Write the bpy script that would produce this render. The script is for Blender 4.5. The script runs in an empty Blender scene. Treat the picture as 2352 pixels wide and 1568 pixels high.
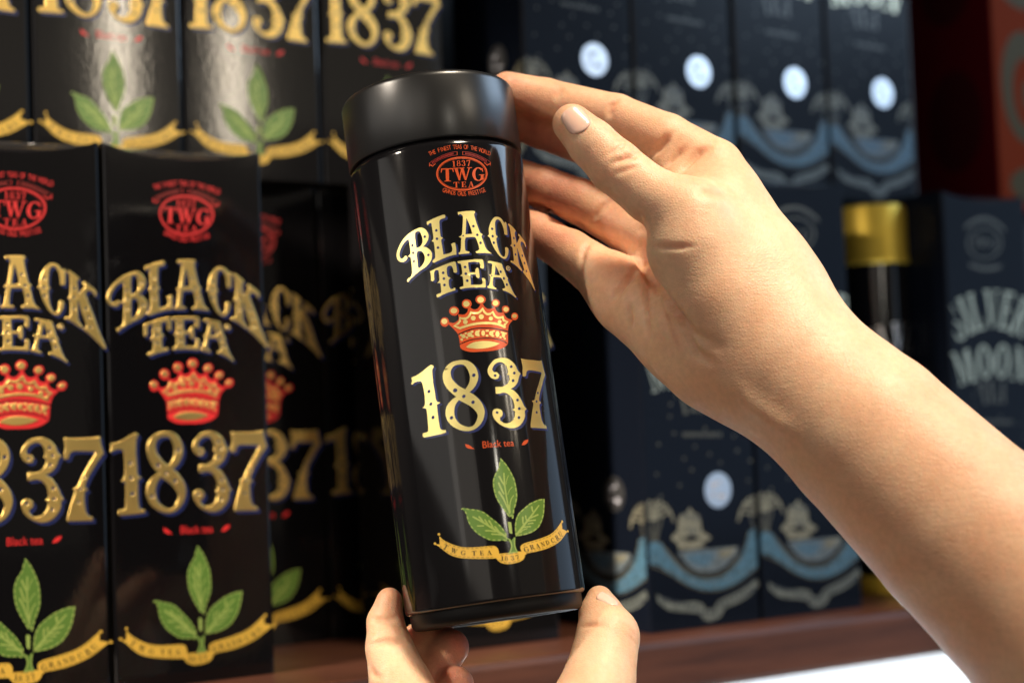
import bpy, bmesh, math, random
import numpy as np
from mathutils import Vector, Matrix
from mathutils.geometry import tessellate_polygon
from mathutils.bvhtree import BVHTree
from mathutils.kdtree import KDTree

random.seed(7)
SC = bpy.context.scene
COL = SC.collection
rad = math.radians

# ------------------------------------------------------------------ camera
PITCH, ROLL, FPX = .054, .0371, 3700. / 2352.
cam_d = bpy.data.cameras.new('camera')
cam = bpy.data.objects.new('camera', cam_d)
COL.objects.link(cam)
cam_d.sensor_fit = 'HORIZONTAL'
cam_d.sensor_width = 36.0
cam_d.lens = 36.0 * FPX
cam_d.clip_start, cam_d.clip_end = .02, 60
f0 = Vector((0, math.cos(PITCH), math.sin(PITCH)))
u0 = Vector((0, -math.sin(PITCH), math.cos(PITCH)))
r0 = Vector((1, 0, 0))
rx = r0 * math.cos(ROLL) + u0 * -math.sin(ROLL)
ux = r0 * math.sin(ROLL) + u0 * math.cos(ROLL)
cam.matrix_world = Matrix((
    (rx.x, ux.x, -f0.x, 0), (rx.y, ux.y, -f0.y, 0), (rx.z, ux.z, -f0.z, 0), (0, 0, 0, 1)))
cam_d.dof.use_dof = True
cam_d.dof.focus_distance = .650
cam_d.dof.aperture_fstop = 5.4
SC.camera = cam

# ------------------------------------------------------------------ world and lamps
world = bpy.data.worlds.new('World')
SC.world = world
world.use_nodes = True
bg = world.node_tree.nodes['Background']
bg.inputs[0].default_value = (.62, .55, .50, 1)
bg.inputs[1].default_value = .08

def area(name, loc, target, sx, sy, watts, color, spread=180):
    d = bpy.data.lights.new(name, 'AREA')
    d.shape = 'RECTANGLE'
    d.size, d.size_y = sx, sy
    d.energy = watts
    d.color = color
    d.spread = rad(spread)
    o = bpy.data.objects.new(name, d)
    COL.objects.link(o)
    o.location = loc
    o.rotation_euler = (Vector(target) - Vector(loc)).to_track_quat('-Z', 'Y').to_euler()
    return o
WARM = (1.0, .80, .60)
def spot(name, loc, target, watts, color, size, blend, radius):
    d = bpy.data.lights.new(name, 'SPOT')
    d.energy = watts; d.color = color; d.spot_size = rad(size); d.spot_blend = blend; d.shadow_soft_size = radius
    o = bpy.data.objects.new(name, d); COL.objects.link(o)
    o.location = loc
    o.rotation_euler = (Vector(target) - Vector(loc)).to_track_quat('-Z', 'Y').to_euler()
    return o
spot('hand_spot', (.62, .10, 1.50), (.11, .655, .05), 240, (1.0, .85, .655), 23, 1.0, .20)
spot('shelf_spot', (-1.05, .0, .78), (-.27, .83, .02), 260, (1.0, .87, .72), 27, .6, .10)
area('left_shop_light', (-1.55, -.15, .38), (-.1, .6, .1), 2.7, .66, 4.3, (1.0, .94, .86))
area('front_shop_light', (-.75, -1.9, .62), (0, .7, .05), 1.5, 1.2, 4.2, (1.0, .90, .78))
area('right_shop_light', (1.85, -.75, .98), (-.1, .9, .2), 1.5, .62, 1.2, (1.0, .88, .70))
area('low_shop_light', (1.85, -.75, .22), (-.1, .9, .0), 1.5, .85, .4, (1.0, .86, .68))
area('small_lamp', (.55, -.49, .245), (0, .65, .0), .035, .13, .65, (1.0, .92, .78))
area('spot_lamp', (1.57, -.60, .77), (-.2, .9, .2), .040, .36, 1.9, (1.0, .86, .66))
area('spot_lamp', (1.95, -.60, .78), (-.15, .92, .2), .040, .30, 1.6, (1.0, .86, .66))
area('window', (1.35, .92, .26), (.1, .85, .10), 1.35, .9, 3.4, (.50, .72, 1.0))
area('sky_window', (1.32, 1.0, .80), (.05, .68, .12), .75, .5, 6.5, (.58, .77, 1.0))
SC.view_settings.view_transform = 'Standard'
SC.view_settings.look = 'None'
SC.view_settings.exposure = 0
SC.cycles.use_denoising = True

# ------------------------------------------------------------------ materials
def mat(name, base, rough=.5, metal=0., spec=.5, coat=0., emit=None, coat_rough=.05):
    m = bpy.data.materials.new(name)
    m.use_nodes = True
    b = m.node_tree.nodes['Principled BSDF']
    b.inputs['Base Color'].default_value = (*base, 1)
    b.inputs['Roughness'].default_value = rough
    b.inputs['Metallic'].default_value = metal
    b.inputs['Specular IOR Level'].default_value = spec
    b.inputs['Coat Weight'].default_value = coat
    b.inputs['Coat Roughness'].default_value = coat_rough
    return m
def nodes(m):
    return m.node_tree.nodes, m.node_tree.links, m.node_tree.nodes['Principled BSDF']
def noise_bump(m, scale, strength, dist=.001, stretch=(1, 1, 1), detail=4, rough_var=None):
    N, L, b = nodes(m)
    tc = N.new('ShaderNodeTexCoord'); mp = N.new('ShaderNodeMapping')
    mp.inputs['Scale'].default_value = stretch
    nz = N.new('ShaderNodeTexNoise'); nz.inputs['Scale'].default_value = scale; nz.inputs['Detail'].default_value = detail
    bp = N.new('ShaderNodeBump'); bp.inputs['Strength'].default_value = strength; bp.inputs['Distance'].default_value = dist
    L.new(tc.outputs['Object'], mp.inputs['Vector']); L.new(mp.outputs[0], nz.inputs['Vector'])
    L.new(nz.outputs['Fac'], bp.inputs['Height']); L.new(bp.outputs[0], b.inputs['Normal'])
    if rough_var:
        n2 = N.new('ShaderNodeTexNoise'); n2.inputs['Scale'].default_value = scale * .08; n2.inputs['Detail'].default_value = 3
        L.new(mp.outputs[0], n2.inputs['Vector'])
        mr = N.new('ShaderNodeMapRange'); mr.inputs[3].default_value, mr.inputs[4].default_value = rough_var
        L.new(n2.outputs['Fac'], mr.inputs[0]); L.new(mr.outputs[0], b.inputs['Roughness'])
    return m
M = {}
M['lacquer'] = noise_bump(mat('black_lacquer', (.0055, .0052, .006), .10, spec=.52), 900, .022, .0006, (1, 1, .04), 3, (.06, .15))
M['satin'] = noise_bump(mat('black_satin_lid', (.009, .009, .0095), .30, spec=.85), 2500, .03, .0004, (1, 1, 1), 2)
M['basecoat'] = mat('black_base_coat', (.004, .0037, .004), .42, spec=.18)
M['paper'] = noise_bump(mat('black_coated_card', (.0032, .0030, .0036), .06, spec=.40), 400, .024, .0010, (1, 1, .55), 3, (.045, .08))
bs_ = M['paper'].node_tree.nodes['Principled BSDF']; bs_.inputs['Sheen Weight'].default_value = .10; bs_.inputs['Sheen Roughness'].default_value = .35; bs_.inputs['Sheen Tint'].default_value = (1, .9, .8, 1)
M['navycard'] = noise_bump(mat('blue_black_coated_card', (.0045, .0065, .012), .24, spec=.10), 900, .04, .0006, (1, 1, 1), 5, (.2, .3))
M['gold'] = noise_bump(mat('gold_foil', (.96, .66, .20), .38, metal=1), 1500, .05, .0003, (1, 1, 1), 3, (.34, .44))
M['goldtin'] = noise_bump(mat('gold_ink', (1.0, .85, .34), .40, metal=1), 1500, .03, .0003, (1, 1, 1), 3, (.36, .46))
M['navy'] = mat('navy_ink', (.022, .030, .115), .25)
M['red'] = mat('red_foil', (.76, .030, .030), .30)
M['redtin'] = mat('orange_red_foil', (.60, .085, .022), .26, metal=.1)
M['reddark'] = mat('dark_red_ink', (.30, .020, .016), .35)
M['leaf'] = mat('leaf_green_ink', (.105, .205, .035), .26)
M['leaflight'] = mat('pale_green_ink', (.30, .40, .095), .26)
M['ribbon'] = mat('ochre_ink', (.70, .43, .06), .28)
M['ink'] = mat('dark_ink', (.018, .013, .009), .28)
M['black'] = mat('black_ink', (.006, .004, .005), .2)
M['silver'] = noise_bump(mat('silver_foil', (.86, .86, .88), .32, metal=1), 700, .3, .0005)
M['foil'] = noise_bump(mat('pale_gold_foil', (.50, .46, .33), .36, metal=1), 700, .15, .0005)
M['grey'] = mat('grey_ink', (.42, .42, .46), .3)
M['blue'] = mat('blue_ink', (.065, .15, .22), .3)
M['bluepale'] = mat('pale_blue_ink', (.075, .15, .22), .3)
M['white'] = mat('pale_grey_ink', (.12, .15, .17), .3)
M['cream'] = mat('cream_ink', (.20, .19, .135), .3)
M['creamdim'] = mat('dim_gold_ink', (.085, .083, .062), .3)
M['greygreen'] = mat('grey_green_ink', (.13, .145, .13), .3)
def mottle(m, scale, lo, hi):
    N, L, b = nodes(m)
    tc = N.new('ShaderNodeTexCoord'); nz = N.new('ShaderNodeTexNoise'); nz.inputs['Scale'].default_value = scale; nz.inputs['Detail'].default_value = 5; nz.inputs['Roughness'].default_value = .75
    mr = N.new('ShaderNodeMapRange'); mr.inputs[1].default_value, mr.inputs[2].default_value = .35, .65; mr.inputs[3].default_value, mr.inputs[4].default_value = lo, hi
    mu = N.new('ShaderNodeMix'); mu.data_type = 'RGBA'; mu.blend_type = 'MULTIPLY'; mu.inputs[0].default_value = 1
    mu.inputs[6].default_value = b.inputs['Base Color'].default_value
    L.new(tc.outputs['Object'], nz.inputs['Vector']); L.new(nz.outputs['Fac'], mr.inputs[0]); L.new(mr.outputs[0], mu.inputs[7]); L.new(mu.outputs[2], b.inputs['Base Color'])
for k_ in ('blue', 'bluepale', 'white', 'cream', 'creamdim', 'greygreen'): mottle(M[k_], 380, .25, 1.6)
M['navyline'] = mat('dark_navy_line', (.02, .025, .035), .3)
M['goldlid'] = noise_bump(mat('gold_lid', (.80, .56, .07), .42, metal=.55), 60, .02, .001, (1, 1, .05))
M['redcard_shade'] = mat('red_card_in_shade', (.085, .002, .006), .5, spec=.08)  # red card darkened: the shade on the box side is in the colour
M['orangecard'] = noise_bump(mat('orange_red_card', (.16, .022, .005), .6, spec=.03), 900, .1, .0006)
M['olive'] = mat('olive_ink', (.06, .045, .018), .5, spec=.1)
M['brownink'] = mat('brown_grey_ink', (.045, .005, .007), .5, spec=.1)
M['whitecounter'] = mat('white_counter', (.82, .84, .86), .35)
M['creampaint'] = mat('cream_paint', (.72, .62, .48), .45)
M['dark'] = mat('dark_cabinet', (.010, .008, .008), .5)
M['nail'] = mat('fingernail', (.86, .56, .45), .24, spec=.5)
M['nail'].node_tree.nodes['Principled BSDF'].inputs['Subsurface Weight'].default_value = .25
M['nail'].node_tree.nodes['Principled BSDF'].inputs['Subsurface Radius'].default_value = (.0035, .0014, .0008)
def wood():
    m = mat('red_brown_wood', (.09, .03, .02), .38, coat=.15)
    N, L, b = nodes(m)
    tc = N.new('ShaderNodeTexCoord'); mp = N.new('ShaderNodeMapping'); mp.inputs['Scale'].default_value = (3, 40, 40)
    nz = N.new('ShaderNodeTexNoise'); nz.inputs['Scale'].default_value = 3; nz.inputs['Detail'].default_value = 8; nz.inputs['Roughness'].default_value = .65
    cr = N.new('ShaderNodeValToRGB')
    cr.color_ramp.elements[0].position = .3; cr.color_ramp.elements[0].color = (.034, .0115, .007, 1)
    cr.color_ramp.elements[1].position = .72; cr.color_ramp.elements[1].color = (.105, .036, .019, 1)
    bp = N.new('ShaderNodeBump'); bp.inputs['Strength'].default_value = .15; bp.inputs['Distance'].default_value = .001
    L.new(tc.outputs['Object'], mp.inputs['Vector']); L.new(mp.outputs[0], nz.inputs['Vector']); L.new(nz.outputs['Fac'], cr.inputs[0])
    L.new(cr.outputs[0], b.inputs['Base Color']); L.new(nz.outputs['Fac'], bp.inputs['Height']); L.new(bp.outputs[0], b.inputs['Normal'])
    return m
M['wood'] = wood()
def skin():
    m = mat('skin', (.7, .45, .33), .46, spec=.42)
    N, L, b = nodes(m)
    at = N.new('ShaderNodeAttribute'); at.attribute_name = 'tone'
    tc = N.new('ShaderNodeTexCoord')
    n1 = N.new('ShaderNodeTexNoise'); n1.inputs['Scale'].default_value = 60; n1.inputs['Detail'].default_value = 4
    n2 = N.new('ShaderNodeTexNoise'); n2.inputs['Scale'].default_value = 420; n2.inputs['Detail'].default_value = 3
    L.new(tc.outputs['Object'], n1.inputs['Vector']); L.new(tc.outputs['Object'], n2.inputs['Vector'])
    ad = N.new('ShaderNodeMath'); ad.operation = 'MULTIPLY_ADD'; ad.inputs[1].default_value = .9; ad.inputs[2].default_value = -.45
    L.new(n1.outputs['Fac'], ad.inputs[0])
    a2 = N.new('ShaderNodeMath'); a2.operation = 'ADD'; a2.use_clamp = True
    L.new(at.outputs['Fac'], a2.inputs[0]); L.new(ad.outputs[0], a2.inputs[1])
    mx = N.new('ShaderNodeValToRGB')
    e = mx.color_ramp.elements
    e[0].position = 0; e[0].color = (.80, .53, .345, 1)
    e[1].position = 1; e[1].color = (.50, .14, .10, 1)
    k = e.new(.45); k.color = (.75, .415, .25, 1)
    L.new(a2.outputs[0], mx.inputs[0])
    sp = N.new('ShaderNodeMapRange'); sp.inputs[1].default_value = .3; sp.inputs[2].default_value = .7; sp.inputs[3].default_value = .93; sp.inputs[4].default_value = 1.05
    L.new(n2.outputs['Fac'], sp.inputs[0])
    mu = N.new('ShaderNodeMix'); mu.data_type = 'RGBA'; mu.blend_type = 'MULTIPLY'; mu.inputs[0].default_value = 1
    L.new(mx.outputs[0], mu.inputs[6]); L.new(sp.outputs[0], mu.inputs[7])
    L.new(mu.outputs[2], b.inputs['Base Color'])
    b.inputs['Subsurface Weight'].default_value = .40
    b.inputs['Subsurface Radius'].default_value = (.0105, .0028, .0014)
    b.inputs['Subsurface Scale'].default_value = 1.0
    vo = N.new('ShaderNodeTexVoronoi'); vo.inputs['Scale'].default_value = 900; vo.feature = 'DISTANCE_TO_EDGE'
    L.new(tc.outputs['Object'], vo.inputs['Vector'])
    mp = N.new('ShaderNodeMapping'); mp.inputs['Scale'].default_value = (.35, .7, 1.6); mp.inputs['Rotation'].default_value = (0, rad(4), 0)
    n3 = N.new('ShaderNodeTexNoise'); n3.inputs['Scale'].default_value = 450; n3.inputs['Detail'].default_value = 3
    L.new(tc.outputs['Object'], mp.inputs['Vector']); L.new(mp.outputs[0], n3.inputs['Vector'])
    s = N.new('ShaderNodeMath'); s.operation = 'MULTIPLY_ADD'; s.inputs[1].default_value = .6
    L.new(n3.outputs['Fac'], s.inputs[0]); L.new(vo.outputs['Distance'], s.inputs[2])
    bp = N.new('ShaderNodeBump'); bp.inputs['Strength'].default_value = .30; bp.inputs['Distance'].default_value = .0007
    L.new(s.outputs[0], bp.inputs['Height']); L.new(bp.outputs[0], b.inputs['Normal'])
    return m
M['skin'] = skin()

# ------------------------------------------------------------------ helpers
def link(name, me, m=None, parent=None):
    o = bpy.data.objects.new(name, me)
    COL.objects.link(o)
    if m is not None and not me.materials:
        me.materials.append(m)
    if parent is not None:
        o.parent = parent
    return o
def thing(name, label, cat, mw=None, group=None):
    o = bpy.data.objects.new(name, None)
    o.empty_display_size = .02
    COL.objects.link(o)
    if mw is not None:
        o.matrix_world = mw
    o['label'] = label; o['category'] = cat
    if group: o['group'] = group
    return o
def dup(root, mw, label, group):
    c = root.copy(); COL.objects.link(c); c.matrix_world = mw
    c['label'] = label
    if group: c['group'] = group
    for ch in list(root.children):
        k = ch.copy(); COL.objects.link(k); k.parent = c
        k.matrix_parent_inverse = ch.matrix_parent_inverse.copy()
        for g in list(ch.children):
            d = g.copy(); COL.objects.link(d); d.parent = k
            d.matrix_parent_inverse = g.matrix_parent_inverse.copy()
    return c
def mesh_from_bm(name, bm, mats, smooth=False):
    me = bpy.data.meshes.new(name)
    bm.to_mesh(me); bm.free()
    for m in mats: me.materials.append(m)
    if smooth:
        for p in me.polygons: p.use_smooth = True
    return me
def smooth_poly(pts, corner=48, sub=3):
    """Catmull-Rom through the points, sharp where the outline turns hard."""
    n = len(pts)
    if n < 5: return [tuple(p) for p in pts]
    P = [np.array(p) for p in pts]
    sharp = []
    for i in range(n):
        a = P[i] - P[i - 1]; b = P[(i + 1) % n] - P[i]
        la, lb = np.linalg.norm(a), np.linalg.norm(b)
        if la < 1e-9 or lb < 1e-9: sharp.append(True); continue
        c = max(-1, min(1, a @ b / la / lb))
        sharp.append(math.degrees(math.acos(c)) > corner)
    out = []
    for i in range(n):
        p0, p1, p2, p3 = P[i - 1], P[i], P[(i + 1) % n], P[(i + 2) % n]
        m1 = (p2 - p1) if sharp[i] else (p2 - p0) * .5
        m2 = (p2 - p1) if sharp[(i + 1) % n] else (p3 - p1) * .5
        L = np.linalg.norm(p2 - p1)
        for v in (m1, m2):
            l = np.linalg.norm(v)
            if l > L * 1.2: v *= L * 1.2 / l
        out.append(tuple(p1))
        if sharp[i] and sharp[(i + 1) % n]: continue
        for s in range(1, sub):
            t = s / sub
            h00 = 2 * t ** 3 - 3 * t ** 2 + 1; h10 = t ** 3 - 2 * t ** 2 + t
            h01 = -2 * t ** 3 + 3 * t ** 2; h11 = t ** 3 - t ** 2
            out.append(tuple(h00 * p1 + h10 * m1 + h01 * p2 + h11 * m2))
    return out

# ------------------------------------------------------------------ printed artwork (millimetres on the label)
ART, TEXTS = [{"word":[["gold",0,[[-15.82,136.52],[-16.51,135.87],[-17.85,135.52],[-19.41,136.01],[-20.41,137.14],[-20.67,138.58],[-20.3,140.02],[-18.9,142.17],[-16.96,144.22],[-14.51,145.91],[-12.07,146.88],[-10.18,147.44],[-8.7,147.62],[-7.37,147.14],[-6.34,146.05],[-5.78,144.59],[-5.72,143.38],[-6.24,141.92],[-7.52,140.47],[-8.62,139.69],[-7.3,139.25],[-6.0,138.03],[-5.33,136.58],[-5.55,134.63],[-6.19,133.43],[-7.32,132.23],[-8.98,131.15],[-10.88,130.45],[-13.06,129.39],[-14.69,128.45],[-16.05,127.63],[-16.74,126.99],[-17.18,127.16],[-17.2,127.88],[-16.55,128.47],[-15.61,128.7],[-14.92,129.41],[-14.52,130.61],[-14.26,134.46],[-14.23,136.58],[-14.82,136.92],[-15.39,137.24],[-14.44,137.78],[-14.06,138.79],[-14.02,141.69],[-14.14,143.98],[-15.13,143.81],[-17.04,142.41],[-18.71,140.25],[-19.25,138.57],[-18.96,137.37],[-18.32,136.89],[-17.52,137.08],[-16.84,137.6],[-16.17,137.65],[-15.72,137.12]],[[-10.22,146.4],[-11.04,145.99],[-11.33,144.1],[-11.38,141.68],[-11.35,139.8],[-9.95,139.99],[-8.84,140.95],[-8.4,142.41],[-8.44,144.1],[-8.78,145.56],[-9.29,146.24]],[[-11.22,138.3],[-9.75,138.29],[-8.86,137.32],[-8.38,135.87],[-8.57,134.42],[-9.16,133.21],[-10.28,132.01],[-11.32,131.44],[-11.67,132.03],[-11.63,134.92],[-11.54,137.09]],[[-12.41,141.2],[-12.58,140.81],[-12.94,140.65],[-13.29,140.81],[-13.42,141.2],[-13.26,141.6],[-12.9,141.76],[-12.54,141.6]],[[-12.46,138.11],[-12.62,137.72],[-12.99,137.56],[-13.34,137.72],[-13.47,138.12],[-13.31,138.51],[-12.94,138.67],[-12.59,138.51]],[[-12.6,134.69],[-12.77,134.3],[-13.13,134.14],[-13.48,134.3],[-13.61,134.7],[-13.45,135.09],[-13.08,135.25],[-12.73,135.08]],[[-6.79,143.62],[-6.96,143.22],[-7.33,143.06],[-7.68,143.22],[-7.81,143.62],[-7.65,144.01],[-7.28,144.18],[-6.92,144.01]],[[-6.33,136.02],[-6.49,135.63],[-6.86,135.47],[-7.22,135.63],[-7.35,136.03],[-7.18,136.42],[-6.82,136.58],[-6.46,136.42]]],
["gold",0,[[-5.66,149.46],[-4.15,149.95],[-1.4,150.7],[1.07,151.25],[1.75,151.21],[2.0,150.48],[1.56,149.86],[0.18,149.61],[-0.52,149.12],[-0.76,148.02],[-0.98,142.77],[-0.14,141.91],[-0.94,141.18],[-0.94,139.23],[-0.84,135.14],[1.21,135.32],[2.46,135.8],[2.98,137.02],[2.73,138.97],[3.85,139.46],[4.39,139.21],[4.42,136.76],[4.24,134.44],[2.26,134.33],[-0.49,133.74],[-2.97,133.03],[-5.02,132.45],[-5.54,132.94],[-5.24,133.61],[-4.55,134.02],[-4.19,134.87],[-3.92,139.24],[-4.0,140.75],[-4.83,141.38],[-4.08,141.97],[-3.84,143.13],[-3.89,146.54],[-3.94,148.61],[-4.75,148.61],[-5.45,148.0],[-5.75,148.48]],[[-1.85,145.33],[-2.02,144.93],[-2.39,144.77],[-2.75,144.93],[-2.88,145.33],[-2.71,145.72],[-2.34,145.89],[-1.98,145.72]],[[-2.02,141.92],[-2.19,141.52],[-2.56,141.36],[-2.92,141.52],[-3.05,141.92],[-2.88,142.31],[-2.51,142.48],[-2.16,142.31]],[[-2.09,138.26],[-2.26,137.87],[-2.63,137.7],[-2.99,137.87],[-3.13,138.27],[-2.96,138.66],[-2.59,138.82],[-2.23,138.66]]],
["gold",0,[[7.0,151.69],[10.19,151.86],[13.52,151.79],[14.21,151.55],[14.04,150.8],[13.61,150.5],[13.91,147.83],[14.72,144.12],[15.13,142.69],[16.11,142.02],[15.43,141.15],[15.9,139.17],[16.49,136.7],[17.27,135.33],[18.36,134.45],[18.95,133.9],[15.55,134.35],[12.34,134.38],[12.09,135.04],[13.08,135.36],[13.8,135.97],[13.61,137.95],[13.02,140.42],[12.35,141.04],[8.88,141.04],[8.42,139.94],[8.02,137.23],[8.04,135.71],[8.63,135.39],[9.59,135.14],[9.43,134.52],[5.28,134.43],[5.11,135.0],[5.88,135.53],[6.36,137.0],[6.91,140.19],[7.06,141.0],[6.14,141.54],[7.36,142.2],[7.91,144.12],[8.62,147.81],[8.85,149.78],[8.46,150.4],[7.93,150.88],[7.08,150.51]],[[10.2,149.05],[9.65,145.84],[8.94,142.35],[11.77,142.34],[11.41,144.86],[10.69,147.57]],[[13.16,145.48],[12.99,145.08],[12.61,144.91],[12.24,145.08],[12.1,145.48],[12.28,145.88],[12.66,146.05],[13.02,145.88]],[[14.31,141.85],[14.14,141.45],[13.76,141.28],[13.39,141.45],[13.25,141.85],[13.43,142.25],[13.81,142.42],[14.18,142.25]],[[15.2,138.48],[15.02,138.08],[14.64,137.92],[14.27,138.08],[14.14,138.49],[14.31,138.89],[14.69,139.05],[15.06,138.89]],[[8.28,141.85],[8.17,141.63],[7.94,141.54],[7.7,141.63],[7.62,141.86],[7.72,142.08],[7.96,142.17],[8.19,142.08]]],
["gold",0,[[23.55,149.37],[24.97,149.25],[26.22,148.51],[26.89,147.51],[27.44,147.01],[27.74,147.51],[28.36,147.26],[28.41,146.39],[28.14,142.38],[27.77,141.88],[26.5,142.13],[26.45,144.13],[26.1,145.88],[25.45,147.38],[24.63,148.12],[23.79,148.25],[22.91,147.62],[22.41,146.12],[22.09,142.01],[22.83,141.02],[22.06,140.2],[22.04,137.91],[22.36,135.67],[23.12,133.67],[24.07,132.72],[24.94,132.91],[25.57,134.4],[25.76,136.64],[26.68,136.89],[27.46,136.38],[27.31,134.89],[26.51,133.15],[25.32,132.03],[23.9,132.05],[22.25,133.18],[20.93,135.18],[19.9,137.42],[19.17,139.91],[19.03,140.6],[18.1,141.27],[18.92,141.97],[19.05,143.63],[19.7,145.62],[20.92,147.61],[22.4,148.99]],[[21.25,144.25],[21.08,143.85],[20.69,143.68],[20.32,143.85],[20.18,144.25],[20.35,144.66],[20.74,144.82],[21.11,144.66]],[[21.03,141.19],[20.85,140.79],[20.47,140.62],[20.1,140.79],[19.96,141.2],[20.13,141.6],[20.52,141.77],[20.89,141.6]],[[21.1,138.46],[20.93,138.06],[20.54,137.89],[20.17,138.06],[20.03,138.46],[20.21,138.87],[20.59,139.03],[20.96,138.86]]],
["gold",0,[[29.22,146.59],[29.73,146.97],[31.41,146.02],[33.22,144.64],[33.48,144.21],[32.88,143.63],[32.64,142.88],[32.74,140.62],[32.94,138.81],[34.02,140.12],[35.23,141.37],[35.55,142.07],[34.84,142.33],[34.72,142.88],[35.32,143.26],[37.01,142.12],[38.97,140.61],[39.65,139.47],[39.29,138.08],[38.87,138.34],[38.48,139.35],[37.2,140.11],[36.18,139.98],[35.56,139.1],[35.72,138.1],[36.95,134.82],[38.25,131.53],[39.78,126.98],[41.36,123.17],[42.37,121.14],[42.18,120.26],[41.51,120.4],[39.29,122.7],[36.5,125.27],[34.6,126.75],[34.44,127.5],[35.31,127.67],[35.49,128.29],[34.99,130.06],[33.96,132.83],[32.98,136.6],[32.6,136.91],[32.46,132.84],[32.55,130.34],[33.21,129.08],[33.89,128.19],[33.85,127.31],[33.14,127.57],[30.91,129.1],[28.67,130.38],[27.82,130.51],[27.62,131.14],[28.43,131.38],[29.13,131.07],[29.68,131.74],[29.85,134.12],[29.94,136.62],[29.56,137.25],[28.78,137.63],[29.55,138.2],[29.94,139.12],[30.08,142.13],[29.97,144.89],[29.67,145.76]],[[32.07,141.0],[31.91,140.63],[31.58,140.47],[31.26,140.63],[31.14,141.0],[31.3,141.37],[31.63,141.53],[31.95,141.37]],[[31.78,137.86],[31.62,137.49],[31.29,137.34],[30.97,137.5],[30.85,137.87],[31.01,138.24],[31.34,138.39],[31.66,138.24]],[[31.6,134.1],[31.45,133.73],[31.12,133.58],[30.8,133.74],[30.68,134.11],[30.83,134.48],[31.16,134.63],[31.48,134.48]],[[36.08,134.07],[35.92,133.7],[35.59,133.55],[35.27,133.7],[35.15,134.08],[35.3,134.45],[35.64,134.6],[35.96,134.44]],[[36.95,131.04],[36.8,130.67],[36.46,130.52],[36.14,130.68],[36.02,131.05],[36.17,131.42],[36.51,131.58],[36.83,131.42]],[[37.52,127.77],[37.37,127.39],[37.03,127.24],[36.71,127.4],[36.59,127.78],[36.75,128.15],[37.08,128.3],[37.4,128.14]]],
["gold",0,[[-7.04,129.32],[-4.72,130.02],[-1.7,130.83],[1.32,131.53],[2.97,131.76],[3.51,131.46],[3.61,129.43],[3.61,127.48],[3.18,127.12],[2.24,127.37],[2.16,128.72],[1.8,129.94],[1.13,130.31],[0.22,130.08],[-0.28,129.23],[-0.4,126.44],[0.73,125.32],[-0.15,124.65],[-0.3,122.42],[0.18,120.9],[1.14,120.93],[1.56,121.29],[2.02,121.04],[1.93,120.18],[-0.55,119.75],[-3.29,119.08],[-5.21,118.39],[-5.68,118.64],[-5.76,119.49],[-4.88,119.84],[-4.07,119.87],[-3.63,120.54],[-3.51,123.45],[-3.62,124.01],[-4.83,124.15],[-3.85,124.98],[-3.66,126.36],[-3.62,128.55],[-3.8,129.28],[-4.74,129.41],[-5.45,128.57],[-5.66,126.88],[-5.77,125.67],[-6.54,125.07],[-7.06,125.69],[-6.92,127.62]],[[-1.4,127.84],[-1.57,127.44],[-1.94,127.28],[-2.29,127.45],[-2.43,127.85],[-2.26,128.24],[-1.89,128.4],[-1.53,128.23]],[[-1.42,125.48],[-1.58,125.08],[-1.96,124.93],[-2.31,125.1],[-2.45,125.49],[-2.28,125.89],[-1.91,126.04],[-1.55,125.88]],[[-1.53,122.88],[-1.69,122.49],[-2.07,122.33],[-2.42,122.5],[-2.56,122.9],[-2.39,123.29],[-2.02,123.45],[-1.66,123.28]]],
["gold",0,[[4.19,131.5],[4.89,131.74],[9.03,131.82],[11.81,131.92],[14.45,131.64],[14.77,130.78],[14.66,128.31],[14.14,127.82],[13.04,128.33],[13.25,129.81],[12.87,130.67],[10.93,130.94],[8.44,130.85],[8.36,129.13],[8.53,126.79],[10.74,126.64],[11.08,127.87],[11.8,128.47],[12.34,128.09],[12.32,124.65],[11.74,124.04],[10.94,124.67],[10.84,125.66],[10.16,125.91],[8.5,125.94],[8.53,123.48],[8.31,121.72],[11.63,121.46],[12.88,121.56],[13.2,122.42],[13.08,124.02],[13.97,124.08],[14.5,123.38],[14.31,120.43],[13.8,120.19],[9.92,120.51],[6.06,120.59],[3.99,120.34],[3.66,121.0],[4.44,121.35],[5.27,121.46],[5.46,122.56],[5.56,124.95],[5.44,125.44],[4.58,125.75],[5.49,126.52],[5.58,128.67],[5.51,130.14],[5.26,130.76],[4.44,130.89]],[[7.5,129.07],[7.33,128.67],[6.95,128.51],[6.59,128.68],[6.45,129.08],[6.62,129.47],[7.0,129.64],[7.37,129.47]],[[7.44,126.37],[7.27,125.97],[6.89,125.81],[6.53,125.98],[6.39,126.38],[6.56,126.78],[6.94,126.94],[7.3,126.77]],[[7.62,123.5],[7.45,123.1],[7.07,122.95],[6.71,123.12],[6.57,123.52],[6.74,123.91],[7.12,124.07],[7.48,123.9]]],
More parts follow.
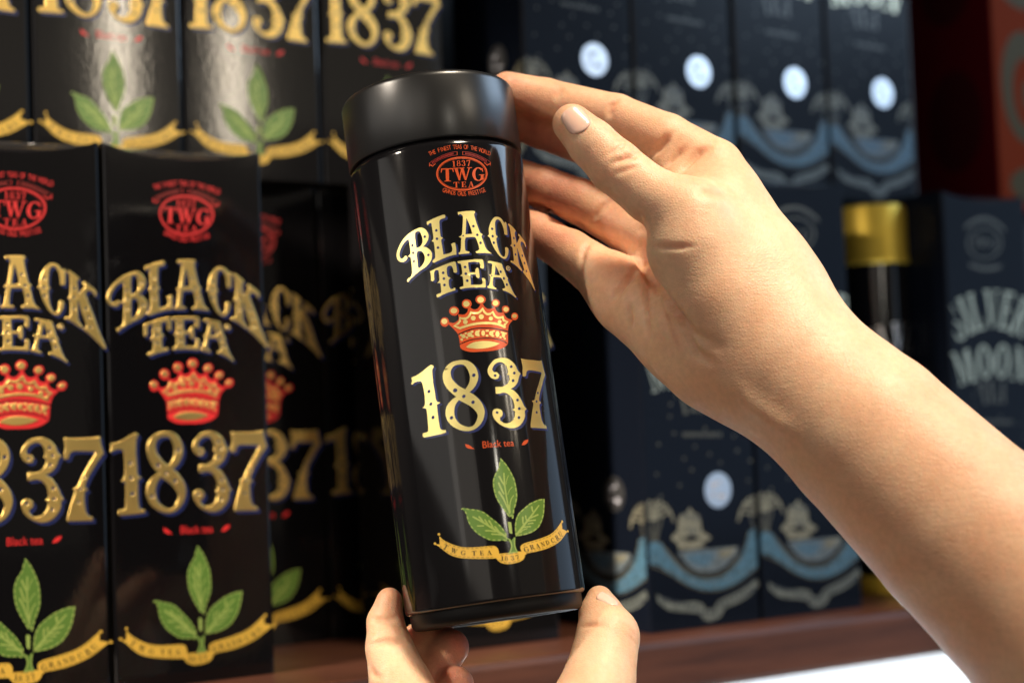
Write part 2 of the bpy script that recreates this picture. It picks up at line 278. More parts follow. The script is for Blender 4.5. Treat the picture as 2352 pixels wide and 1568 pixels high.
["gold",0,[[16.64,130.71],[17.36,130.95],[20.15,130.47],[22.67,129.95],[23.08,129.52],[23.18,128.7],[23.93,126.45],[24.34,124.9],[25.09,123.82],[24.78,123.21],[25.53,120.95],[26.42,118.7],[27.35,117.18],[28.11,116.37],[27.72,115.88],[25.5,117.35],[23.28,118.39],[21.74,118.79],[21.48,119.42],[22.34,119.65],[23.07,120.06],[22.84,121.25],[22.09,123.38],[21.27,124.13],[18.18,124.31],[17.79,123.08],[17.48,121.11],[18.0,120.16],[18.82,119.72],[18.66,119.23],[16.57,119.64],[15.05,120.04],[14.94,120.66],[15.65,120.94],[16.26,122.12],[16.92,124.33],[16.4,125.32],[17.48,125.55],[18.06,127.77],[18.42,129.5],[18.02,130.0],[16.76,130.14]],[[19.81,129.11],[19.44,127.26],[18.87,125.16],[21.09,125.0],[21.33,125.37],[20.71,127.24]],[[22.4,126.47],[22.22,126.07],[21.84,125.91],[21.46,126.08],[21.32,126.49],[21.5,126.89],[21.89,127.05],[22.26,126.88]],[[23.55,123.72],[23.37,123.32],[22.99,123.16],[22.61,123.33],[22.47,123.74],[22.65,124.14],[23.04,124.3],[23.41,124.13]],[[24.57,121.22],[24.39,120.82],[24.01,120.66],[23.63,120.83],[23.49,121.24],[23.67,121.64],[24.06,121.8],[24.43,121.63]],[[17.82,124.93],[17.72,124.72],[17.49,124.64],[17.28,124.73],[17.2,124.94],[17.3,125.15],[17.52,125.23],[17.74,125.14]]],
["gold",0,[[27.05,128.03],[26.92,127.6],[26.58,127.25],[26.12,127.07],[25.61,127.07],[25.16,127.27],[24.86,127.62],[24.77,128.06],[24.9,128.49],[25.23,128.83],[25.7,129.02],[26.21,129.01],[26.65,128.81],[26.96,128.46]],[[26.73,128.03],[26.56,127.61],[26.13,127.35],[25.62,127.36],[25.22,127.63],[25.08,128.05],[25.26,128.47],[25.68,128.73],[26.19,128.73],[26.6,128.46]]],
["gold",0,[[25.49,127.62],[25.53,128.49],[26.07,128.49],[26.29,128.29],[26.11,128.06],[26.37,127.61],[26.09,127.62],[25.88,127.99],[25.76,127.99],[25.75,127.62]]]],"number":[["gold",0,[[-11.7,92.38],[-10.79,91.86],[-10.68,91.25],[-11.23,90.68],[-11.55,89.5],[-11.8,85.44],[-11.61,81.6],[-11.6,78.61],[-11.12,77.51],[-9.94,76.96],[-11.43,76.38],[-11.55,73.47],[-11.57,69.89],[-11.41,67.25],[-10.91,66.38],[-9.73,66.06],[-9.19,66.03],[-9.19,64.95],[-11.65,64.76],[-15.63,64.68],[-18.79,64.67],[-19.33,65.42],[-19.11,66.47],[-18.19,66.52],[-17.13,66.57],[-16.53,67.12],[-16.2,71.38],[-16.11,75.37],[-16.49,75.87],[-17.79,76.3],[-16.84,76.93],[-16.41,77.86],[-16.15,80.89],[-16.27,84.47],[-16.47,85.91],[-16.96,86.77],[-18.14,87.07],[-19.72,86.91],[-20.92,86.38],[-21.53,86.29],[-21.56,86.89],[-21.0,87.81],[-21.22,88.77],[-20.94,89.18],[-18.57,89.47],[-15.89,90.42],[-13.73,91.51]],[[-13.49,81.83],[-13.83,81.53],[-14.25,81.47],[-14.59,81.65],[-14.71,82.03],[-14.58,82.44],[-14.24,82.74],[-13.82,82.81],[-13.48,82.62],[-13.35,82.25]],[[-13.38,76.84],[-13.72,76.54],[-14.14,76.47],[-14.48,76.66],[-14.6,77.04],[-14.47,77.45],[-14.12,77.75],[-13.7,77.81],[-13.37,77.62],[-13.24,77.25]],[[-13.2,71.44],[-13.54,71.14],[-13.96,71.08],[-14.3,71.27],[-14.43,71.64],[-14.29,72.05],[-13.95,72.35],[-13.53,72.41],[-13.19,72.22],[-13.07,71.85]]],
["gold",0,[[0.01,92.26],[2.44,91.86],[4.31,90.68],[5.73,88.67],[6.31,86.21],[6.07,84.04],[5.02,81.91],[3.58,80.29],[2.03,79.21],[3.75,77.85],[5.57,75.57],[6.57,73.32],[6.87,70.87],[6.07,68.26],[4.61,66.17],[2.36,64.64],[-0.39,64.15],[-3.33,64.91],[-5.95,66.64],[-7.61,68.67],[-8.39,71.12],[-8.12,73.74],[-6.91,75.82],[-4.96,77.39],[-3.31,78.14],[-4.86,79.79],[-6.63,82.29],[-7.54,84.98],[-7.49,87.38],[-6.6,89.5],[-4.92,91.11],[-2.71,92.09]],[[-0.61,90.6],[1.27,90.1],[2.43,88.35],[3.0,85.89],[2.78,83.96],[2.03,82.31],[0.53,80.5],[-0.2,81.03],[-2.04,82.52],[-3.83,85.03],[-4.28,86.98],[-3.93,88.89],[-2.52,90.27]],[[-2.5,76.72],[-0.72,75.45],[1.39,73.88],[3.21,71.83],[3.95,69.85],[3.32,67.95],[1.87,66.12],[-0.05,65.72],[-2.18,66.63],[-3.74,67.94],[-4.74,69.92],[-4.9,72.34],[-4.12,74.93]],[[5.14,85.34],[4.79,85.03],[4.35,84.96],[4.01,85.15],[3.88,85.53],[4.02,85.95],[4.37,86.26],[4.81,86.33],[5.15,86.14],[5.28,85.76]],[[0.17,77.59],[-0.19,77.29],[-0.62,77.22],[-0.96,77.41],[-1.09,77.79],[-0.95,78.21],[-0.6,78.51],[-0.17,78.57],[0.18,78.38],[0.3,78.01]],[[3.43,74.81],[3.07,74.51],[2.64,74.44],[2.29,74.63],[2.16,75.01],[2.3,75.43],[2.66,75.73],[3.09,75.8],[3.44,75.61],[3.57,75.23]],[[-5.73,70.0],[-6.08,69.7],[-6.5,69.64],[-6.84,69.83],[-6.97,70.21],[-6.83,70.62],[-6.49,70.92],[-6.06,70.98],[-5.72,70.79],[-5.59,70.42]],[[-2.7,80.32],[-3.1,80.0],[-3.63,79.96],[-4.07,80.2],[-4.26,80.64],[-4.13,81.12],[-3.73,81.44],[-3.2,81.48],[-2.76,81.24],[-2.56,80.79]]],
["gold",0,[[16.95,91.53],[19.04,91.24],[20.96,90.17],[22.57,88.37],[23.38,86.23],[24.54,84.94],[23.55,83.63],[22.54,81.46],[20.77,79.83],[18.76,78.96],[20.68,77.87],[22.28,75.81],[23.32,73.78],[24.13,71.76],[25.02,70.72],[23.99,69.85],[23.76,67.84],[22.39,65.72],[20.05,63.91],[16.94,63.39],[13.91,64.21],[11.49,65.96],[10.06,68.24],[9.87,70.2],[10.62,71.37],[12.01,71.58],[13.51,70.94],[14.01,69.69],[13.54,68.5],[12.63,68.02],[12.5,66.86],[13.7,65.81],[15.36,65.45],[17.34,66.05],[18.81,67.67],[19.42,69.89],[18.39,70.64],[19.48,71.26],[19.47,72.78],[19.01,75.02],[17.55,76.82],[15.63,77.66],[12.83,77.38],[12.28,77.61],[12.45,80.04],[12.95,80.14],[15.45,80.0],[17.73,80.98],[18.93,82.64],[19.15,84.27],[18.19,84.89],[18.78,85.54],[18.59,87.57],[17.81,88.84],[16.45,89.76],[14.77,89.71],[13.05,88.69],[12.15,87.15],[12.66,86.02],[14.04,85.83],[14.82,84.69],[14.21,83.49],[12.81,83.2],[11.18,84.02],[10.29,85.77],[10.51,87.71],[11.98,89.6],[14.0,91.1]],[[21.03,87.58],[20.72,87.32],[20.33,87.27],[20.02,87.43],[19.9,87.76],[20.01,88.12],[20.32,88.38],[20.71,88.43],[21.02,88.26],[21.14,87.93]],[[22.03,84.94],[21.72,84.68],[21.34,84.63],[21.03,84.8],[20.9,85.13],[21.02,85.48],[21.33,85.74],[21.71,85.79],[22.03,85.62],[22.15,85.3]],[[20.96,81.91],[20.66,81.66],[20.27,81.61],[19.96,81.78],[19.84,82.1],[19.95,82.46],[20.26,82.72],[20.65,82.77],[20.96,82.6],[21.08,82.27]],[[21.79,74.11],[21.48,73.86],[21.1,73.81],[20.79,73.99],[20.66,74.31],[20.78,74.67],[21.09,74.92],[21.47,74.97],[21.79,74.8],[21.91,74.47]],[[22.0,70.66],[21.69,70.41],[21.31,70.36],[21.0,70.53],[20.87,70.86],[20.99,71.22],[21.3,71.47],[21.68,71.51],[22.0,71.34],[22.12,71.02]],[[21.28,67.14],[20.97,66.89],[20.58,66.84],[20.27,67.02],[20.15,67.34],[20.27,67.7],[20.57,67.95],[20.96,68.0],[21.27,67.82],[21.39,67.5]],[[13.49,84.4],[13.22,84.19],[12.87,84.16],[12.58,84.32],[12.45,84.61],[12.54,84.92],[12.8,85.12],[13.15,85.15],[13.44,84.99],[13.57,84.7]],[[12.23,69.77],[11.96,69.57],[11.61,69.54],[11.32,69.7],[11.19,69.99],[11.28,70.3],[11.54,70.5],[11.89,70.52],[12.18,70.36],[12.31,70.07]]],
["gold",0,[[25.82,91.06],[27.51,90.74],[32.37,90.52],[36.7,90.5],[38.9,90.85],[39.04,89.59],[39.45,87.32],[40.09,85.29],[39.61,84.43],[37.77,82.4],[35.9,79.76],[34.36,77.6],[33.09,75.18],[32.89,74.08],[33.86,73.27],[32.62,72.48],[32.45,70.75],[32.48,68.27],[32.8,66.02],[33.74,64.46],[35.16,64.0],[35.24,62.75],[30.51,62.95],[25.81,63.22],[26.01,64.49],[27.0,67.38],[27.98,70.04],[29.0,72.45],[29.04,73.31],[28.38,73.85],[30.12,74.32],[30.98,76.05],[32.38,78.45],[34.23,81.09],[36.09,83.74],[37.33,85.42],[37.06,85.81],[33.6,86.1],[29.31,86.31],[27.85,85.64],[27.21,84.19],[26.33,83.73],[25.43,83.9],[25.73,85.99],[26.09,87.71]],[[33.17,76.97],[32.9,76.74],[32.57,76.68],[32.31,76.82],[32.22,77.1],[32.33,77.42],[32.61,77.65],[32.93,77.7],[33.19,77.56],[33.28,77.28]],[[31.57,73.46],[31.3,73.23],[30.97,73.18],[30.71,73.32],[30.62,73.6],[30.73,73.91],[31.0,74.14],[31.33,74.19],[31.59,74.05],[31.68,73.77]],[[30.7,69.05],[30.43,68.82],[30.11,68.77],[29.85,68.91],[29.76,69.19],[29.87,69.5],[30.14,69.73],[30.47,69.78],[30.72,69.64],[30.81,69.36]]]],"crown":[["red",0,[[-2.09,107.82],[-0.46,107.26],[1.0,107.84],[1.75,108.76],[1.74,110.49],[3.02,110.17],[4.24,110.1],[5.45,110.99],[5.92,112.2],[6.92,112.65],[7.47,112.04],[8.35,111.64],[9.66,111.91],[10.77,113.01],[11.21,113.85],[12.01,113.79],[12.64,112.56],[13.66,111.62],[15.13,111.47],[16.36,111.81],[17.03,112.26],[17.4,110.73],[18.14,109.92],[19.34,109.73],[20.55,109.94],[20.99,108.74],[21.57,107.78],[22.77,107.14],[24.06,106.83],[24.5,106.51],[23.29,105.71],[22.1,104.28],[21.36,102.07],[20.59,97.33],[19.52,96.25],[16.9,95.1],[12.82,94.56],[8.06,94.66],[4.97,94.85],[2.32,95.8],[0.94,96.93],[0.84,98.51],[0.71,102.14],[-0.65,104.69],[-2.51,107.02]]],
["red",1,[[-2.17,107.91],[-2.4,107.21],[-2.85,106.66],[-3.46,106.34],[-4.14,106.3],[-4.78,106.55],[-5.28,107.05],[-5.57,107.73],[-5.61,108.47],[-5.38,109.17],[-4.92,109.71],[-4.31,110.03],[-3.63,110.06],[-3.0,109.81],[-2.5,109.32],[-2.21,108.65]]],
["red",1,[[2.23,111.69],[1.99,111.01],[1.5,110.47],[0.82,110.16],[0.07,110.13],[-0.64,110.37],[-1.21,110.86],[-1.55,111.52],[-1.6,112.24],[-1.36,112.91],[-0.87,113.44],[-0.19,113.75],[0.56,113.78],[1.27,113.54],[1.84,113.06],[2.18,112.41]]],
["red",1,[[7.56,114.01],[7.32,113.31],[6.82,112.76],[6.15,112.43],[5.4,112.37],[4.7,112.59],[4.13,113.06],[3.8,113.7],[3.76,114.42],[3.99,115.11],[4.48,115.66],[5.15,115.99],[5.9,116.05],[6.61,115.83],[7.18,115.37],[7.51,114.73]]],
["red",1,[[13.53,115.28],[13.27,114.61],[12.73,114.06],[11.99,113.72],[11.18,113.65],[10.41,113.84],[9.8,114.28],[9.43,114.89],[9.37,115.58],[9.62,116.25],[10.15,116.79],[10.87,117.12],[11.68,117.2],[12.46,117.01],[13.09,116.58],[13.46,115.97]]],
["red",1,[[19.44,113.63],[19.2,113.02],[18.72,112.51],[18.06,112.19],[17.34,112.09],[16.67,112.23],[16.14,112.6],[15.83,113.13],[15.78,113.74],[16.01,114.34],[16.48,114.83],[17.11,115.16],[17.83,115.26],[18.52,115.12],[19.07,114.76],[19.39,114.24]]],
["red",1,[[23.6,111.1],[23.36,110.52],[22.87,110.02],[22.21,109.69],[21.49,109.58],[20.83,109.7],[20.3,110.04],[20.0,110.54],[19.96,111.11],[20.18,111.69],[20.65,112.18],[21.28,112.5],[21.99,112.61],[22.68,112.5],[23.23,112.17],[23.56,111.68]]],
["red",1,[[27.53,108.25],[27.27,107.65],[26.78,107.13],[26.12,106.78],[25.42,106.65],[24.77,106.76],[24.26,107.09],[23.98,107.59],[23.95,108.18],[24.18,108.77],[24.65,109.28],[25.28,109.63],[25.98,109.76],[26.65,109.66],[27.19,109.34],[27.5,108.84]]],
["gold",2,[[-2.79,108.29],[-3.03,107.76],[-3.52,107.42],[-4.13,107.37],[-4.71,107.62],[-5.1,108.1],[-5.18,108.68],[-4.95,109.21],[-4.46,109.54],[-3.84,109.59],[-3.26,109.35],[-2.88,108.87]]],
["gold",2,[[1.57,111.94],[1.32,111.42],[0.79,111.09],[0.12,111.04],[-0.52,111.28],[-0.94,111.74],[-1.05,112.31],[-0.8,112.83],[-0.27,113.15],[0.41,113.21],[1.04,112.97],[1.46,112.51]]],
["gold",2,[[6.76,114.09],[6.51,113.51],[5.99,113.13],[5.34,113.04],[4.73,113.27],[4.33,113.75],[4.24,114.37],[4.49,114.94],[5.01,115.32],[5.66,115.41],[6.27,115.18],[6.67,114.7]]],
["gold",2,[[12.77,115.25],[12.5,114.66],[11.93,114.26],[11.22,114.15],[10.56,114.36],[10.12,114.84],[10.02,115.45],[10.29,116.03],[10.85,116.43],[11.56,116.54],[12.22,116.33],[12.67,115.86]]],
["gold",2,[[18.77,113.64],[18.51,113.1],[17.97,112.72],[17.3,112.6],[16.68,112.77],[16.28,113.18],[16.19,113.72],[16.44,114.25],[16.97,114.63],[17.63,114.75],[18.26,114.59],[18.68,114.18]]],
["gold",2,[[23.25,111.05],[22.98,110.55],[22.44,110.19],[21.76,110.06],[21.13,110.2],[20.73,110.56],[20.63,111.06],[20.89,111.55],[21.41,111.91],[22.09,112.04],[22.72,111.9],[23.15,111.54]]],
["gold",2,[[26.9,108.39],[26.65,107.97],[26.13,107.65],[25.48,107.53],[24.87,107.63],[24.48,107.93],[24.39,108.34],[24.62,108.76],[25.13,109.07],[25.78,109.2],[26.39,109.1],[26.81,108.81]]],
["black",1,[[0.89,102.24],[3.69,103.09],[7.01,103.77],[10.59,103.75],[15.7,103.12],[21.44,101.75],[21.77,101.93],[21.63,102.21],[15.84,103.59],[10.65,104.22],[6.98,104.24],[3.59,103.55],[0.76,102.69],[0.63,102.41]]],
["black",1,[[0.86,98.3],[3.76,99.2],[7.21,99.66],[11.92,99.59],[15.91,98.9],[18.32,98.09],[19.93,97.21],[20.21,97.29],[20.18,97.54],[18.53,98.44],[16.04,99.27],[11.98,99.97],[7.2,100.04],[3.69,99.57],[0.75,98.66],[0.65,98.44]]],
["gold",2,[[1.91,105.22],[-0.04,106.3],[1.31,106.26],[2.55,107.56],[2.4,108.51],[3.66,107.98],[5.31,108.24],[6.62,109.35],[6.94,110.29],[7.88,109.72],[9.66,109.66],[11.25,110.6],[11.45,111.41],[11.78,110.2],[12.96,109.02],[14.76,108.99],[15.46,109.76],[15.97,108.27],[17.43,107.27],[19.26,107.29],[19.35,107.85],[19.65,106.23],[21.27,105.71],[19.98,105.2],[19.53,104.0],[19.89,103.51],[20.53,103.83],[20.77,104.68],[22.34,105.97],[20.52,106.83],[20.26,108.41],[19.15,108.19],[17.82,108.15],[16.79,108.84],[15.99,110.57],[14.55,109.86],[13.39,109.86],[12.59,110.71],[11.85,112.26],[10.67,111.28],[9.47,110.54],[8.11,110.61],[6.7,111.16],[5.93,109.91],[4.95,109.06],[3.76,108.88],[2.06,109.35],[1.76,107.97],[0.85,107.03],[-0.88,106.01],[1.45,104.44],[2.03,104.62]]],
["gold",3,[[20.56,104.18],[17.94,105.38],[14.56,106.14],[11.26,106.41],[8.03,106.37],[4.8,105.99],[1.43,105.23],[1.12,104.69],[1.62,104.32],[4.94,105.07],[8.05,105.43],[11.17,105.47],[14.32,105.21],[17.5,104.49],[19.98,103.32],[20.69,103.57]]],
["gold",3,[[5.06,106.96],[4.81,106.43],[4.31,106.15],[3.74,106.22],[3.33,106.61],[3.23,107.18],[3.48,107.7],[3.98,107.99],[4.55,107.92],[4.96,107.53]]],
["gold",3,[[8.38,108.16],[8.12,107.61],[7.59,107.3],[7.0,107.36],[6.57,107.76],[6.46,108.35],[6.72,108.9],[7.25,109.2],[7.84,109.14],[8.27,108.74]]],
["gold",3,[[11.75,108.43],[11.46,107.83],[10.88,107.5],[10.24,107.55],[9.77,107.97],[9.66,108.59],[9.94,109.18],[10.51,109.51],[11.16,109.46],[11.63,109.05]]],
["gold",3,[[15.44,107.49],[15.2,107.0],[14.7,106.71],[14.15,106.74],[13.76,107.08],[13.66,107.58],[13.9,108.07],[14.39,108.36],[14.94,108.33],[15.35,107.99]]],
["gold",3,[[18.99,106.0],[18.75,105.56],[18.29,105.3],[17.78,105.32],[17.41,105.61],[17.32,106.06],[17.54,106.5],[18.0,106.76],[18.52,106.74],[18.89,106.45]]],
["gold",2,[[3.46,101.38],[3.2,100.91],[2.67,100.71],[2.12,100.87],[1.81,101.32],[1.88,101.85],[2.3,102.21],[2.87,102.23],[3.33,101.9]]],
["gold",2,[[6.1,101.78],[5.79,101.2],[5.19,100.95],[4.57,101.13],[4.22,101.67],[4.3,102.3],[4.79,102.74],[5.44,102.78],[5.96,102.4]]],
["gold",2,[[9.03,101.95],[8.72,101.25],[8.14,100.92],[7.55,101.11],[7.24,101.74],[7.34,102.5],[7.82,103.05],[8.44,103.12],[8.92,102.69]]],
["gold",2,[[11.32,101.83],[11.04,101.09],[10.53,100.73],[10.05,100.91],[9.8,101.55],[9.91,102.35],[10.33,102.93],[10.86,103.03],[11.25,102.59]]],
["gold",2,[[14.76,101.52],[14.45,100.91],[13.86,100.61],[13.26,100.76],[12.94,101.3],[13.03,101.96],[13.51,102.44],[14.14,102.52],[14.63,102.15]]],
["gold",2,[[17.33,101.07],[17.0,100.25],[16.41,99.84],[15.84,100.02],[15.56,100.71],[15.69,101.59],[16.18,102.25],[16.79,102.37],[17.25,101.91]]],
["gold",2,[[19.85,100.67],[19.54,99.86],[19.01,99.45],[18.51,99.62],[18.28,100.29],[18.41,101.15],[18.85,101.8],[19.4,101.93],[19.79,101.49]]],
["gold",3,[[2.29,102.0],[2.14,101.74],[1.83,101.63],[1.51,101.72],[1.33,101.98],[1.37,102.27],[1.61,102.47],[1.95,102.48],[2.22,102.29]]],
["gold",3,[[2.36,100.19],[2.19,99.91],[1.85,99.79],[1.49,99.89],[1.28,100.17],[1.32,100.49],[1.59,100.7],[1.97,100.7],[2.27,100.5]]],
["gold",3,[[4.15,102.47],[4.0,102.21],[3.71,102.09],[3.41,102.18],[3.24,102.43],[3.28,102.73],[3.51,102.93],[3.83,102.94],[4.08,102.76]]],
["gold",3,[[4.43,100.71],[4.27,100.41],[3.94,100.27],[3.6,100.38],[3.41,100.66],[3.45,101.0],[3.72,101.23],[4.07,101.25],[4.36,101.04]]],
["gold",3,[[6.83,102.8],[6.64,102.49],[6.25,102.36],[5.85,102.47],[5.62,102.76],[5.66,103.1],[5.97,103.33],[6.39,103.34],[6.73,103.13]]],
["gold",3,[[6.74,101.0],[6.54,100.68],[6.14,100.54],[5.71,100.65],[5.47,100.96],[5.51,101.32],[5.83,101.56],[6.28,101.57],[6.63,101.35]]],
["gold",3,[[9.49,102.85],[9.33,102.6],[9.0,102.49],[8.65,102.57],[8.44,102.81],[8.48,103.08],[8.74,103.27],[9.11,103.29],[9.4,103.12]]],
["gold",3,[[9.1,101.08],[8.96,100.83],[8.66,100.72],[8.35,100.79],[8.18,101.03],[8.22,101.3],[8.45,101.49],[8.77,101.51],[9.03,101.35]]],
["gold",2,[[13.17,102.64],[12.95,102.41],[12.46,102.32],[11.92,102.4],[11.6,102.62],[11.64,102.88],[12.01,103.05],[12.56,103.06],[13.02,102.89]]],
["gold",3,[[12.66,100.74],[12.47,100.49],[12.07,100.38],[11.64,100.46],[11.39,100.69],[11.43,100.97],[11.74,101.16],[12.18,101.17],[12.54,101.01]]],
["gold",3,[[15.62,102.34],[15.43,102.12],[15.02,102.03],[14.58,102.09],[14.32,102.29],[14.35,102.53],[14.67,102.69],[15.12,102.71],[15.49,102.57]]],
["gold",3,[[15.04,100.47],[14.84,100.24],[14.41,100.14],[13.95,100.21],[13.68,100.43],[13.72,100.68],[14.05,100.86],[14.52,100.88],[14.91,100.72]]],
["gold",3,[[18.97,101.72],[18.81,101.48],[18.47,101.37],[18.13,101.42],[17.93,101.63],[17.97,101.89],[18.23,102.08],[18.59,102.11],[18.88,101.97]]],
["gold",3,[[18.17,99.77],[18.0,99.52],[17.65,99.39],[17.29,99.45],[17.08,99.68],[17.12,99.96],[17.4,100.16],[17.78,100.19],[18.08,100.04]]],
["gold",3,[[20.71,101.2],[20.53,100.94],[20.17,100.81],[19.79,100.87],[19.57,101.09],[19.62,101.37],[19.9,101.58],[20.3,101.62],[20.62,101.47]]],
["gold",3,[[19.98,99.16],[19.82,98.9],[19.48,98.77],[19.13,98.83],[18.93,99.05],[18.98,99.33],[19.24,99.54],[19.61,99.58],[19.9,99.43]]],
["gold",2,[[3.07,97.12],[4.8,98.16],[7.36,98.73],[10.84,98.72],[14.17,98.16],[16.93,97.3],[14.75,96.47],[11.72,95.9],[8.53,95.79],[5.92,96.15],[3.68,96.72]]]],"sprig":[["leaf",0,[[10.47,52.15],[11.31,51.21],[12.69,49.2],[13.88,46.68],[15.0,43.63],[15.38,40.39],[15.25,36.68],[14.24,33.85],[13.05,31.59],[12.16,28.37],[11.75,28.42],[11.8,29.74],[10.99,28.9],[10.0,30.6],[8.46,33.16],[7.19,35.7],[6.37,38.45],[6.15,41.66],[6.47,44.02],[7.6,46.28],[9.23,48.22],[9.93,50.28]]],
["leaf",0,[[-7.35,34.83],[-6.36,35.08],[-4.69,34.43],[-1.08,33.5],[1.39,32.23],[3.48,30.1],[5.58,27.98],[7.17,25.93],[8.46,23.66],[8.93,22.16],[8.3,21.58],[8.92,21.19],[8.92,20.19],[6.96,20.65],[4.33,20.83],[2.02,21.35],[-0.17,22.71],[-2.56,24.63],[-4.33,27.25],[-5.33,29.77],[-5.54,32.18],[-5.89,33.55]]],
["leaf",0,[[27.67,34.99],[27.32,32.86],[26.35,29.16],[24.99,26.57],[22.85,24.06],[20.04,22.57],[16.89,21.8],[14.26,21.68],[12.4,21.49],[12.34,22.95],[12.58,25.56],[13.38,28.11],[14.68,30.09],[16.97,31.73],[20.31,33.58],[24.43,34.76]]],
["leaf",0,[[8.8,21.31],[9.71,21.01],[10.43,20.27],[11.62,21.31],[12.21,21.12],[11.84,19.58],[11.71,17.76],[12.07,16.4],[12.62,15.42],[11.1,15.47],[9.7,15.24],[8.69,14.84],[8.2,15.17],[9.2,16.48],[9.86,18.24],[9.55,19.85],[8.8,20.34]]],
["leaflight",0,[[9.93,27.31],[10.62,27.31],[11.32,27.02],[11.11,22.69],[10.52,22.84],[9.98,23.27]]],
["leaflight",1,[[10.29,51.76],[10.57,51.44],[10.84,51.12],[11.11,50.8],[11.45,50.79],[11.5,51.11],[11.23,51.43],[10.95,51.75],[10.67,52.07],[10.34,52.08]]],
["leaflight",1,[[11.62,50.04],[11.86,49.69],[12.09,49.34],[12.32,48.99],[12.66,48.95],[12.75,49.26],[12.52,49.61],[12.28,49.96],[12.05,50.31],[11.71,50.35]]],
["leaflight",1,[[12.72,48.18],[12.89,47.8],[13.07,47.42],[13.24,47.04],[13.56,46.95],[13.71,47.24],[13.53,47.62],[13.36,48.0],[13.19,48.38],[12.87,48.48]]],
["leaflight",1,[[13.6,46.2],[13.74,45.81],[13.87,45.42],[14.01,45.02],[14.32,44.9],[14.49,45.19],[14.36,45.58],[14.22,45.97],[14.09,46.36],[13.77,46.48]]],
["leaflight",1,[[14.31,44.15],[14.44,43.76],[14.57,43.4],[14.6,43.02],[14.88,42.83],[15.12,43.08],[15.07,43.51],[14.93,43.92],[14.8,44.31],[14.48,44.43]]],
["leaflight",1,[[14.69,42.1],[14.72,41.7],[14.76,41.3],[14.8,40.9],[15.08,40.72],[15.32,40.96],[15.28,41.36],[15.24,41.76],[15.2,42.16],[14.92,42.35]]],
["leaflight",1,[[14.85,40.04],[14.83,39.64],[14.82,39.24],[14.81,38.84],[15.06,38.62],[15.33,38.84],[15.34,39.24],[15.35,39.64],[15.37,40.04],[15.12,40.25]]],
["leaflight",1,[[14.79,37.93],[14.79,37.53],[14.78,37.13],[14.75,36.73],[14.99,36.51],[15.26,36.71],[15.3,37.13],[15.3,37.54],[15.31,37.94],[15.05,38.15]]],
["leaflight",1,[[14.47,35.91],[14.34,35.51],[14.2,35.12],[14.07,34.72],[14.25,34.45],[14.56,34.6],[14.69,34.99],[14.83,35.39],[14.96,35.78],[14.78,36.05]]],
["leaflight",1,[[13.75,33.87],[13.56,33.5],[13.37,33.12],[13.18,32.74],[13.31,32.45],[13.64,32.55],[13.83,32.93],[14.02,33.31],[14.21,33.68],[14.08,33.97]]],
["leaflight",1,[[12.74,31.85],[12.63,31.44],[12.52,31.03],[12.42,30.62],[12.6,30.36],[12.9,30.52],[13.01,30.93],[13.12,31.33],[13.23,31.74],[13.04,32.0]]],
["leaflight",1,[[12.17,29.71],[12.06,29.3],[11.98,28.95],[11.78,28.8],[11.78,28.49],[12.11,28.46],[12.41,28.73],[12.55,29.2],[12.66,29.6],[12.47,29.86]]],
["leaflight",1,[[12.01,29.38],[12.01,29.89],[11.46,29.97],[11.12,29.63],[11.15,29.32],[11.49,29.32],[11.75,29.6],[11.54,29.72],[11.51,29.39],[11.75,29.17]]],
["leaflight",1,[[10.96,29.68],[10.75,30.04],[10.55,30.4],[10.34,30.76],[10.02,30.83],[9.91,30.53],[10.12,30.17],[10.32,29.81],[10.53,29.44],[10.85,29.37]]],
["leaflight",1,[[9.87,31.57],[9.66,31.93],[9.45,32.29],[9.25,32.65],[8.93,32.71],[8.82,32.41],[9.03,32.05],[9.24,31.7],[9.44,31.34],[9.76,31.27]]],
["leaflight",1,[[8.79,33.44],[8.61,33.8],[8.43,34.17],[8.26,34.54],[7.95,34.63],[7.82,34.34],[7.99,33.97],[8.17,33.6],[8.35,33.23],[8.66,33.14]]],
["leaflight",1,[[7.87,35.37],[7.7,35.73],[7.55,36.08],[7.45,36.46],[7.16,36.6],[6.98,36.33],[7.1,35.93],[7.25,35.54],[7.43,35.16],[7.74,35.07]]],
["leaflight",1,[[7.2,37.33],[7.09,37.71],[6.98,38.09],[6.86,38.47],[6.57,38.61],[6.4,38.33],[6.52,37.95],[6.63,37.57],[6.74,37.19],[7.03,37.06]]],
["leaflight",1,[[6.79,39.31],[6.76,39.71],[6.73,40.11],[6.7,40.51],[6.44,40.7],[6.22,40.46],[6.25,40.06],[6.28,39.67],[6.31,39.27],[6.57,39.08]]],
["leaflight",1,[[6.62,41.38],[6.63,41.78],[6.68,42.17],[6.73,42.57],[6.51,42.81],[6.25,42.62],[6.2,42.22],[6.15,41.81],[6.14,41.39],[6.37,41.18]]],
["leaflight",1,[[6.83,43.48],[6.9,43.85],[7.07,44.19],[7.24,44.56],[7.12,44.86],[6.81,44.76],[6.63,44.39],[6.44,43.99],[6.36,43.56],[6.56,43.31]]],
["leaflight",1,[[7.65,45.41],[7.82,45.77],[8.03,46.1],[8.29,46.41],[8.24,46.73],[7.91,46.7],[7.64,46.37],[7.4,45.99],[7.21,45.6],[7.34,45.31]]],
["leaflight",1,[[8.89,47.15],[9.16,47.47],[9.45,47.84],[9.62,48.26],[9.46,48.55],[9.16,48.42],[9.03,48.06],[8.78,47.77],[8.51,47.44],[8.56,47.12]]],
["leaflight",1,[[9.92,49.18],[10.06,49.59],[10.19,50.0],[10.31,50.42],[10.13,50.68],[9.84,50.53],[9.72,50.12],[9.59,49.72],[9.45,49.32],[9.62,49.05]]],
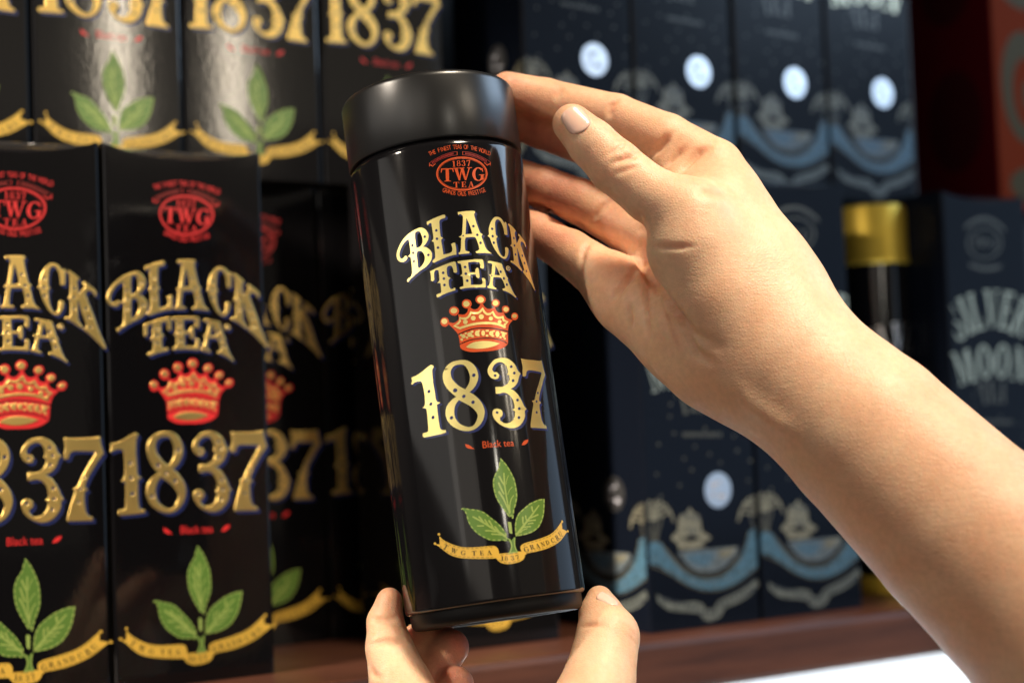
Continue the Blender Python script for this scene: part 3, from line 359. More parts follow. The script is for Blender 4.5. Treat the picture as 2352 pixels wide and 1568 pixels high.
["leaflight",1,[[-7.1,34.44],[-6.69,34.54],[-6.28,34.64],[-6.13,34.92],[-6.41,35.09],[-6.82,35.0],[-7.23,34.9],[-7.37,34.62]]],
["leaflight",1,[[-5.24,34.27],[-4.83,34.11],[-4.43,33.97],[-4.15,34.12],[-4.28,34.42],[-4.67,34.55],[-5.06,34.71],[-5.35,34.57]]],
["leaflight",1,[[-3.2,33.64],[-2.79,33.53],[-2.39,33.42],[-2.13,33.59],[-2.27,33.87],[-2.67,33.98],[-3.08,34.09],[-3.34,33.92]]],
["leaflight",1,[[-1.23,33.1],[-0.86,32.94],[-0.51,32.75],[-0.21,32.86],[-0.28,33.16],[-0.66,33.36],[-1.04,33.53],[-1.33,33.4]]],
["leaflight",1,[[0.58,32.17],[0.94,31.97],[1.29,31.78],[1.59,31.88],[1.52,32.19],[1.16,32.39],[0.8,32.58],[0.5,32.47]]],
["leaflight",1,[[2.06,30.93],[2.34,30.64],[2.61,30.34],[2.93,30.35],[2.95,30.66],[2.68,30.96],[2.41,31.25],[2.09,31.25]]],
["leaflight",1,[[3.43,29.48],[3.7,29.2],[3.98,28.92],[4.3,28.94],[4.32,29.26],[4.04,29.53],[3.77,29.81],[3.45,29.8]]],
["leaflight",1,[[4.83,28.09],[5.11,27.83],[5.36,27.53],[5.68,27.52],[5.73,27.84],[5.46,28.15],[5.16,28.43],[4.84,28.41]]],
["leaflight",1,[[6.12,26.59],[6.38,26.28],[6.64,25.96],[6.96,25.94],[7.01,26.25],[6.76,26.57],[6.5,26.89],[6.18,26.91]]],
["leaflight",1,[[7.27,24.94],[7.48,24.59],[7.69,24.24],[8.0,24.17],[8.1,24.48],[7.89,24.83],[7.68,25.18],[7.37,25.25]]],
["leaflight",1,[[8.19,23.17],[8.31,22.78],[8.44,22.39],[8.73,22.26],[8.9,22.53],[8.77,22.92],[8.65,23.32],[8.35,23.44]]],
["leaflight",1,[[8.18,21.4],[8.47,21.24],[8.5,20.95],[8.77,20.79],[8.97,21.03],[8.87,21.5],[8.45,21.8],[8.14,21.71]]],
["leaflight",1,[[8.21,20.72],[7.8,20.82],[7.39,20.92],[7.12,20.75],[7.27,20.47],[7.68,20.37],[8.09,20.27],[8.36,20.44]]],
["leaflight",1,[[6.11,21.12],[5.7,21.15],[5.29,21.19],[5.05,20.97],[5.24,20.72],[5.66,20.68],[6.07,20.65],[6.3,20.86]]],
["leaflight",1,[[4.1,21.32],[3.7,21.41],[3.31,21.51],[3.04,21.33],[3.19,21.05],[3.59,20.96],[3.99,20.86],[4.25,21.04]]],
["leaflight",1,[[2.18,21.77],[1.84,21.97],[1.5,22.18],[1.2,22.1],[1.25,21.79],[1.6,21.57],[1.95,21.37],[2.25,21.47]]],
["leaflight",1,[[0.49,22.84],[0.16,23.05],[-0.15,23.28],[-0.46,23.22],[-0.43,22.91],[-0.11,22.66],[0.24,22.44],[0.54,22.53]]],
["leaflight",1,[[-1.07,24.03],[-1.38,24.28],[-1.69,24.53],[-2.01,24.48],[-1.99,24.16],[-1.67,23.91],[-1.36,23.67],[-1.05,23.72]]],
["leaflight",1,[[-2.47,25.33],[-2.69,25.66],[-2.92,25.99],[-3.24,26.03],[-3.31,25.73],[-3.08,25.4],[-2.86,25.07],[-2.54,25.02]]],
["leaflight",1,[[-3.62,26.99],[-3.85,27.3],[-4.01,27.65],[-4.31,27.75],[-4.44,27.46],[-4.26,27.08],[-4.01,26.72],[-3.69,26.68]]],
["leaflight",1,[[-4.47,28.78],[-4.63,29.16],[-4.79,29.54],[-5.09,29.65],[-5.23,29.37],[-5.07,28.99],[-4.91,28.61],[-4.61,28.49]]],
["leaflight",1,[[-4.97,30.68],[-5.01,31.09],[-5.05,31.5],[-5.31,31.69],[-5.53,31.46],[-5.48,31.05],[-5.44,30.64],[-5.18,30.45]]],
["leaflight",1,[[-5.29,32.75],[-5.4,33.17],[-5.58,33.56],[-5.89,33.66],[-6.02,33.38],[-5.86,33.03],[-5.75,32.64],[-5.47,32.49]]],
["leaflight",1,[[27.1,34.82],[27.03,34.4],[26.95,33.98],[26.88,33.56],[27.17,33.33],[27.53,33.53],[27.61,33.95],[27.69,34.38],[27.76,34.8],[27.47,35.03]]],
["leaflight",1,[[26.73,32.74],[26.62,32.32],[26.5,31.91],[26.38,31.49],[26.64,31.25],[27.02,31.43],[27.14,31.84],[27.26,32.26],[27.38,32.67],[27.12,32.92]]],
["leaflight",1,[[26.15,30.67],[26.04,30.26],[25.93,29.85],[25.81,29.44],[26.06,29.19],[26.44,29.37],[26.55,29.78],[26.67,30.19],[26.79,30.6],[26.53,30.85]]],
["leaflight",1,[[25.48,28.7],[25.27,28.31],[25.06,27.92],[24.85,27.54],[25.03,27.26],[25.42,27.38],[25.63,27.76],[25.85,28.15],[26.06,28.54],[25.88,28.82]]],
["leaflight",1,[[24.47,26.81],[24.19,26.47],[23.9,26.13],[23.6,25.79],[23.69,25.48],[24.1,25.54],[24.39,25.88],[24.7,26.22],[24.99,26.58],[24.88,26.88]]],
["leaflight",1,[[23.03,25.11],[22.74,24.76],[22.5,24.45],[22.14,24.24],[22.1,23.92],[22.48,23.87],[22.92,24.14],[23.23,24.52],[23.52,24.86],[23.42,25.16]]],
["leaflight",1,[[21.32,23.81],[20.91,23.59],[20.5,23.36],[20.1,23.14],[20.03,22.82],[20.39,22.75],[20.8,22.97],[21.21,23.19],[21.62,23.42],[21.69,23.73]]],
["leaflight",1,[[19.3,22.87],[18.85,22.76],[18.4,22.64],[17.95,22.53],[17.79,22.24],[18.09,22.08],[18.53,22.19],[18.98,22.31],[19.43,22.42],[19.61,22.71]]],
["leaflight",1,[[17.1,22.31],[16.66,22.25],[16.22,22.22],[15.77,22.19],[15.55,21.94],[15.79,21.72],[16.24,21.75],[16.7,21.78],[17.16,21.84],[17.37,22.1]]],
["leaflight",1,[[14.88,22.14],[14.42,22.11],[13.97,22.06],[13.53,22.01],[13.33,21.75],[13.58,21.54],[14.03,21.59],[14.46,21.64],[14.9,21.67],[15.12,21.92]]],
["leaflight",1,[[12.92,21.75],[12.81,22.01],[12.81,22.39],[12.79,22.8],[12.54,23.0],[12.3,22.78],[12.31,22.37],[12.32,21.93],[12.45,21.59],[12.76,21.47]]],
["leaflight",1,[[12.84,23.59],[12.89,24.0],[12.94,24.4],[12.98,24.81],[12.75,25.04],[12.48,24.85],[12.44,24.44],[12.39,24.03],[12.35,23.63],[12.57,23.4]]],
["leaflight",1,[[13.06,25.57],[13.19,25.96],[13.32,26.35],[13.45,26.74],[13.28,27.01],[12.97,26.87],[12.84,26.48],[12.71,26.09],[12.58,25.7],[12.75,25.43]]],
["leaflight",1,[[13.71,27.51],[13.83,27.88],[14.01,28.21],[14.24,28.54],[14.15,28.85],[13.81,28.79],[13.58,28.43],[13.36,28.05],[13.23,27.64],[13.4,27.37]]],
["leaflight",1,[[14.7,29.24],[14.93,29.57],[15.15,29.86],[15.48,30.08],[15.51,30.4],[15.17,30.45],[14.79,30.18],[14.5,29.83],[14.27,29.47],[14.37,29.17]]],
["leaflight",1,[[16.18,30.58],[16.54,30.83],[16.89,31.09],[17.25,31.34],[17.28,31.66],[16.93,31.71],[16.57,31.45],[16.22,31.2],[15.87,30.95],[15.84,30.63]]],
["leaflight",1,[[18.0,31.77],[18.39,32.0],[18.79,32.22],[19.19,32.45],[19.26,32.77],[18.9,32.85],[18.5,32.62],[18.11,32.39],[17.72,32.16],[17.65,31.85]]],
["leaflight",1,[[20.0,32.92],[20.39,33.13],[20.82,33.27],[21.29,33.41],[21.45,33.71],[21.12,33.86],[20.65,33.71],[20.16,33.56],[19.71,33.31],[19.64,33.0]]],
["leaflight",1,[[22.25,33.7],[22.74,33.85],[23.23,34.0],[23.73,34.15],[23.9,34.45],[23.55,34.59],[23.05,34.44],[22.56,34.3],[22.07,34.15],[21.91,33.85]]],
["leaflight",1,[[24.69,34.35],[25.24,34.39],[25.79,34.44],[26.35,34.48],[26.63,34.74],[26.32,34.96],[25.76,34.91],[25.21,34.87],[24.67,34.82],[24.41,34.56]]],
["leaflight",1,[[11.59,21.07],[11.3,19.64],[11.23,17.64],[11.69,15.98],[11.92,15.87],[12.06,16.08],[11.61,17.68],[11.68,19.61],[11.97,21.0],[11.81,21.2]]],
["leaflight",1,[[9.24,20.7],[9.77,19.75],[9.99,18.22],[9.43,16.52],[8.46,15.31],[8.51,15.07],[8.76,15.09],[9.77,16.35],[10.37,18.18],[10.13,19.86],[9.58,20.87],[9.33,20.93]]],
["leaflight",2,[[8.93,15.04],[10.32,15.43],[12.22,15.41],[12.4,15.59],[12.23,15.78],[10.28,15.8],[8.83,15.39],[8.72,15.17]]],
["leaflight",1,[[10.78,46.17],[10.47,41.66],[10.52,37.12],[10.81,30.46],[11.09,30.24],[11.35,30.49],[11.08,37.15],[11.06,41.66],[11.38,46.14],[11.1,46.42]]],
["leaflight",2,[[8.71,45.04],[9.57,42.95],[10.53,41.26],[10.89,41.18],[11.02,41.52],[10.17,43.22],[9.43,45.31],[8.95,45.48]]],
["leaflight",3,[[8.11,42.61],[8.88,40.13],[9.66,38.13],[10.03,38.0],[10.22,38.34],[9.5,40.34],[8.79,42.82],[8.36,43.01]]],
["leaflight",4,[[7.76,39.14],[9.16,36.37],[9.93,33.93],[10.82,31.2],[11.12,31.07],[11.29,31.35],[10.49,34.1],[9.78,36.61],[8.45,39.46],[7.96,39.6]]],
["leaflight",1,[[12.66,45.25],[11.8,43.72],[11.21,41.9],[11.31,41.75],[11.48,41.82],[12.08,43.61],[12.96,45.1],[12.88,45.3]]],
["leaflight",2,[[13.57,40.67],[12.27,39.57],[11.34,37.92],[11.4,37.75],[11.58,37.8],[12.51,39.4],[13.79,40.44],[13.8,40.65]]],
["leaflight",3,[[13.6,37.34],[12.37,35.98],[11.36,33.68],[11.5,33.4],[11.82,33.51],[12.76,35.78],[13.9,37.11],[13.87,37.35]]],
["leaflight",4,[[11.18,33.64],[10.99,32.05],[11.08,30.83],[11.36,30.61],[11.63,30.86],[11.62,32.03],[11.89,33.57],[11.58,33.91]]],
["leaflight",1,[[-3.3,30.93],[-0.09,28.45],[3.67,25.26],[7.94,21.72],[8.55,21.81],[8.53,22.41],[4.17,25.86],[0.33,28.98],[-2.95,31.39],[-3.34,31.32]]],
["leaflight",2,[[-1.09,30.62],[-0.28,29.51],[0.62,27.98],[0.93,27.9],[1.04,28.2],[0.24,29.81],[-0.48,31.02],[-0.97,31.1]]],
["leaflight",3,[[0.98,29.21],[1.41,28.38],[2.04,27.0],[2.37,26.88],[2.52,27.2],[1.94,28.62],[1.55,29.48],[1.14,29.6]]],
["leaflight",4,[[2.41,28.57],[3.08,27.35],[3.8,25.46],[4.13,25.32],[4.3,25.63],[3.69,27.6],[3.12,28.92],[2.61,29.06]]],
["leaflight",1,[[-1.94,27.17],[-0.64,26.99],[0.54,26.89],[0.78,27.11],[0.59,27.36],[-0.58,27.48],[-1.87,27.68],[-2.14,27.46]]],
["leaflight",2,[[0.91,24.89],[2.7,24.61],[4.72,24.01],[5.03,24.19],[4.88,24.51],[2.83,25.14],[1.01,25.46],[0.7,25.22]]],
["leaflight",3,[[3.07,23.29],[4.61,23.04],[6.92,22.49],[7.22,22.69],[7.05,23.0],[4.73,23.57],[3.16,23.85],[2.86,23.61]]],
["leaflight",4,[[4.41,26.08],[5.19,24.95],[5.93,23.56],[6.3,23.46],[6.44,23.82],[5.71,25.25],[4.94,26.42],[4.52,26.49]]],
["leaflight",1,[[13.12,21.78],[16.92,25.39],[20.4,28.58],[24.57,32.33],[24.55,32.65],[24.14,32.65],[19.88,29.01],[16.3,25.94],[12.42,22.43],[12.45,21.8]]],
["leaflight",2,[[20.42,32.17],[20.5,31.35],[20.74,30.26],[21.13,30.06],[21.43,30.37],[21.28,31.45],[21.31,32.23],[20.85,32.53]]],
["leaflight",3,[[23.11,29.26],[21.24,28.72],[19.29,28.21],[19.08,27.85],[19.46,27.65],[21.44,28.15],[23.33,28.66],[23.56,29.06]]],
["leaflight",4,[[21.74,27.2],[19.84,27.22],[17.68,27.1],[17.42,26.82],[17.69,26.57],[19.83,26.7],[21.71,26.68],[22.01,26.94]]],
["leaflight",1,[[20.46,26.11],[19.19,26.14],[18.08,25.94],[17.9,25.7],[18.14,25.53],[19.2,25.67],[20.4,25.59],[20.71,25.84]]],
["leaflight",2,[[19.17,24.87],[17.66,24.97],[15.86,24.89],[15.6,24.61],[15.87,24.37],[17.64,24.47],[19.12,24.4],[19.39,24.62]]],
["leaflight",3,[[15.96,28.64],[15.81,27.32],[15.81,25.98],[16.06,25.77],[16.34,25.98],[16.45,27.28],[16.71,28.57],[16.38,28.91]]],
["leaflight",4,[[17.26,29.01],[17.3,28.06],[17.5,27.11],[17.76,26.96],[17.97,27.18],[17.87,28.12],[17.91,29.03],[17.58,29.28]]],
["leaflight",1,[[14.56,22.55],[15.8,23.46],[17.57,23.81],[17.72,24.02],[17.49,24.17],[15.63,23.82],[14.28,22.88],[14.26,22.6]]]],"ribbon":[["ribbon",1,[[4.78,15.74],[7.52,15.67],[10.82,15.67],[13.59,15.56],[14.66,14.76],[14.94,13.52],[14.0,12.41],[12.03,11.67],[8.71,11.4],[6.25,11.8],[4.65,12.71],[3.62,14.07],[3.94,15.23]]],
["ribbon",2,[[-17.83,25.79],[-16.31,24.33],[-14.0,22.67],[-11.15,21.18],[-8.26,20.16],[-4.54,19.56],[-0.5,19.31],[3.29,19.02],[4.35,18.31],[4.8,17.3],[4.83,15.61],[3.62,14.19],[0.64,14.45],[-4.72,15.2],[-9.5,16.14],[-13.16,17.5],[-15.98,19.58],[-18.26,21.71],[-20.04,23.08],[-18.08,22.82],[-17.89,24.26]]],
["ribbon",2,[[13.58,16.57],[13.73,17.53],[14.54,18.16],[15.95,18.62],[20.18,19.26],[24.44,20.03],[28.17,20.98],[31.39,22.49],[34.05,24.19],[36.14,25.7],[36.21,24.21],[36.0,22.75],[39.71,21.75],[37.33,20.39],[32.89,17.9],[28.53,16.41],[24.23,15.41],[19.98,14.9],[16.33,14.58],[14.91,13.96],[13.98,15.08]]],
["ribbon",2,[[-17.22,26.55],[-17.4,26.2],[-17.82,26.09],[-18.22,26.29],[-18.37,26.67],[-18.19,27.02],[-17.77,27.12],[-17.37,26.93]]],
["ribbon",2,[[-19.58,23.31],[-19.76,22.97],[-20.17,22.86],[-20.57,23.05],[-20.73,23.44],[-20.54,23.78],[-20.13,23.89],[-19.73,23.7]]],
["ribbon",2,[[37.35,25.58],[37.14,25.22],[36.69,25.11],[36.25,25.31],[36.08,25.71],[36.28,26.07],[36.74,26.19],[37.18,25.99]]],
["ribbon",2,[[40.88,21.76],[40.67,21.39],[40.21,21.28],[39.77,21.49],[39.6,21.89],[39.81,22.25],[40.27,22.37],[40.71,22.16]]],
["ink",3,[[-17.02,24.22],[-16.64,23.94],[-16.13,23.55],[-16.02,23.68],[-16.53,24.06],[-16.91,24.35]]],
["ink",3,[[-15.62,23.17],[-15.24,22.88],[-14.72,22.5],[-14.61,22.62],[-15.13,23.01],[-15.51,23.29]]],
["ink",3,[[-14.18,22.13],[-13.73,21.9],[-13.14,21.59],[-13.06,21.73],[-13.65,22.04],[-14.1,22.27]]],
["ink",3,[[-12.55,21.28],[-12.1,21.05],[-11.51,20.74],[-11.43,20.89],[-12.02,21.19],[-12.47,21.43]]],
["ink",3,[[-10.88,20.48],[-10.4,20.31],[-9.76,20.1],[-9.7,20.25],[-10.35,20.47],[-10.83,20.63]]],
["ink",3,[[-9.11,19.88],[-8.63,19.71],[-7.98,19.55],[-7.94,19.71],[-8.58,19.87],[-9.06,20.03]]],
["ink",3,[[-7.32,19.45],[-6.84,19.38],[-6.19,19.28],[-6.17,19.44],[-6.82,19.54],[-7.31,19.62]]],
["ink",3,[[-5.54,19.18],[-5.05,19.1],[-4.4,19.02],[-4.39,19.18],[-5.04,19.27],[-5.52,19.34]]],
["ink",3,[[-3.75,18.98],[-3.27,18.96],[-2.62,18.92],[-2.62,19.09],[-3.27,19.12],[-3.75,19.15]]],
["ink",3,[[-1.97,18.88],[-1.49,18.86],[-0.84,18.82],[-0.85,18.99],[-1.49,19.02],[-1.98,19.05]]],
["ink",3,[[-0.19,18.77],[0.3,18.72],[0.96,18.66],[0.96,18.83],[0.3,18.89],[-0.19,18.94]]],
["ink",3,[[1.62,18.6],[2.11,18.55],[2.77,18.48],[2.78,18.65],[2.12,18.72],[1.62,18.76]]],
["ink",3,[[-18.17,22.07],[-17.83,21.75],[-17.37,21.33],[-17.25,21.44],[-17.7,21.86],[-18.05,22.18]]],
["ink",3,[[-16.91,20.9],[-16.57,20.59],[-16.11,20.17],[-15.98,20.28],[-16.44,20.7],[-16.79,21.02]]],
["ink",3,[[-15.62,19.75],[-15.22,19.47],[-14.68,19.09],[-14.58,19.22],[-15.11,19.59],[-15.52,19.87]]],
["ink",3,[[-14.14,18.72],[-13.74,18.44],[-13.2,18.06],[-13.1,18.19],[-13.63,18.57],[-14.04,18.85]]],
["ink",3,[[-12.6,17.75],[-12.14,17.57],[-11.52,17.33],[-11.46,17.48],[-12.08,17.72],[-12.54,17.9]]],
["ink",3,[[-10.9,17.1],[-10.44,16.92],[-9.82,16.68],[-9.76,16.83],[-10.38,17.07],[-10.84,17.25]]],
["ink",3,[[-9.17,16.49],[-8.7,16.4],[-8.06,16.27],[-8.04,16.43],[-8.67,16.56],[-9.15,16.65]]],
["ink",3,[[-7.43,16.14],[-6.95,16.04],[-6.31,15.92],[-6.29,16.08],[-6.92,16.21],[-7.4,16.3]]],
["ink",3,[[-5.67,15.79],[-5.19,15.69],[-4.55,15.57],[-4.53,15.73],[-5.17,15.85],[-5.65,15.95]]],
["ink",3,[[-3.9,15.48],[-3.41,15.41],[-2.76,15.32],[-2.75,15.49],[-3.4,15.58],[-3.89,15.65]]],
["ink",3,[[-2.11,15.23],[-1.63,15.16],[-0.97,15.07],[-0.96,15.24],[-1.61,15.33],[-2.1,15.4]]],
["ink",3,[[-0.32,14.98],[0.17,14.91],[0.82,14.83],[0.83,15.0],[0.18,15.08],[-0.31,15.15]]],
["ink",3,[[1.49,14.78],[1.98,14.74],[2.64,14.69],[2.64,14.85],[1.98,14.91],[1.49,14.95]]],
["ink",3,[[5.46,15.17],[5.97,15.17],[6.65,15.18],[6.64,15.35],[5.95,15.34],[5.44,15.34]]],
["ink",3,[[7.34,15.18],[7.84,15.18],[8.5,15.17],[8.48,15.34],[7.82,15.35],[7.32,15.35]]],
["ink",3,[[9.16,15.17],[9.65,15.16],[10.32,15.16],[10.3,15.33],[9.64,15.33],[9.14,15.34]]],
["ink",3,[[10.98,15.15],[11.49,15.14],[12.17,15.12],[12.16,15.29],[11.48,15.31],[10.97,15.32]]],
["ink",3,[[4.49,13.42],[4.92,13.12],[5.5,12.72],[5.61,12.85],[5.03,13.25],[4.6,13.55]]],
["ink",3,[[6.1,12.3],[6.58,12.14],[7.24,12.03],[7.26,12.19],[6.62,12.31],[6.16,12.46]]],
["ink",3,[[7.9,11.92],[8.4,11.83],[9.07,11.8],[9.06,11.97],[8.4,12.0],[7.92,12.08]]],
["ink",3,[[9.76,11.87],[10.27,11.91],[10.94,11.97],[10.91,12.14],[10.23,12.08],[9.72,12.03]]],
["ink",3,[[11.64,12.04],[12.12,12.18],[12.74,12.44],[12.64,12.59],[12.03,12.34],[11.56,12.2]]],
["ink",3,[[14.84,17.45],[15.31,17.65],[15.94,17.92],[15.84,18.07],[15.21,17.81],[14.74,17.61]]],
["ink",3,[[16.56,18.1],[17.05,18.18],[17.71,18.29],[17.66,18.45],[17.0,18.35],[16.51,18.27]]],
["ink",3,[[18.37,18.39],[18.86,18.47],[19.52,18.58],[19.47,18.75],[18.81,18.64],[18.32,18.56]]],
["ink",3,[[20.18,18.69],[20.67,18.78],[21.33,18.9],[21.27,19.06],[20.62,18.95],[20.13,18.86]]],
["ink",3,[[21.98,19.01],[22.47,19.1],[23.13,19.22],[23.08,19.39],[22.42,19.27],[21.93,19.18]]],
["ink",3,[[23.79,19.34],[24.28,19.43],[24.93,19.57],[24.87,19.74],[24.22,19.59],[23.73,19.5]]],
["ink",3,[[25.57,19.73],[26.06,19.84],[26.7,20.0],[26.63,20.16],[25.99,20.01],[25.51,19.89]]],
["ink",3,[[27.34,20.15],[27.83,20.27],[28.47,20.43],[28.4,20.59],[27.76,20.44],[27.27,20.32]]],
["ink",3,[[29.07,20.71],[29.51,20.91],[30.09,21.19],[29.99,21.34],[29.4,21.07],[28.97,20.86]]],
["ink",3,[[30.68,21.46],[31.12,21.67],[31.7,21.94],[31.6,22.09],[31.01,21.82],[30.57,21.61]]],
["ink",3,[[32.27,22.29],[32.69,22.55],[33.25,22.9],[33.13,23.04],[32.57,22.7],[32.15,22.44]]],
["ink",3,[[15.52,14.54],[16.02,14.62],[16.68,14.72],[16.63,14.89],[15.97,14.78],[15.47,14.7]]],
["ink",3,[[17.35,14.83],[17.85,14.91],[18.52,15.01],[18.47,15.18],[17.8,15.07],[17.3,14.99]]],
["ink",3,[[19.19,15.12],[19.69,15.2],[20.36,15.3],[20.31,15.46],[19.64,15.37],[19.14,15.29]]],
["ink",3,[[21.04,15.38],[21.55,15.45],[22.23,15.54],[22.18,15.71],[21.5,15.62],[20.99,15.55]]],
["ink",3,[[22.91,15.63],[23.42,15.7],[24.1,15.79],[24.06,15.95],[23.37,15.87],[22.86,15.8]]],
["ink",3,[[24.78,15.92],[25.27,16.04],[25.93,16.19],[25.87,16.36],[25.21,16.21],[24.71,16.09]]],
["ink",3,[[26.6,16.35],[27.09,16.46],[27.76,16.62],[27.69,16.78],[27.03,16.63],[26.53,16.51]]],
["ink",3,[[28.43,16.77],[28.91,16.93],[29.53,17.15],[29.44,17.31],[28.82,17.09],[28.35,16.94]]],
["ink",3,[[30.16,17.38],[30.63,17.55],[31.26,17.78],[31.17,17.94],[30.54,17.71],[30.07,17.54]]],
["ink",3,[[31.88,18.01],[32.36,18.18],[32.96,18.45],[32.86,18.61],[32.26,18.34],[31.79,18.17]]],
["ink",3,[[33.54,18.77],[33.97,19.0],[34.54,19.31],[34.42,19.46],[33.85,19.15],[33.42,18.91]]],
["ink",3,[[35.11,19.62],[35.54,19.86],[36.11,20.17],[36.0,20.32],[35.42,20.01],[34.99,19.77]]],
["ink",3,[[-15.17,22.21],[-14.79,21.94],[-15.95,20.54],[-16.34,20.81]]],
["ink",4,[[-15.68,22.64],[-14.2,21.6],[-14.3,21.48],[-15.78,22.52]]],
["ink",5,[[-15.68,22.64],[-15.52,22.53],[-16.02,22.17],[-16.11,22.23]]],
["ink",6,[[-14.36,21.71],[-14.2,21.6],[-14.52,21.11],[-14.61,21.17]]],
["ink",7,[[-16.5,20.99],[-15.73,20.44],[-15.79,20.36],[-16.57,20.9]]],
["ink",3,[[-12.96,20.66],[-12.55,20.46],[-13.02,18.74],[-13.25,18.85]]],
["ink",4,[[-12.06,20.23],[-11.91,20.15],[-13.1,18.78],[-13.25,18.85]]],
["ink",5,[[-12.21,20.3],[-11.8,20.1],[-12.23,18.37],[-12.46,18.48]]],
["ink",6,[[-11.08,19.76],[-10.93,19.69],[-12.27,18.39],[-12.42,18.46]]],
["ink",7,[[-13.14,20.78],[-12.38,20.42],[-12.43,20.33],[-13.18,20.69]]],
["ink",8,[[-12.31,20.38],[-11.63,20.06],[-11.68,19.97],[-12.36,20.29]]],
["ink",9,[[-11.29,19.9],[-10.65,19.59],[-10.7,19.51],[-11.34,19.81]]],
["ink",3,[[-7.89,18.48],[-8.04,18.68],[-8.24,18.84],[-8.47,18.94],[-8.72,18.98],[-8.96,18.95],[-9.19,18.86],[-9.38,18.71],[-9.53,18.52],[-9.61,18.29],[-9.63,18.05],[-9.59,17.81],[-9.48,17.58],[-9.31,17.4],[-9.11,17.25],[-8.87,17.17],[-8.62,17.15],[-8.38,17.19],[-8.16,17.3],[-8.46,17.46],[-8.59,17.35],[-8.72,17.3],[-8.86,17.29],[-8.98,17.35],[-9.08,17.45],[-9.16,17.6],[-9.2,17.78],[-9.21,17.98],[-9.18,18.18],[-9.12,18.38],[-9.02,18.55],[-8.91,18.7],[-8.78,18.79],[-8.64,18.83],[-8.51,18.82],[-8.4,18.76],[-8.3,18.64],[-8.23,18.48]]],
["ink",4,[[-8.37,17.88],[-7.97,17.78],[-8.12,17.12],[-8.51,17.22]]],
["ink",5,[[-8.61,17.98],[-7.82,17.78],[-7.84,17.69],[-8.64,17.89]]],
["ink",6,[[-8.02,18.66],[-7.88,18.63],[-7.92,18.18],[-8.04,18.21]]],
["ink",3,[[-4.67,18.19],[-4.22,18.14],[-4.33,16.45],[-4.78,16.5]]],
["ink",4,[[-5.3,18.32],[-3.59,18.11],[-3.6,17.97],[-5.3,18.18]]],
["ink",5,[[-5.3,18.32],[-5.11,18.3],[-5.29,17.78],[-5.39,17.79]]],
["ink",6,[[-3.77,18.13],[-3.59,18.11],[-3.56,17.56],[-3.66,17.58]]],
["ink",7,[[-5.0,16.58],[-4.1,16.46],[-4.11,16.36],[-5.0,16.48]]],
["ink",3,[[-2.17,17.9],[-1.73,17.86],[-1.77,16.17],[-2.21,16.21]]],
["ink",4,[[-2.36,17.95],[-1.01,17.83],[-1.01,17.71],[-2.37,17.84]]],
["ink",5,[[-2.4,16.31],[-0.97,16.17],[-0.97,16.05],[-2.41,16.19]]],
["ink",6,[[-1.83,17.09],[-1.27,17.04],[-1.27,16.94],[-1.83,16.99]]],
["ink",7,[[-1.17,17.84],[-1.01,17.83],[-0.98,17.36],[-1.1,17.37]]],
["ink",8,[[-1.1,16.56],[-0.96,16.55],[-0.93,16.05],[-1.13,16.07]]],
["ink",9,[[-1.34,17.22],[-1.22,17.21],[-1.24,16.72],[-1.36,16.73]]],
["ink",3,[[1.16,17.57],[1.32,17.56],[0.73,15.86],[0.59,15.87]]],
["ink",4,[[1.12,17.57],[1.44,17.55],[2.03,15.78],[1.59,15.81]]],
["ink",5,[[0.86,16.49],[1.66,16.44],[1.66,16.34],[0.86,16.4]]],
["ink",6,[[0.37,15.95],[0.97,15.91],[0.97,15.81],[0.37,15.85]]],
["ink",7,[[1.49,15.88],[2.25,15.83],[2.25,15.73],[1.49,15.78]]],
["ink",3,[[5.8,14.67],[6.23,14.6],[6.06,13.02],[5.63,13.09]]],
["ink",4,[[5.8,14.74],[6.23,14.67],[5.77,14.47],[5.46,14.52]]],
["ink",5,[[5.4,13.17],[6.3,13.02],[6.29,12.93],[5.39,13.07]]],
["ink",3,[[7.96,13.95],[7.91,13.77],[7.79,13.64],[7.61,13.56],[7.41,13.54],[7.2,13.6],[7.04,13.72],[6.93,13.89],[6.9,14.07],[6.94,14.24],[7.07,14.38],[7.24,14.46],[7.45,14.47],[7.65,14.41],[7.82,14.29],[7.93,14.13],[7.96,13.95],[7.7,13.98],[7.69,14.12],[7.63,14.24],[7.55,14.33],[7.44,14.37],[7.34,14.35],[7.24,14.29],[7.18,14.17],[7.15,14.04],[7.17,13.9],[7.22,13.77],[7.31,13.69],[7.41,13.65],[7.52,13.66],[7.61,13.73],[7.68,13.84],[7.7,13.98]]],
["ink",4,[[8.02,13.13],[7.96,12.95],[7.82,12.81],[7.61,12.73],[7.37,12.72],[7.13,12.78],[6.93,12.91],[6.8,13.08],[6.76,13.27],[6.82,13.45],[6.96,13.59],[7.17,13.67],[7.41,13.68],[7.65,13.62],[7.85,13.49],[7.98,13.32],[8.02,13.13],[7.73,13.16],[7.71,13.31],[7.64,13.44],[7.53,13.53],[7.41,13.58],[7.28,13.56],[7.17,13.49],[7.09,13.38],[7.06,13.24],[7.08,13.09],[7.14,12.96],[7.25,12.86],[7.37,12.82],[7.5,12.83],[7.62,12.9],[7.69,13.02],[7.73,13.16]]],
["ink",3,[[9.27,14.18],[9.39,14.31],[9.56,14.38],[9.75,14.4],[9.94,14.36],[10.11,14.27],[10.24,14.13],[10.31,13.97],[10.31,13.8],[10.24,13.65],[10.11,13.54],[9.94,13.47],[9.74,13.47],[9.76,13.57],[9.84,13.58],[9.91,13.63],[9.96,13.72],[9.98,13.84],[9.98,13.97],[9.95,14.09],[9.89,14.2],[9.83,14.27],[9.75,14.3],[9.67,14.28],[9.61,14.22],[9.57,14.12]]],
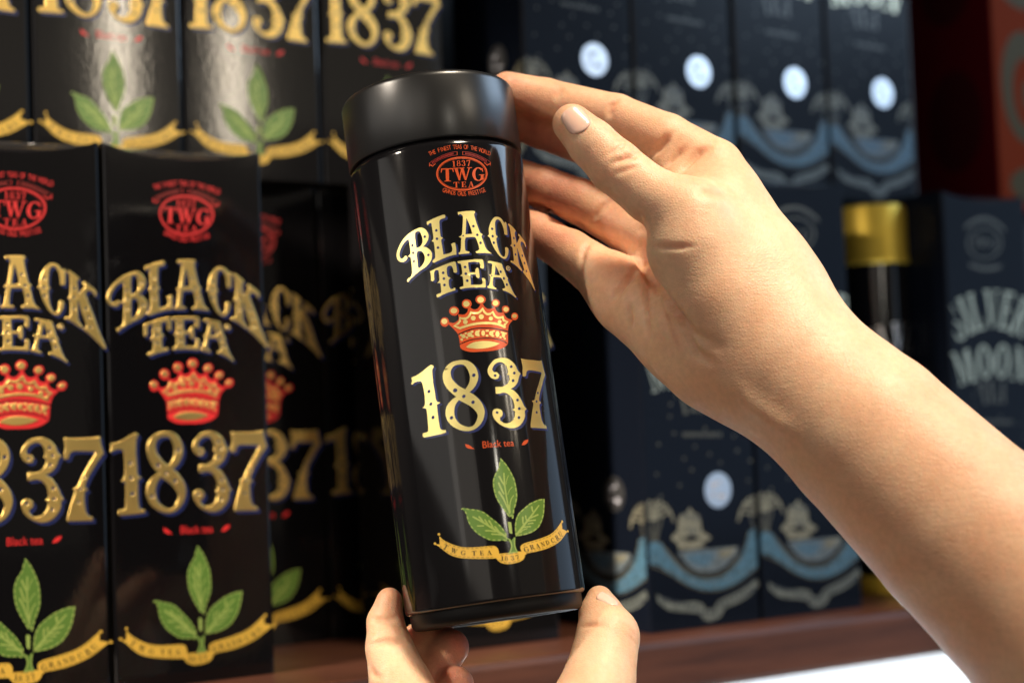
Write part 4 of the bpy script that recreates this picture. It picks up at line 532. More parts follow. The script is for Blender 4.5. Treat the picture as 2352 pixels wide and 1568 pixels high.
["ink",4,[[9.84,13.63],[10.05,13.58],[10.24,13.48],[10.38,13.33],[10.45,13.17],[10.45,13.0],[10.37,12.84],[10.23,12.72],[10.04,12.65],[9.82,12.63],[9.6,12.67],[9.41,12.76],[9.26,12.9],[9.58,12.94],[9.65,12.83],[9.73,12.76],[9.82,12.73],[9.92,12.75],[9.99,12.81],[10.05,12.91],[10.08,13.03],[10.08,13.17],[10.05,13.3],[9.98,13.41],[9.9,13.49],[9.81,13.53]]],
["ink",5,[[9.5,14.01],[9.46,13.93],[9.35,13.89],[9.24,13.93],[9.19,14.02],[9.23,14.11],[9.34,14.14],[9.45,14.1]]],
["ink",6,[[9.5,13.0],[9.46,12.91],[9.35,12.87],[9.24,12.92],[9.18,13.02],[9.22,13.11],[9.33,13.15],[9.45,13.1]]],
["ink",3,[[11.13,14.47],[12.28,14.49],[12.31,14.27],[11.16,14.25]]],
["ink",4,[[12.07,14.31],[12.3,14.32],[12.01,12.8],[11.63,12.8]]],
["ink",5,[[11.13,14.47],[11.25,14.47],[11.27,13.97],[11.15,13.96]]],
["ink",3,[[16.51,16.91],[16.26,17.07],[15.98,17.16],[15.69,17.18],[15.42,17.12],[15.18,16.99],[14.99,16.8],[14.87,16.57],[14.82,16.3],[14.85,16.03],[14.95,15.76],[15.12,15.52],[15.34,15.32],[15.61,15.18],[15.89,15.11],[16.17,15.11],[16.44,15.18],[16.67,15.33],[16.84,15.53],[16.44,15.58],[16.37,15.42],[16.26,15.3],[16.12,15.25],[15.97,15.26],[15.82,15.33],[15.67,15.46],[15.53,15.63],[15.42,15.85],[15.35,16.08],[15.31,16.32],[15.32,16.54],[15.37,16.74],[15.45,16.89],[15.57,16.99],[15.71,17.03],[15.86,17.01],[16.02,16.92],[16.16,16.78]]],
["ink",4,[[16.33,16.08],[16.79,16.13],[16.97,15.36],[16.51,15.31]]],
["ink",5,[[16.02,16.09],[16.94,16.19],[16.96,16.07],[16.05,15.98]]],
["ink",6,[[16.29,17.05],[16.45,17.07],[16.64,16.57],[16.5,16.56]]],
["ink",3,[[17.54,17.52],[18.0,17.58],[18.46,15.77],[18.0,15.72]]],
["ink",4,[[18.16,17.64],[18.4,17.64],[18.64,17.6],[18.83,17.51],[18.98,17.38],[19.06,17.23],[19.06,17.06],[18.99,16.91],[18.85,16.78],[18.65,16.68],[18.42,16.62],[18.39,16.74],[18.49,16.77],[18.57,16.84],[18.63,16.93],[18.65,17.05],[18.63,17.17],[18.58,17.29],[18.51,17.4],[18.41,17.48],[18.3,17.52],[18.19,17.53]]],
["ink",5,[[17.32,17.54],[18.23,17.65],[18.26,17.53],[17.35,17.41]]],
["ink",6,[[18.14,16.71],[18.56,16.76],[18.59,16.64],[18.17,16.59]]],
["ink",7,[[18.4,16.7],[18.78,16.75],[19.69,15.92],[19.23,15.87]]],
["ink",8,[[17.75,15.76],[18.64,15.86],[18.66,15.76],[17.77,15.65]]],
["ink",9,[[19.23,15.94],[19.78,16.0],[19.81,15.9],[19.26,15.83]]],
["ink",3,[[20.78,17.83],[20.95,17.84],[20.72,15.97],[20.58,15.95]]],
["ink",4,[[20.74,17.82],[21.07,17.86],[22.08,16.11],[21.62,16.06]]],
["ink",5,[[20.71,16.65],[21.55,16.74],[21.57,16.64],[20.74,16.55]]],
["ink",6,[[20.33,15.99],[20.96,16.06],[20.98,15.96],[20.36,15.89]]],
["ink",7,[[21.5,16.12],[22.29,16.2],[22.32,16.1],[21.52,16.02]]],
["ink",3,[[22.71,18.17],[22.87,18.19],[23.33,16.52],[23.17,16.5]]],
["ink",4,[[23.93,18.34],[24.09,18.36],[24.55,16.69],[24.4,16.67]]],
["ink",5,[[22.56,18.15],[22.99,18.21],[24.56,16.67],[24.2,16.62]]],
["ink",6,[[22.39,18.16],[22.94,18.24],[22.97,18.14],[22.42,18.06]]],
["ink",7,[[23.71,18.34],[24.3,18.43],[24.32,18.33],[23.73,18.25]]],
["ink",8,[[22.94,16.53],[23.53,16.61],[23.56,16.52],[22.97,16.43]]],
["ink",3,[[25.09,18.58],[25.53,18.64],[26.02,16.97],[25.59,16.91]]],
["ink",4,[[25.63,18.7],[25.9,18.71],[26.16,18.66],[26.4,18.55],[26.61,18.39],[26.77,18.2],[26.88,17.98],[26.91,17.75],[26.87,17.52],[26.77,17.32],[26.61,17.15],[26.4,17.03],[26.15,16.96],[26.12,17.06],[26.25,17.11],[26.36,17.21],[26.44,17.35],[26.48,17.52],[26.48,17.71],[26.44,17.91],[26.36,18.11],[26.25,18.28],[26.12,18.43],[25.97,18.53],[25.81,18.59],[25.66,18.59]]],
["ink",5,[[24.89,18.58],[25.67,18.7],[25.71,18.59],[24.92,18.47]]],
["ink",6,[[25.37,16.96],[26.16,17.08],[26.19,16.96],[25.4,16.84]]],
["ink",3,[[29.43,19.35],[29.17,19.45],[28.9,19.49],[28.64,19.47],[28.41,19.38],[28.22,19.23],[28.08,19.03],[28.01,18.8],[28.02,18.55],[28.09,18.3],[28.23,18.07],[28.43,17.87],[28.67,17.72],[28.93,17.63],[29.2,17.6],[29.45,17.65],[29.68,17.75],[29.85,17.92],[29.97,18.12],[29.61,18.12],[29.57,17.96],[29.49,17.84],[29.38,17.77],[29.24,17.75],[29.09,17.8],[28.93,17.89],[28.78,18.04],[28.64,18.22],[28.53,18.42],[28.46,18.63],[28.42,18.84],[28.43,19.02],[28.48,19.18],[28.56,19.28],[28.68,19.34],[28.82,19.34],[28.98,19.28],[29.14,19.17]]],
["ink",4,[[29.18,19.5],[29.32,19.53],[29.62,19.0],[29.5,18.96]]],
["ink",5,[[29.76,18.39],[29.88,18.42],[30.0,18.05],[29.88,18.02]]],
["ink",3,[[30.58,20.1],[31.01,20.26],[31.97,18.54],[31.53,18.39]]],
["ink",4,[[31.15,20.35],[31.39,20.41],[31.62,20.41],[31.84,20.36],[32.02,20.26],[32.14,20.13],[32.19,19.97],[32.16,19.79],[32.06,19.63],[31.9,19.49],[31.69,19.39],[31.63,19.49],[31.72,19.55],[31.78,19.63],[31.8,19.74],[31.79,19.86],[31.74,19.98],[31.66,20.09],[31.56,20.18],[31.44,20.24],[31.32,20.26],[31.21,20.24]]],
["ink",5,[[30.36,20.06],[31.21,20.37],[31.28,20.25],[30.42,19.94]]],
["ink",6,[[31.39,19.41],[31.79,19.55],[31.85,19.44],[31.45,19.3]]],
["ink",7,[[31.65,19.46],[32.01,19.59],[33.13,18.96],[32.69,18.8]]],
["ink",8,[[31.28,18.37],[32.12,18.67],[32.17,18.57],[31.34,18.27]]],
["ink",9,[[32.67,18.87],[33.19,19.06],[33.25,18.96],[32.73,18.77]]],
["ink",3,[[32.77,21.27],[33.16,21.49],[33.95,20.5],[33.55,20.28]]],
["ink",4,[[34.78,20.96],[34.91,20.74],[34.96,20.52],[34.94,20.3],[34.84,20.11],[34.67,19.98],[34.46,19.9],[34.21,19.9],[33.96,19.97],[33.73,20.1],[33.55,20.28],[33.73,20.38],[33.87,20.24],[34.05,20.13],[34.23,20.07],[34.41,20.06],[34.57,20.11],[34.68,20.21],[34.75,20.35],[34.75,20.51],[34.7,20.69],[34.6,20.86]]],
["ink",5,[[33.85,21.87],[34.0,21.95],[34.81,20.93],[34.66,20.85]]],
["ink",6,[[32.54,21.2],[33.3,21.62],[33.37,21.52],[32.61,21.11]]],
["ink",7,[[33.65,21.8],[34.15,22.08],[34.23,21.99],[33.72,21.71]]]],"emblem":[["red",0,[[22.3,167.43],[21.96,166.28],[21.33,165.16],[20.43,164.08],[19.3,163.1],[17.98,162.22],[16.51,161.49],[14.93,160.93],[13.28,160.55],[11.61,160.36],[9.95,160.36],[8.33,160.57],[6.79,160.96],[5.37,161.52],[4.08,162.24],[2.96,163.1],[2.04,164.06],[1.33,165.11],[0.86,166.21],[0.63,167.33],[0.65,168.44],[0.92,169.52],[1.43,170.54],[2.17,171.48],[3.13,172.32],[4.27,173.04],[5.59,173.64],[7.04,174.09],[8.6,174.4],[10.24,174.56],[11.91,174.57],[13.59,174.43],[15.23,174.13],[16.8,173.7],[18.25,173.12],[19.54,172.42],[20.63,171.59],[21.48,170.66],[22.05,169.64],[22.33,168.56]],[[21.65,167.4],[21.29,166.23],[20.59,165.09],[19.58,164.01],[18.33,163.05],[16.86,162.23],[15.25,161.58],[13.53,161.14],[11.78,160.92],[10.02,160.91],[8.32,161.13],[6.72,161.56],[5.25,162.19],[3.96,162.99],[2.88,163.92],[2.04,164.97],[1.46,166.08],[1.17,167.23],[1.17,168.37],[1.47,169.47],[2.04,170.51],[2.89,171.44],[3.97,172.26],[5.27,172.93],[6.75,173.46],[8.36,173.81],[10.07,174.0],[11.83,174.01],[13.6,173.85],[15.31,173.53],[16.93,173.03],[18.39,172.39],[19.64,171.6],[20.63,170.68],[21.31,169.65],[21.66,168.55]]],
["red",0,[[21.44,167.39],[21.09,166.25],[20.41,165.14],[19.43,164.1],[18.2,163.16],[16.76,162.36],[15.18,161.74],[13.5,161.31],[11.77,161.09],[10.05,161.09],[8.37,161.3],[6.8,161.72],[5.35,162.33],[4.08,163.11],[3.02,164.02],[2.19,165.04],[1.63,166.12],[1.34,167.23],[1.34,168.35],[1.63,169.42],[2.2,170.43],[3.02,171.34],[4.09,172.13],[5.36,172.79],[6.81,173.29],[8.4,173.64],[10.08,173.82],[11.81,173.83],[13.54,173.68],[15.22,173.36],[16.81,172.88],[18.24,172.24],[19.47,171.47],[20.44,170.58],[21.11,169.58],[21.45,168.51]],[[21.28,167.38],[20.93,166.27],[20.26,165.19],[19.3,164.17],[18.09,163.25],[16.68,162.48],[15.12,161.87],[13.47,161.45],[11.76,161.23],[10.07,161.23],[8.42,161.44],[6.86,161.85],[5.44,162.45],[4.18,163.21],[3.14,164.1],[2.32,165.09],[1.76,166.15],[1.48,167.24],[1.48,168.33],[1.76,169.38],[2.32,170.36],[3.13,171.25],[4.18,172.03],[5.44,172.67],[6.87,173.16],[8.43,173.5],[10.08,173.68],[11.79,173.69],[13.49,173.54],[15.15,173.22],[16.71,172.75],[18.12,172.13],[19.33,171.38],[20.29,170.5],[20.95,169.53],[21.28,168.48]]],
["red",1,[[8.03,172.85],[8.56,172.84],[8.37,170.58],[7.85,170.59]]],
["red",2,[[8.04,172.95],[8.57,172.93],[8.01,172.56],[7.63,172.57]]],
["red",3,[[7.57,170.66],[8.66,170.63],[8.65,170.5],[7.56,170.52]]],
["red",1,[[10.86,172.39],[10.79,172.14],[10.63,171.92],[10.41,171.78],[10.15,171.73],[9.91,171.78],[9.71,171.93],[9.59,172.14],[9.56,172.39],[9.63,172.64],[9.79,172.86],[10.01,173.0],[10.27,173.05],[10.51,173.0],[10.71,172.85],[10.84,172.64],[10.86,172.39],[10.55,172.39],[10.54,172.58],[10.48,172.75],[10.38,172.86],[10.25,172.9],[10.12,172.86],[10.0,172.75],[9.91,172.59],[9.87,172.39],[9.88,172.19],[9.94,172.03],[10.04,171.92],[10.17,171.88],[10.3,171.92],[10.42,172.03],[10.51,172.19],[10.55,172.39]]],
["red",2,[[10.89,171.24],[10.81,170.98],[10.62,170.76],[10.36,170.61],[10.06,170.56],[9.76,170.62],[9.53,170.77],[9.38,170.99],[9.34,171.25],[9.42,171.51],[9.61,171.73],[9.87,171.88],[10.17,171.93],[10.46,171.87],[10.7,171.73],[10.85,171.5],[10.89,171.24],[10.52,171.24],[10.51,171.45],[10.44,171.62],[10.31,171.74],[10.16,171.78],[10.0,171.74],[9.86,171.62],[9.75,171.45],[9.7,171.25],[9.72,171.04],[9.79,170.87],[9.91,170.75],[10.07,170.71],[10.23,170.75],[10.37,170.86],[10.48,171.04],[10.52,171.24]]],
["red",1,[[11.62,172.7],[11.79,172.88],[12.01,173.0],[12.26,173.04],[12.49,173.0],[12.69,172.88],[12.83,172.7],[12.88,172.47],[12.85,172.24],[12.73,172.02],[12.54,171.85],[12.31,171.75],[12.07,171.72],[12.12,171.87],[12.22,171.89],[12.31,171.97],[12.39,172.1],[12.44,172.27],[12.46,172.45],[12.45,172.62],[12.4,172.77],[12.33,172.86],[12.24,172.89],[12.14,172.87],[12.05,172.77],[11.97,172.64]]],
["red",2,[[12.22,171.97],[12.48,171.91],[12.7,171.78],[12.85,171.58],[12.9,171.35],[12.87,171.11],[12.74,170.89],[12.54,170.71],[12.29,170.59],[12.01,170.55],[11.74,170.6],[11.52,170.72],[11.36,170.9],[11.77,170.98],[11.83,170.83],[11.92,170.73],[12.03,170.7],[12.15,170.73],[12.26,170.82],[12.35,170.96],[12.41,171.14],[12.44,171.33],[12.42,171.51],[12.36,171.67],[12.28,171.77],[12.17,171.82]]],
["red",3,[[11.88,172.48],[11.81,172.35],[11.66,172.3],[11.53,172.35],[11.48,172.47],[11.55,172.59],[11.69,172.64],[11.83,172.6]]],
["red",4,[[11.68,171.06],[11.61,170.92],[11.47,170.86],[11.33,170.92],[11.29,171.06],[11.36,171.2],[11.5,171.25],[11.63,171.2]]],
["red",1,[[13.65,172.94],[15.16,172.99],[15.13,172.67],[13.62,172.62]]],
["red",2,[[14.83,172.73],[15.14,172.74],[14.33,170.54],[13.83,170.53]]],
["red",3,[[13.65,172.94],[13.8,172.94],[13.68,172.21],[13.53,172.2]]],
["red",1,[[4.58,169.96],[5.85,169.88],[5.35,164.79],[4.08,164.88]]],
["red",2,[[2.82,170.27],[7.67,169.95],[7.62,169.52],[2.78,169.83]]],
["red",3,[[2.82,170.27],[3.33,170.22],[2.78,168.63],[2.49,168.66]]],
["red",4,[[7.14,169.97],[7.67,169.95],[7.68,168.31],[7.39,168.33]]],
["red",5,[[3.47,165.06],[6.0,164.89],[5.97,164.59],[3.44,164.77]]],
["red",1,[[8.12,169.91],[9.42,169.87],[9.96,164.7],[9.25,164.72]]],
["red",2,[[10.97,169.83],[11.45,169.82],[9.72,164.71],[9.25,164.72]]],
["red",3,[[10.49,169.84],[11.81,169.82],[12.48,164.66],[11.76,164.66]]],
["red",4,[[14.13,169.82],[14.63,169.83],[12.36,164.66],[11.88,164.66]]],
["red",5,[[7.55,170.04],[9.9,169.96],[9.87,169.67],[7.52,169.75]]],
["red",6,[[10.14,169.95],[12.3,169.93],[12.27,169.63],[10.11,169.66]]],
["red",7,[[13.4,169.93],[15.52,169.96],[15.49,169.66],[13.37,169.63]]],
["red",1,[[20.25,169.12],[19.73,169.59],[19.09,169.87],[18.37,169.96],[17.64,169.86],[16.93,169.55],[16.31,169.08],[15.8,168.47],[15.45,167.76],[15.27,167.0],[15.28,166.25],[15.48,165.55],[15.85,164.96],[16.37,164.52],[17.01,164.27],[17.72,164.22],[18.46,164.38],[19.16,164.73],[19.79,165.26],[18.83,165.47],[18.49,165.03],[18.11,164.74],[17.72,164.61],[17.35,164.66],[17.03,164.89],[16.77,165.27],[16.59,165.78],[16.52,166.38],[16.54,167.03],[16.66,167.69],[16.88,168.3],[17.17,168.83],[17.51,169.23],[17.9,169.48],[18.28,169.57],[18.65,169.47],[18.97,169.21],[19.21,168.8]]],
["red",2,[[19.0,166.85],[20.22,166.92],[19.97,164.77],[18.75,164.71]]],
["red",3,[[18.23,166.93],[20.67,167.06],[20.63,166.75],[18.19,166.62]]],
["red",4,[[19.79,169.54],[20.23,169.56],[20.24,168.16],[19.87,168.14]]],
["red",1,[[7.85,164.03],[8.42,164.01],[8.2,161.84],[7.63,161.86]]],
["red",2,[[7.05,164.14],[9.24,164.05],[9.22,163.86],[7.03,163.96]]],
["red",3,[[7.05,164.14],[7.29,164.13],[7.04,163.45],[6.91,163.45]]],
["red",4,[[9.0,164.06],[9.24,164.05],[9.25,163.35],[9.12,163.36]]],
["red",5,[[7.35,161.94],[8.5,161.88],[8.48,161.76],[7.34,161.81]]],
["red",1,[[10.43,163.99],[11.01,163.97],[10.78,161.75],[10.2,161.76]]],
["red",2,[[10.17,164.04],[11.98,164.01],[11.96,163.86],[10.15,163.89]]],
["red",3,[[9.95,161.88],[11.86,161.84],[11.84,161.69],[9.93,161.73]]],
["red",4,[[10.8,162.96],[11.55,162.94],[11.53,162.82],[10.79,162.83]]],
["red",5,[[11.76,164.01],[11.98,164.01],[11.97,163.4],[11.81,163.41]]],
["red",6,[[11.72,162.34],[11.91,162.34],[11.9,161.69],[11.63,161.69]]],
["red",7,[[11.46,163.18],[11.62,163.18],[11.56,162.53],[11.4,162.53]]],
["red",1,[[14.14,163.95],[14.36,163.95],[13.26,161.67],[13.07,161.67]]],
["red",2,[[14.08,163.95],[14.52,163.96],[15.05,161.68],[14.44,161.68]]],
["red",3,[[13.54,162.51],[14.64,162.52],[14.63,162.39],[13.53,162.38]]],
["red",4,[[12.78,161.75],[13.6,161.75],[13.59,161.62],[12.77,161.63]]],
["red",5,[[14.31,161.76],[15.37,161.77],[15.35,161.64],[14.3,161.63]]],
["reddark",1,[[-1.49,173.29],[-0.63,173.75],[0.23,174.18],[1.08,174.57],[1.92,174.94],[2.77,175.27],[3.6,175.57],[4.44,175.84],[5.27,176.07],[6.1,176.27],[6.93,176.44],[7.75,176.58],[8.58,176.69],[9.4,176.76],[10.23,176.8],[10.21,176.64],[9.38,176.6],[8.56,176.53],[7.73,176.42],[6.91,176.28],[6.08,176.11],[5.25,175.91],[4.42,175.68],[3.58,175.41],[2.74,175.11],[1.9,174.78],[1.06,174.41],[0.21,174.02],[-0.65,173.59],[-1.51,173.13]]],
["reddark",1,[[-1.67,171.91],[-0.81,172.37],[0.05,172.8],[0.9,173.19],[1.74,173.56],[2.58,173.89],[3.42,174.19],[4.26,174.45],[5.09,174.69],[5.92,174.89],[6.74,175.05],[7.57,175.19],[8.39,175.29],[9.21,175.36],[10.04,175.4],[10.02,175.24],[9.19,175.2],[8.37,175.13],[7.55,175.03],[6.72,174.89],[5.89,174.73],[5.07,174.53],[4.23,174.29],[3.4,174.03],[2.56,173.73],[1.72,173.4],[0.88,173.04],[0.03,172.64],[-0.83,172.21],[-1.69,171.75]]],
["red",2,[[-1.58,173.3],[-1.41,173.27],[-1.61,171.72],[-1.78,171.75]]],
["red",2,[[10.14,176.8],[10.32,176.79],[10.1,175.21],[9.93,175.23]]],
["reddark",1,[[-0.38,173.58],[-0.07,173.54],[-0.16,172.83],[-0.47,172.88]]],
["reddark",1,[[0.18,173.85],[0.48,173.81],[0.39,173.1],[0.08,173.14]]],
["reddark",1,[[0.73,174.1],[1.03,174.06],[0.94,173.36],[0.63,173.4]]],
["reddark",1,[[1.27,174.35],[1.58,174.31],[1.49,173.6],[1.18,173.64]]],
["reddark",1,[[1.82,174.57],[2.12,174.54],[2.03,173.83],[1.73,173.87]]],
["reddark",1,[[2.36,174.79],[2.67,174.75],[2.58,174.04],[2.27,174.08]]],
["reddark",1,[[2.9,174.99],[3.21,174.95],[3.12,174.25],[2.81,174.28]]],
["reddark",1,[[3.45,175.18],[3.75,175.14],[3.66,174.43],[3.35,174.47]]],
["reddark",1,[[3.98,175.35],[4.29,175.32],[4.2,174.61],[3.89,174.64]]],
["reddark",1,[[4.52,175.51],[4.83,175.48],[4.74,174.77],[4.43,174.8]]],
["reddark",1,[[5.06,175.66],[5.37,175.63],[5.27,174.92],[4.97,174.95]]],
["reddark",1,[[5.6,175.79],[5.9,175.76],[5.81,175.05],[5.5,175.08]]],
["reddark",1,[[6.13,175.91],[6.44,175.89],[6.35,175.17],[6.04,175.2]]],
["reddark",1,[[6.66,176.02],[6.98,175.99],[6.88,175.28],[6.57,175.31]]],
["reddark",1,[[7.2,176.11],[7.51,176.09],[7.41,175.37],[7.1,175.4]]],
["reddark",1,[[7.73,176.19],[8.04,176.17],[7.95,175.45],[7.63,175.48]]],
["reddark",1,[[8.26,176.26],[8.58,176.23],[8.48,175.52],[8.17,175.54]]],
["reddark",1,[[12.52,176.73],[13.35,176.65],[14.18,176.53],[15.01,176.38],[15.85,176.2],[16.69,175.98],[17.54,175.73],[18.39,175.45],[19.24,175.13],[20.11,174.78],[20.98,174.4],[21.86,173.99],[22.75,173.55],[23.65,173.07],[24.56,172.56],[24.53,172.39],[23.62,172.9],[22.72,173.38],[21.83,173.83],[20.95,174.24],[20.08,174.62],[19.22,174.97],[18.36,175.28],[17.51,175.57],[16.67,175.82],[15.82,176.03],[14.99,176.22],[14.15,176.37],[13.32,176.49],[12.49,176.57]]],
["reddark",1,[[12.32,175.33],[13.15,175.24],[13.98,175.12],[14.81,174.97],[15.64,174.78],[16.48,174.57],[17.32,174.31],[18.17,174.03],[19.03,173.71],[19.89,173.36],[20.75,172.98],[21.63,172.56],[22.51,172.11],[23.41,171.63],[24.31,171.12],[24.29,170.96],[23.38,171.47],[22.49,171.95],[21.6,172.4],[20.73,172.81],[19.86,173.2],[19.0,173.55],[18.15,173.87],[17.3,174.15],[16.46,174.4],[15.62,174.62],[14.78,174.81],[13.95,174.96],[13.12,175.08],[12.3,175.17]]],
["red",2,[[12.43,176.74],[12.61,176.73],[12.39,175.15],[12.21,175.15]]],
["red",2,[[24.45,172.55],[24.67,172.57],[24.39,170.95],[24.17,170.93]]],
["reddark",1,[[13.57,176.16],[13.9,176.15],[13.79,175.43],[13.46,175.44]]],
["reddark",1,[[14.1,176.07],[14.43,176.07],[14.33,175.35],[14.0,175.35]]],
["reddark",1,[[14.64,175.98],[14.97,175.97],[14.87,175.25],[14.54,175.25]]],
["reddark",1,[[15.18,175.86],[15.52,175.86],[15.41,175.14],[15.07,175.14]]],
["reddark",1,[[15.72,175.74],[16.06,175.74],[15.95,175.01],[15.61,175.01]]],
["reddark",1,[[16.26,175.6],[16.6,175.6],[16.49,174.87],[16.15,174.87]]],
["reddark",1,[[16.8,175.44],[17.15,175.45],[17.04,174.72],[16.7,174.72]]],
["reddark",1,[[17.35,175.28],[17.7,175.28],[17.59,174.55],[17.24,174.55]]],
["reddark",1,[[17.9,175.09],[18.25,175.1],[18.14,174.37],[17.79,174.37]]],
["reddark",1,[[18.45,174.9],[18.8,174.91],[18.69,174.18],[18.34,174.17]]],
["reddark",1,[[19.0,174.69],[19.35,174.7],[19.24,173.97],[18.89,173.96]]],
["reddark",1,[[19.55,174.47],[19.91,174.48],[19.8,173.75],[19.44,173.74]]],
["reddark",1,[[20.11,174.23],[20.47,174.25],[20.36,173.51],[20.0,173.5]]],
["reddark",1,[[20.67,173.98],[21.04,174.0],[20.92,173.27],[20.56,173.25]]],
["reddark",1,[[21.24,173.72],[21.61,173.74],[21.49,173.0],[21.12,172.99]]],
["reddark",1,[[21.8,173.44],[22.18,173.46],[22.06,172.73],[21.69,172.71]]],
["reddark",1,[[22.38,173.15],[22.76,173.17],[22.64,172.44],[22.26,172.42]]],
["red",3,[[-1.72,172.6],[-0.43,171.47],[1.01,172.56],[0.87,172.76],[-0.38,171.86],[-1.47,172.78]]],
["red",3,[[24.61,171.83],[22.65,170.76],[21.3,172.0],[21.54,172.19],[22.72,171.17],[24.36,172.03]]]],"caption":[["red",0,[[-2.4,59.36],[-1.2,58.9],[-0.18,58.13],[0.42,57.4],[1.11,56.97],[-0.32,57.14],[-1.78,57.72],[-2.24,58.49]]],
["red",0,[[23.67,58.59],[22.02,58.24],[20.96,57.5],[20.23,56.49],[21.74,56.55],[22.94,57.2],[23.58,57.88]]]],"moon":[["silver",0,[[64.34,78.33],[63.65,75.13],[62.02,72.29],[59.62,70.11],[56.69,68.78],[53.51,68.45],[50.41,69.13],[47.67,70.75],[45.57,73.16],[44.3,76.12],[43.99,79.34],[44.66,82.51],[46.25,85.33],[48.62,87.52],[51.53,88.87],[54.7,89.25],[57.83,88.6],[60.6,86.99],[62.73,84.58],[64.03,81.59]]],
["grey",1,[[53.93,81.71],[53.06,80.47],[51.12,80.03],[49.24,80.65],[48.52,81.97],[49.38,83.22],[51.32,83.66],[53.21,83.04]]],
["grey",1,[[59.85,74.89],[58.88,73.74],[56.69,73.36],[54.55,73.97],[53.73,75.21],[54.69,76.36],[56.88,76.74],[59.02,76.14]]],
["grey",1,[[57.1,83.52],[56.6,82.62],[55.5,82.29],[54.44,82.72],[54.04,83.67],[54.54,84.56],[55.64,84.9],[56.7,84.47]]],
["grey",1,[[52.07,75.94],[51.43,75.06],[49.97,74.75],[48.56,75.2],[48.02,76.15],[48.66,77.04],[50.12,77.34],[51.53,76.89]]]],"sea":[["blue",0,[[0.97,50.79],[5.06,52.41],[9.8,50.83],[12.79,46.19],[18.93,39.41],[26.74,32.45],[38.08,27.73],[49.8,27.19],[60.2,30.53],[69.21,37.69],[74.93,46.47],[77.06,52.91],[83.31,54.9],[87.55,52.25],[87.56,37.69],[81.03,31.57],[70.25,25.83],[59.71,22.12],[47.75,20.89],[36.13,22.75],[24.82,27.5],[13.76,34.08],[5.92,38.47],[0.66,38.86]]],
["white",1,[[21.64,44.3],[32.4,45.21],[42.38,44.78],[55.9,44.89],[67.89,44.59],[66.79,40.48],[58.72,34.54],[48.35,31.44],[36.67,32.33],[28.63,36.78]]],
["bluepale",2,[[25.63,42.11],[38.94,43.09],[48.98,42.38],[47.84,37.29],[41.84,35.15],[33.57,36.41]]],
["cream",2,[[52.42,43.44],[66.14,44.18],[62.47,40.13],[53.82,38.15]]],
["bluepale",1,[[16.14,42.15],[15.06,41.51],[12.53,41.4],[10.04,41.87],[9.04,42.66],[10.12,43.3],[12.64,43.41],[15.14,42.94]]],
["bluepale",1,[[25.47,33.19],[24.37,32.55],[21.82,32.45],[19.3,32.94],[18.29,33.74],[19.38,34.37],[21.93,34.48],[24.45,33.99]]],
["bluepale",1,[[36.7,26.94],[35.59,26.3],[33.0,26.21],[30.46,26.71],[29.44,27.52],[30.54,28.15],[33.12,28.25],[35.67,27.74]]],
["bluepale",1,[[51.69,24.71],[50.56,24.07],[47.93,23.98],[45.34,24.49],[44.3,25.3],[45.42,25.94],[48.05,26.03],[50.64,25.52]]],
["bluepale",1,[[65.47,26.86],[64.33,26.22],[61.65,26.12],[59.02,26.63],[57.97,27.45],[59.1,28.1],[61.77,28.19],[64.41,27.68]]],
["bluepale",1,[[76.32,34.55],[75.16,33.89],[72.45,33.78],[69.78,34.29],[68.72,35.11],[69.87,35.76],[72.57,35.87],[75.24,35.37]]],
["creamdim",2,[[2.06,52.5],[9.52,50.53],[12.71,45.97],[18.88,39.15],[26.8,32.38],[37.98,27.74],[49.92,27.06],[60.52,30.46],[69.3,37.48],[74.73,46.36],[77.23,53.08],[76.85,53.54],[76.22,53.32],[73.76,46.67],[68.44,37.94],[59.9,31.11],[49.71,27.83],[38.21,28.48],[27.37,32.98],[19.62,39.61],[13.52,46.37],[10.09,51.13],[2.33,53.21],[1.78,52.96]]],
["creamdim",2,[[0.92,38.11],[13.48,33.01],[24.53,26.42],[35.94,21.63],[47.72,19.74],[60.17,20.94],[70.82,24.68],[82.2,30.65],[87.88,34.07],[87.89,34.6],[87.19,34.7],[81.55,31.3],[70.26,25.37],[59.84,21.69],[47.7,20.51],[36.24,22.35],[25.03,27.06],[13.96,33.64],[1.32,38.78],[0.73,38.6]]],
["creamdim",1,[[12.89,46.76],[19.06,40.16],[26.97,33.67],[38.11,29.42],[49.96,28.6],[60.47,31.67],[69.17,38.38],[69.13,38.73],[68.67,38.76],[60.07,32.11],[49.83,29.11],[38.26,29.92],[27.33,34.08],[19.55,40.48],[13.41,47.04],[12.98,47.09]]],
["creamdim",1,[[12.93,47.37],[19.1,40.95],[27.03,34.68],[38.19,30.74],[50.02,29.79],[60.52,32.61],[69.21,39.11],[69.18,39.46],[68.71,39.49],[60.14,33.05],[49.91,30.31],[38.33,31.23],[27.38,35.1],[19.59,41.27],[13.44,47.66],[13.01,47.7]]],
["cream",3,[[5.18,42.56],[4.84,42.15],[4.2,42.19],[3.9,42.65],[4.24,43.06],[4.88,43.02]]],
["creamdim",3,[[8.36,39.41],[7.85,39.01],[6.89,39.08],[6.43,39.55],[6.94,39.95],[7.9,39.88]]],
["creamdim",3,[[11.55,36.41],[10.89,36.03],[9.6,36.12],[8.98,36.61],[9.65,37.0],[10.93,36.9]]],
["cream",3,[[13.8,33.66],[13.46,33.24],[12.81,33.29],[12.51,33.75],[12.86,34.17],[13.5,34.12]]],
["creamdim",3,[[17.23,34.52],[16.72,34.12],[15.75,34.2],[15.28,34.67],[15.79,35.07],[16.77,35.0]]],
["creamdim",3,[[20.48,32.02],[19.81,31.63],[18.51,31.73],[17.89,32.22],[18.56,32.61],[19.86,32.51]]],
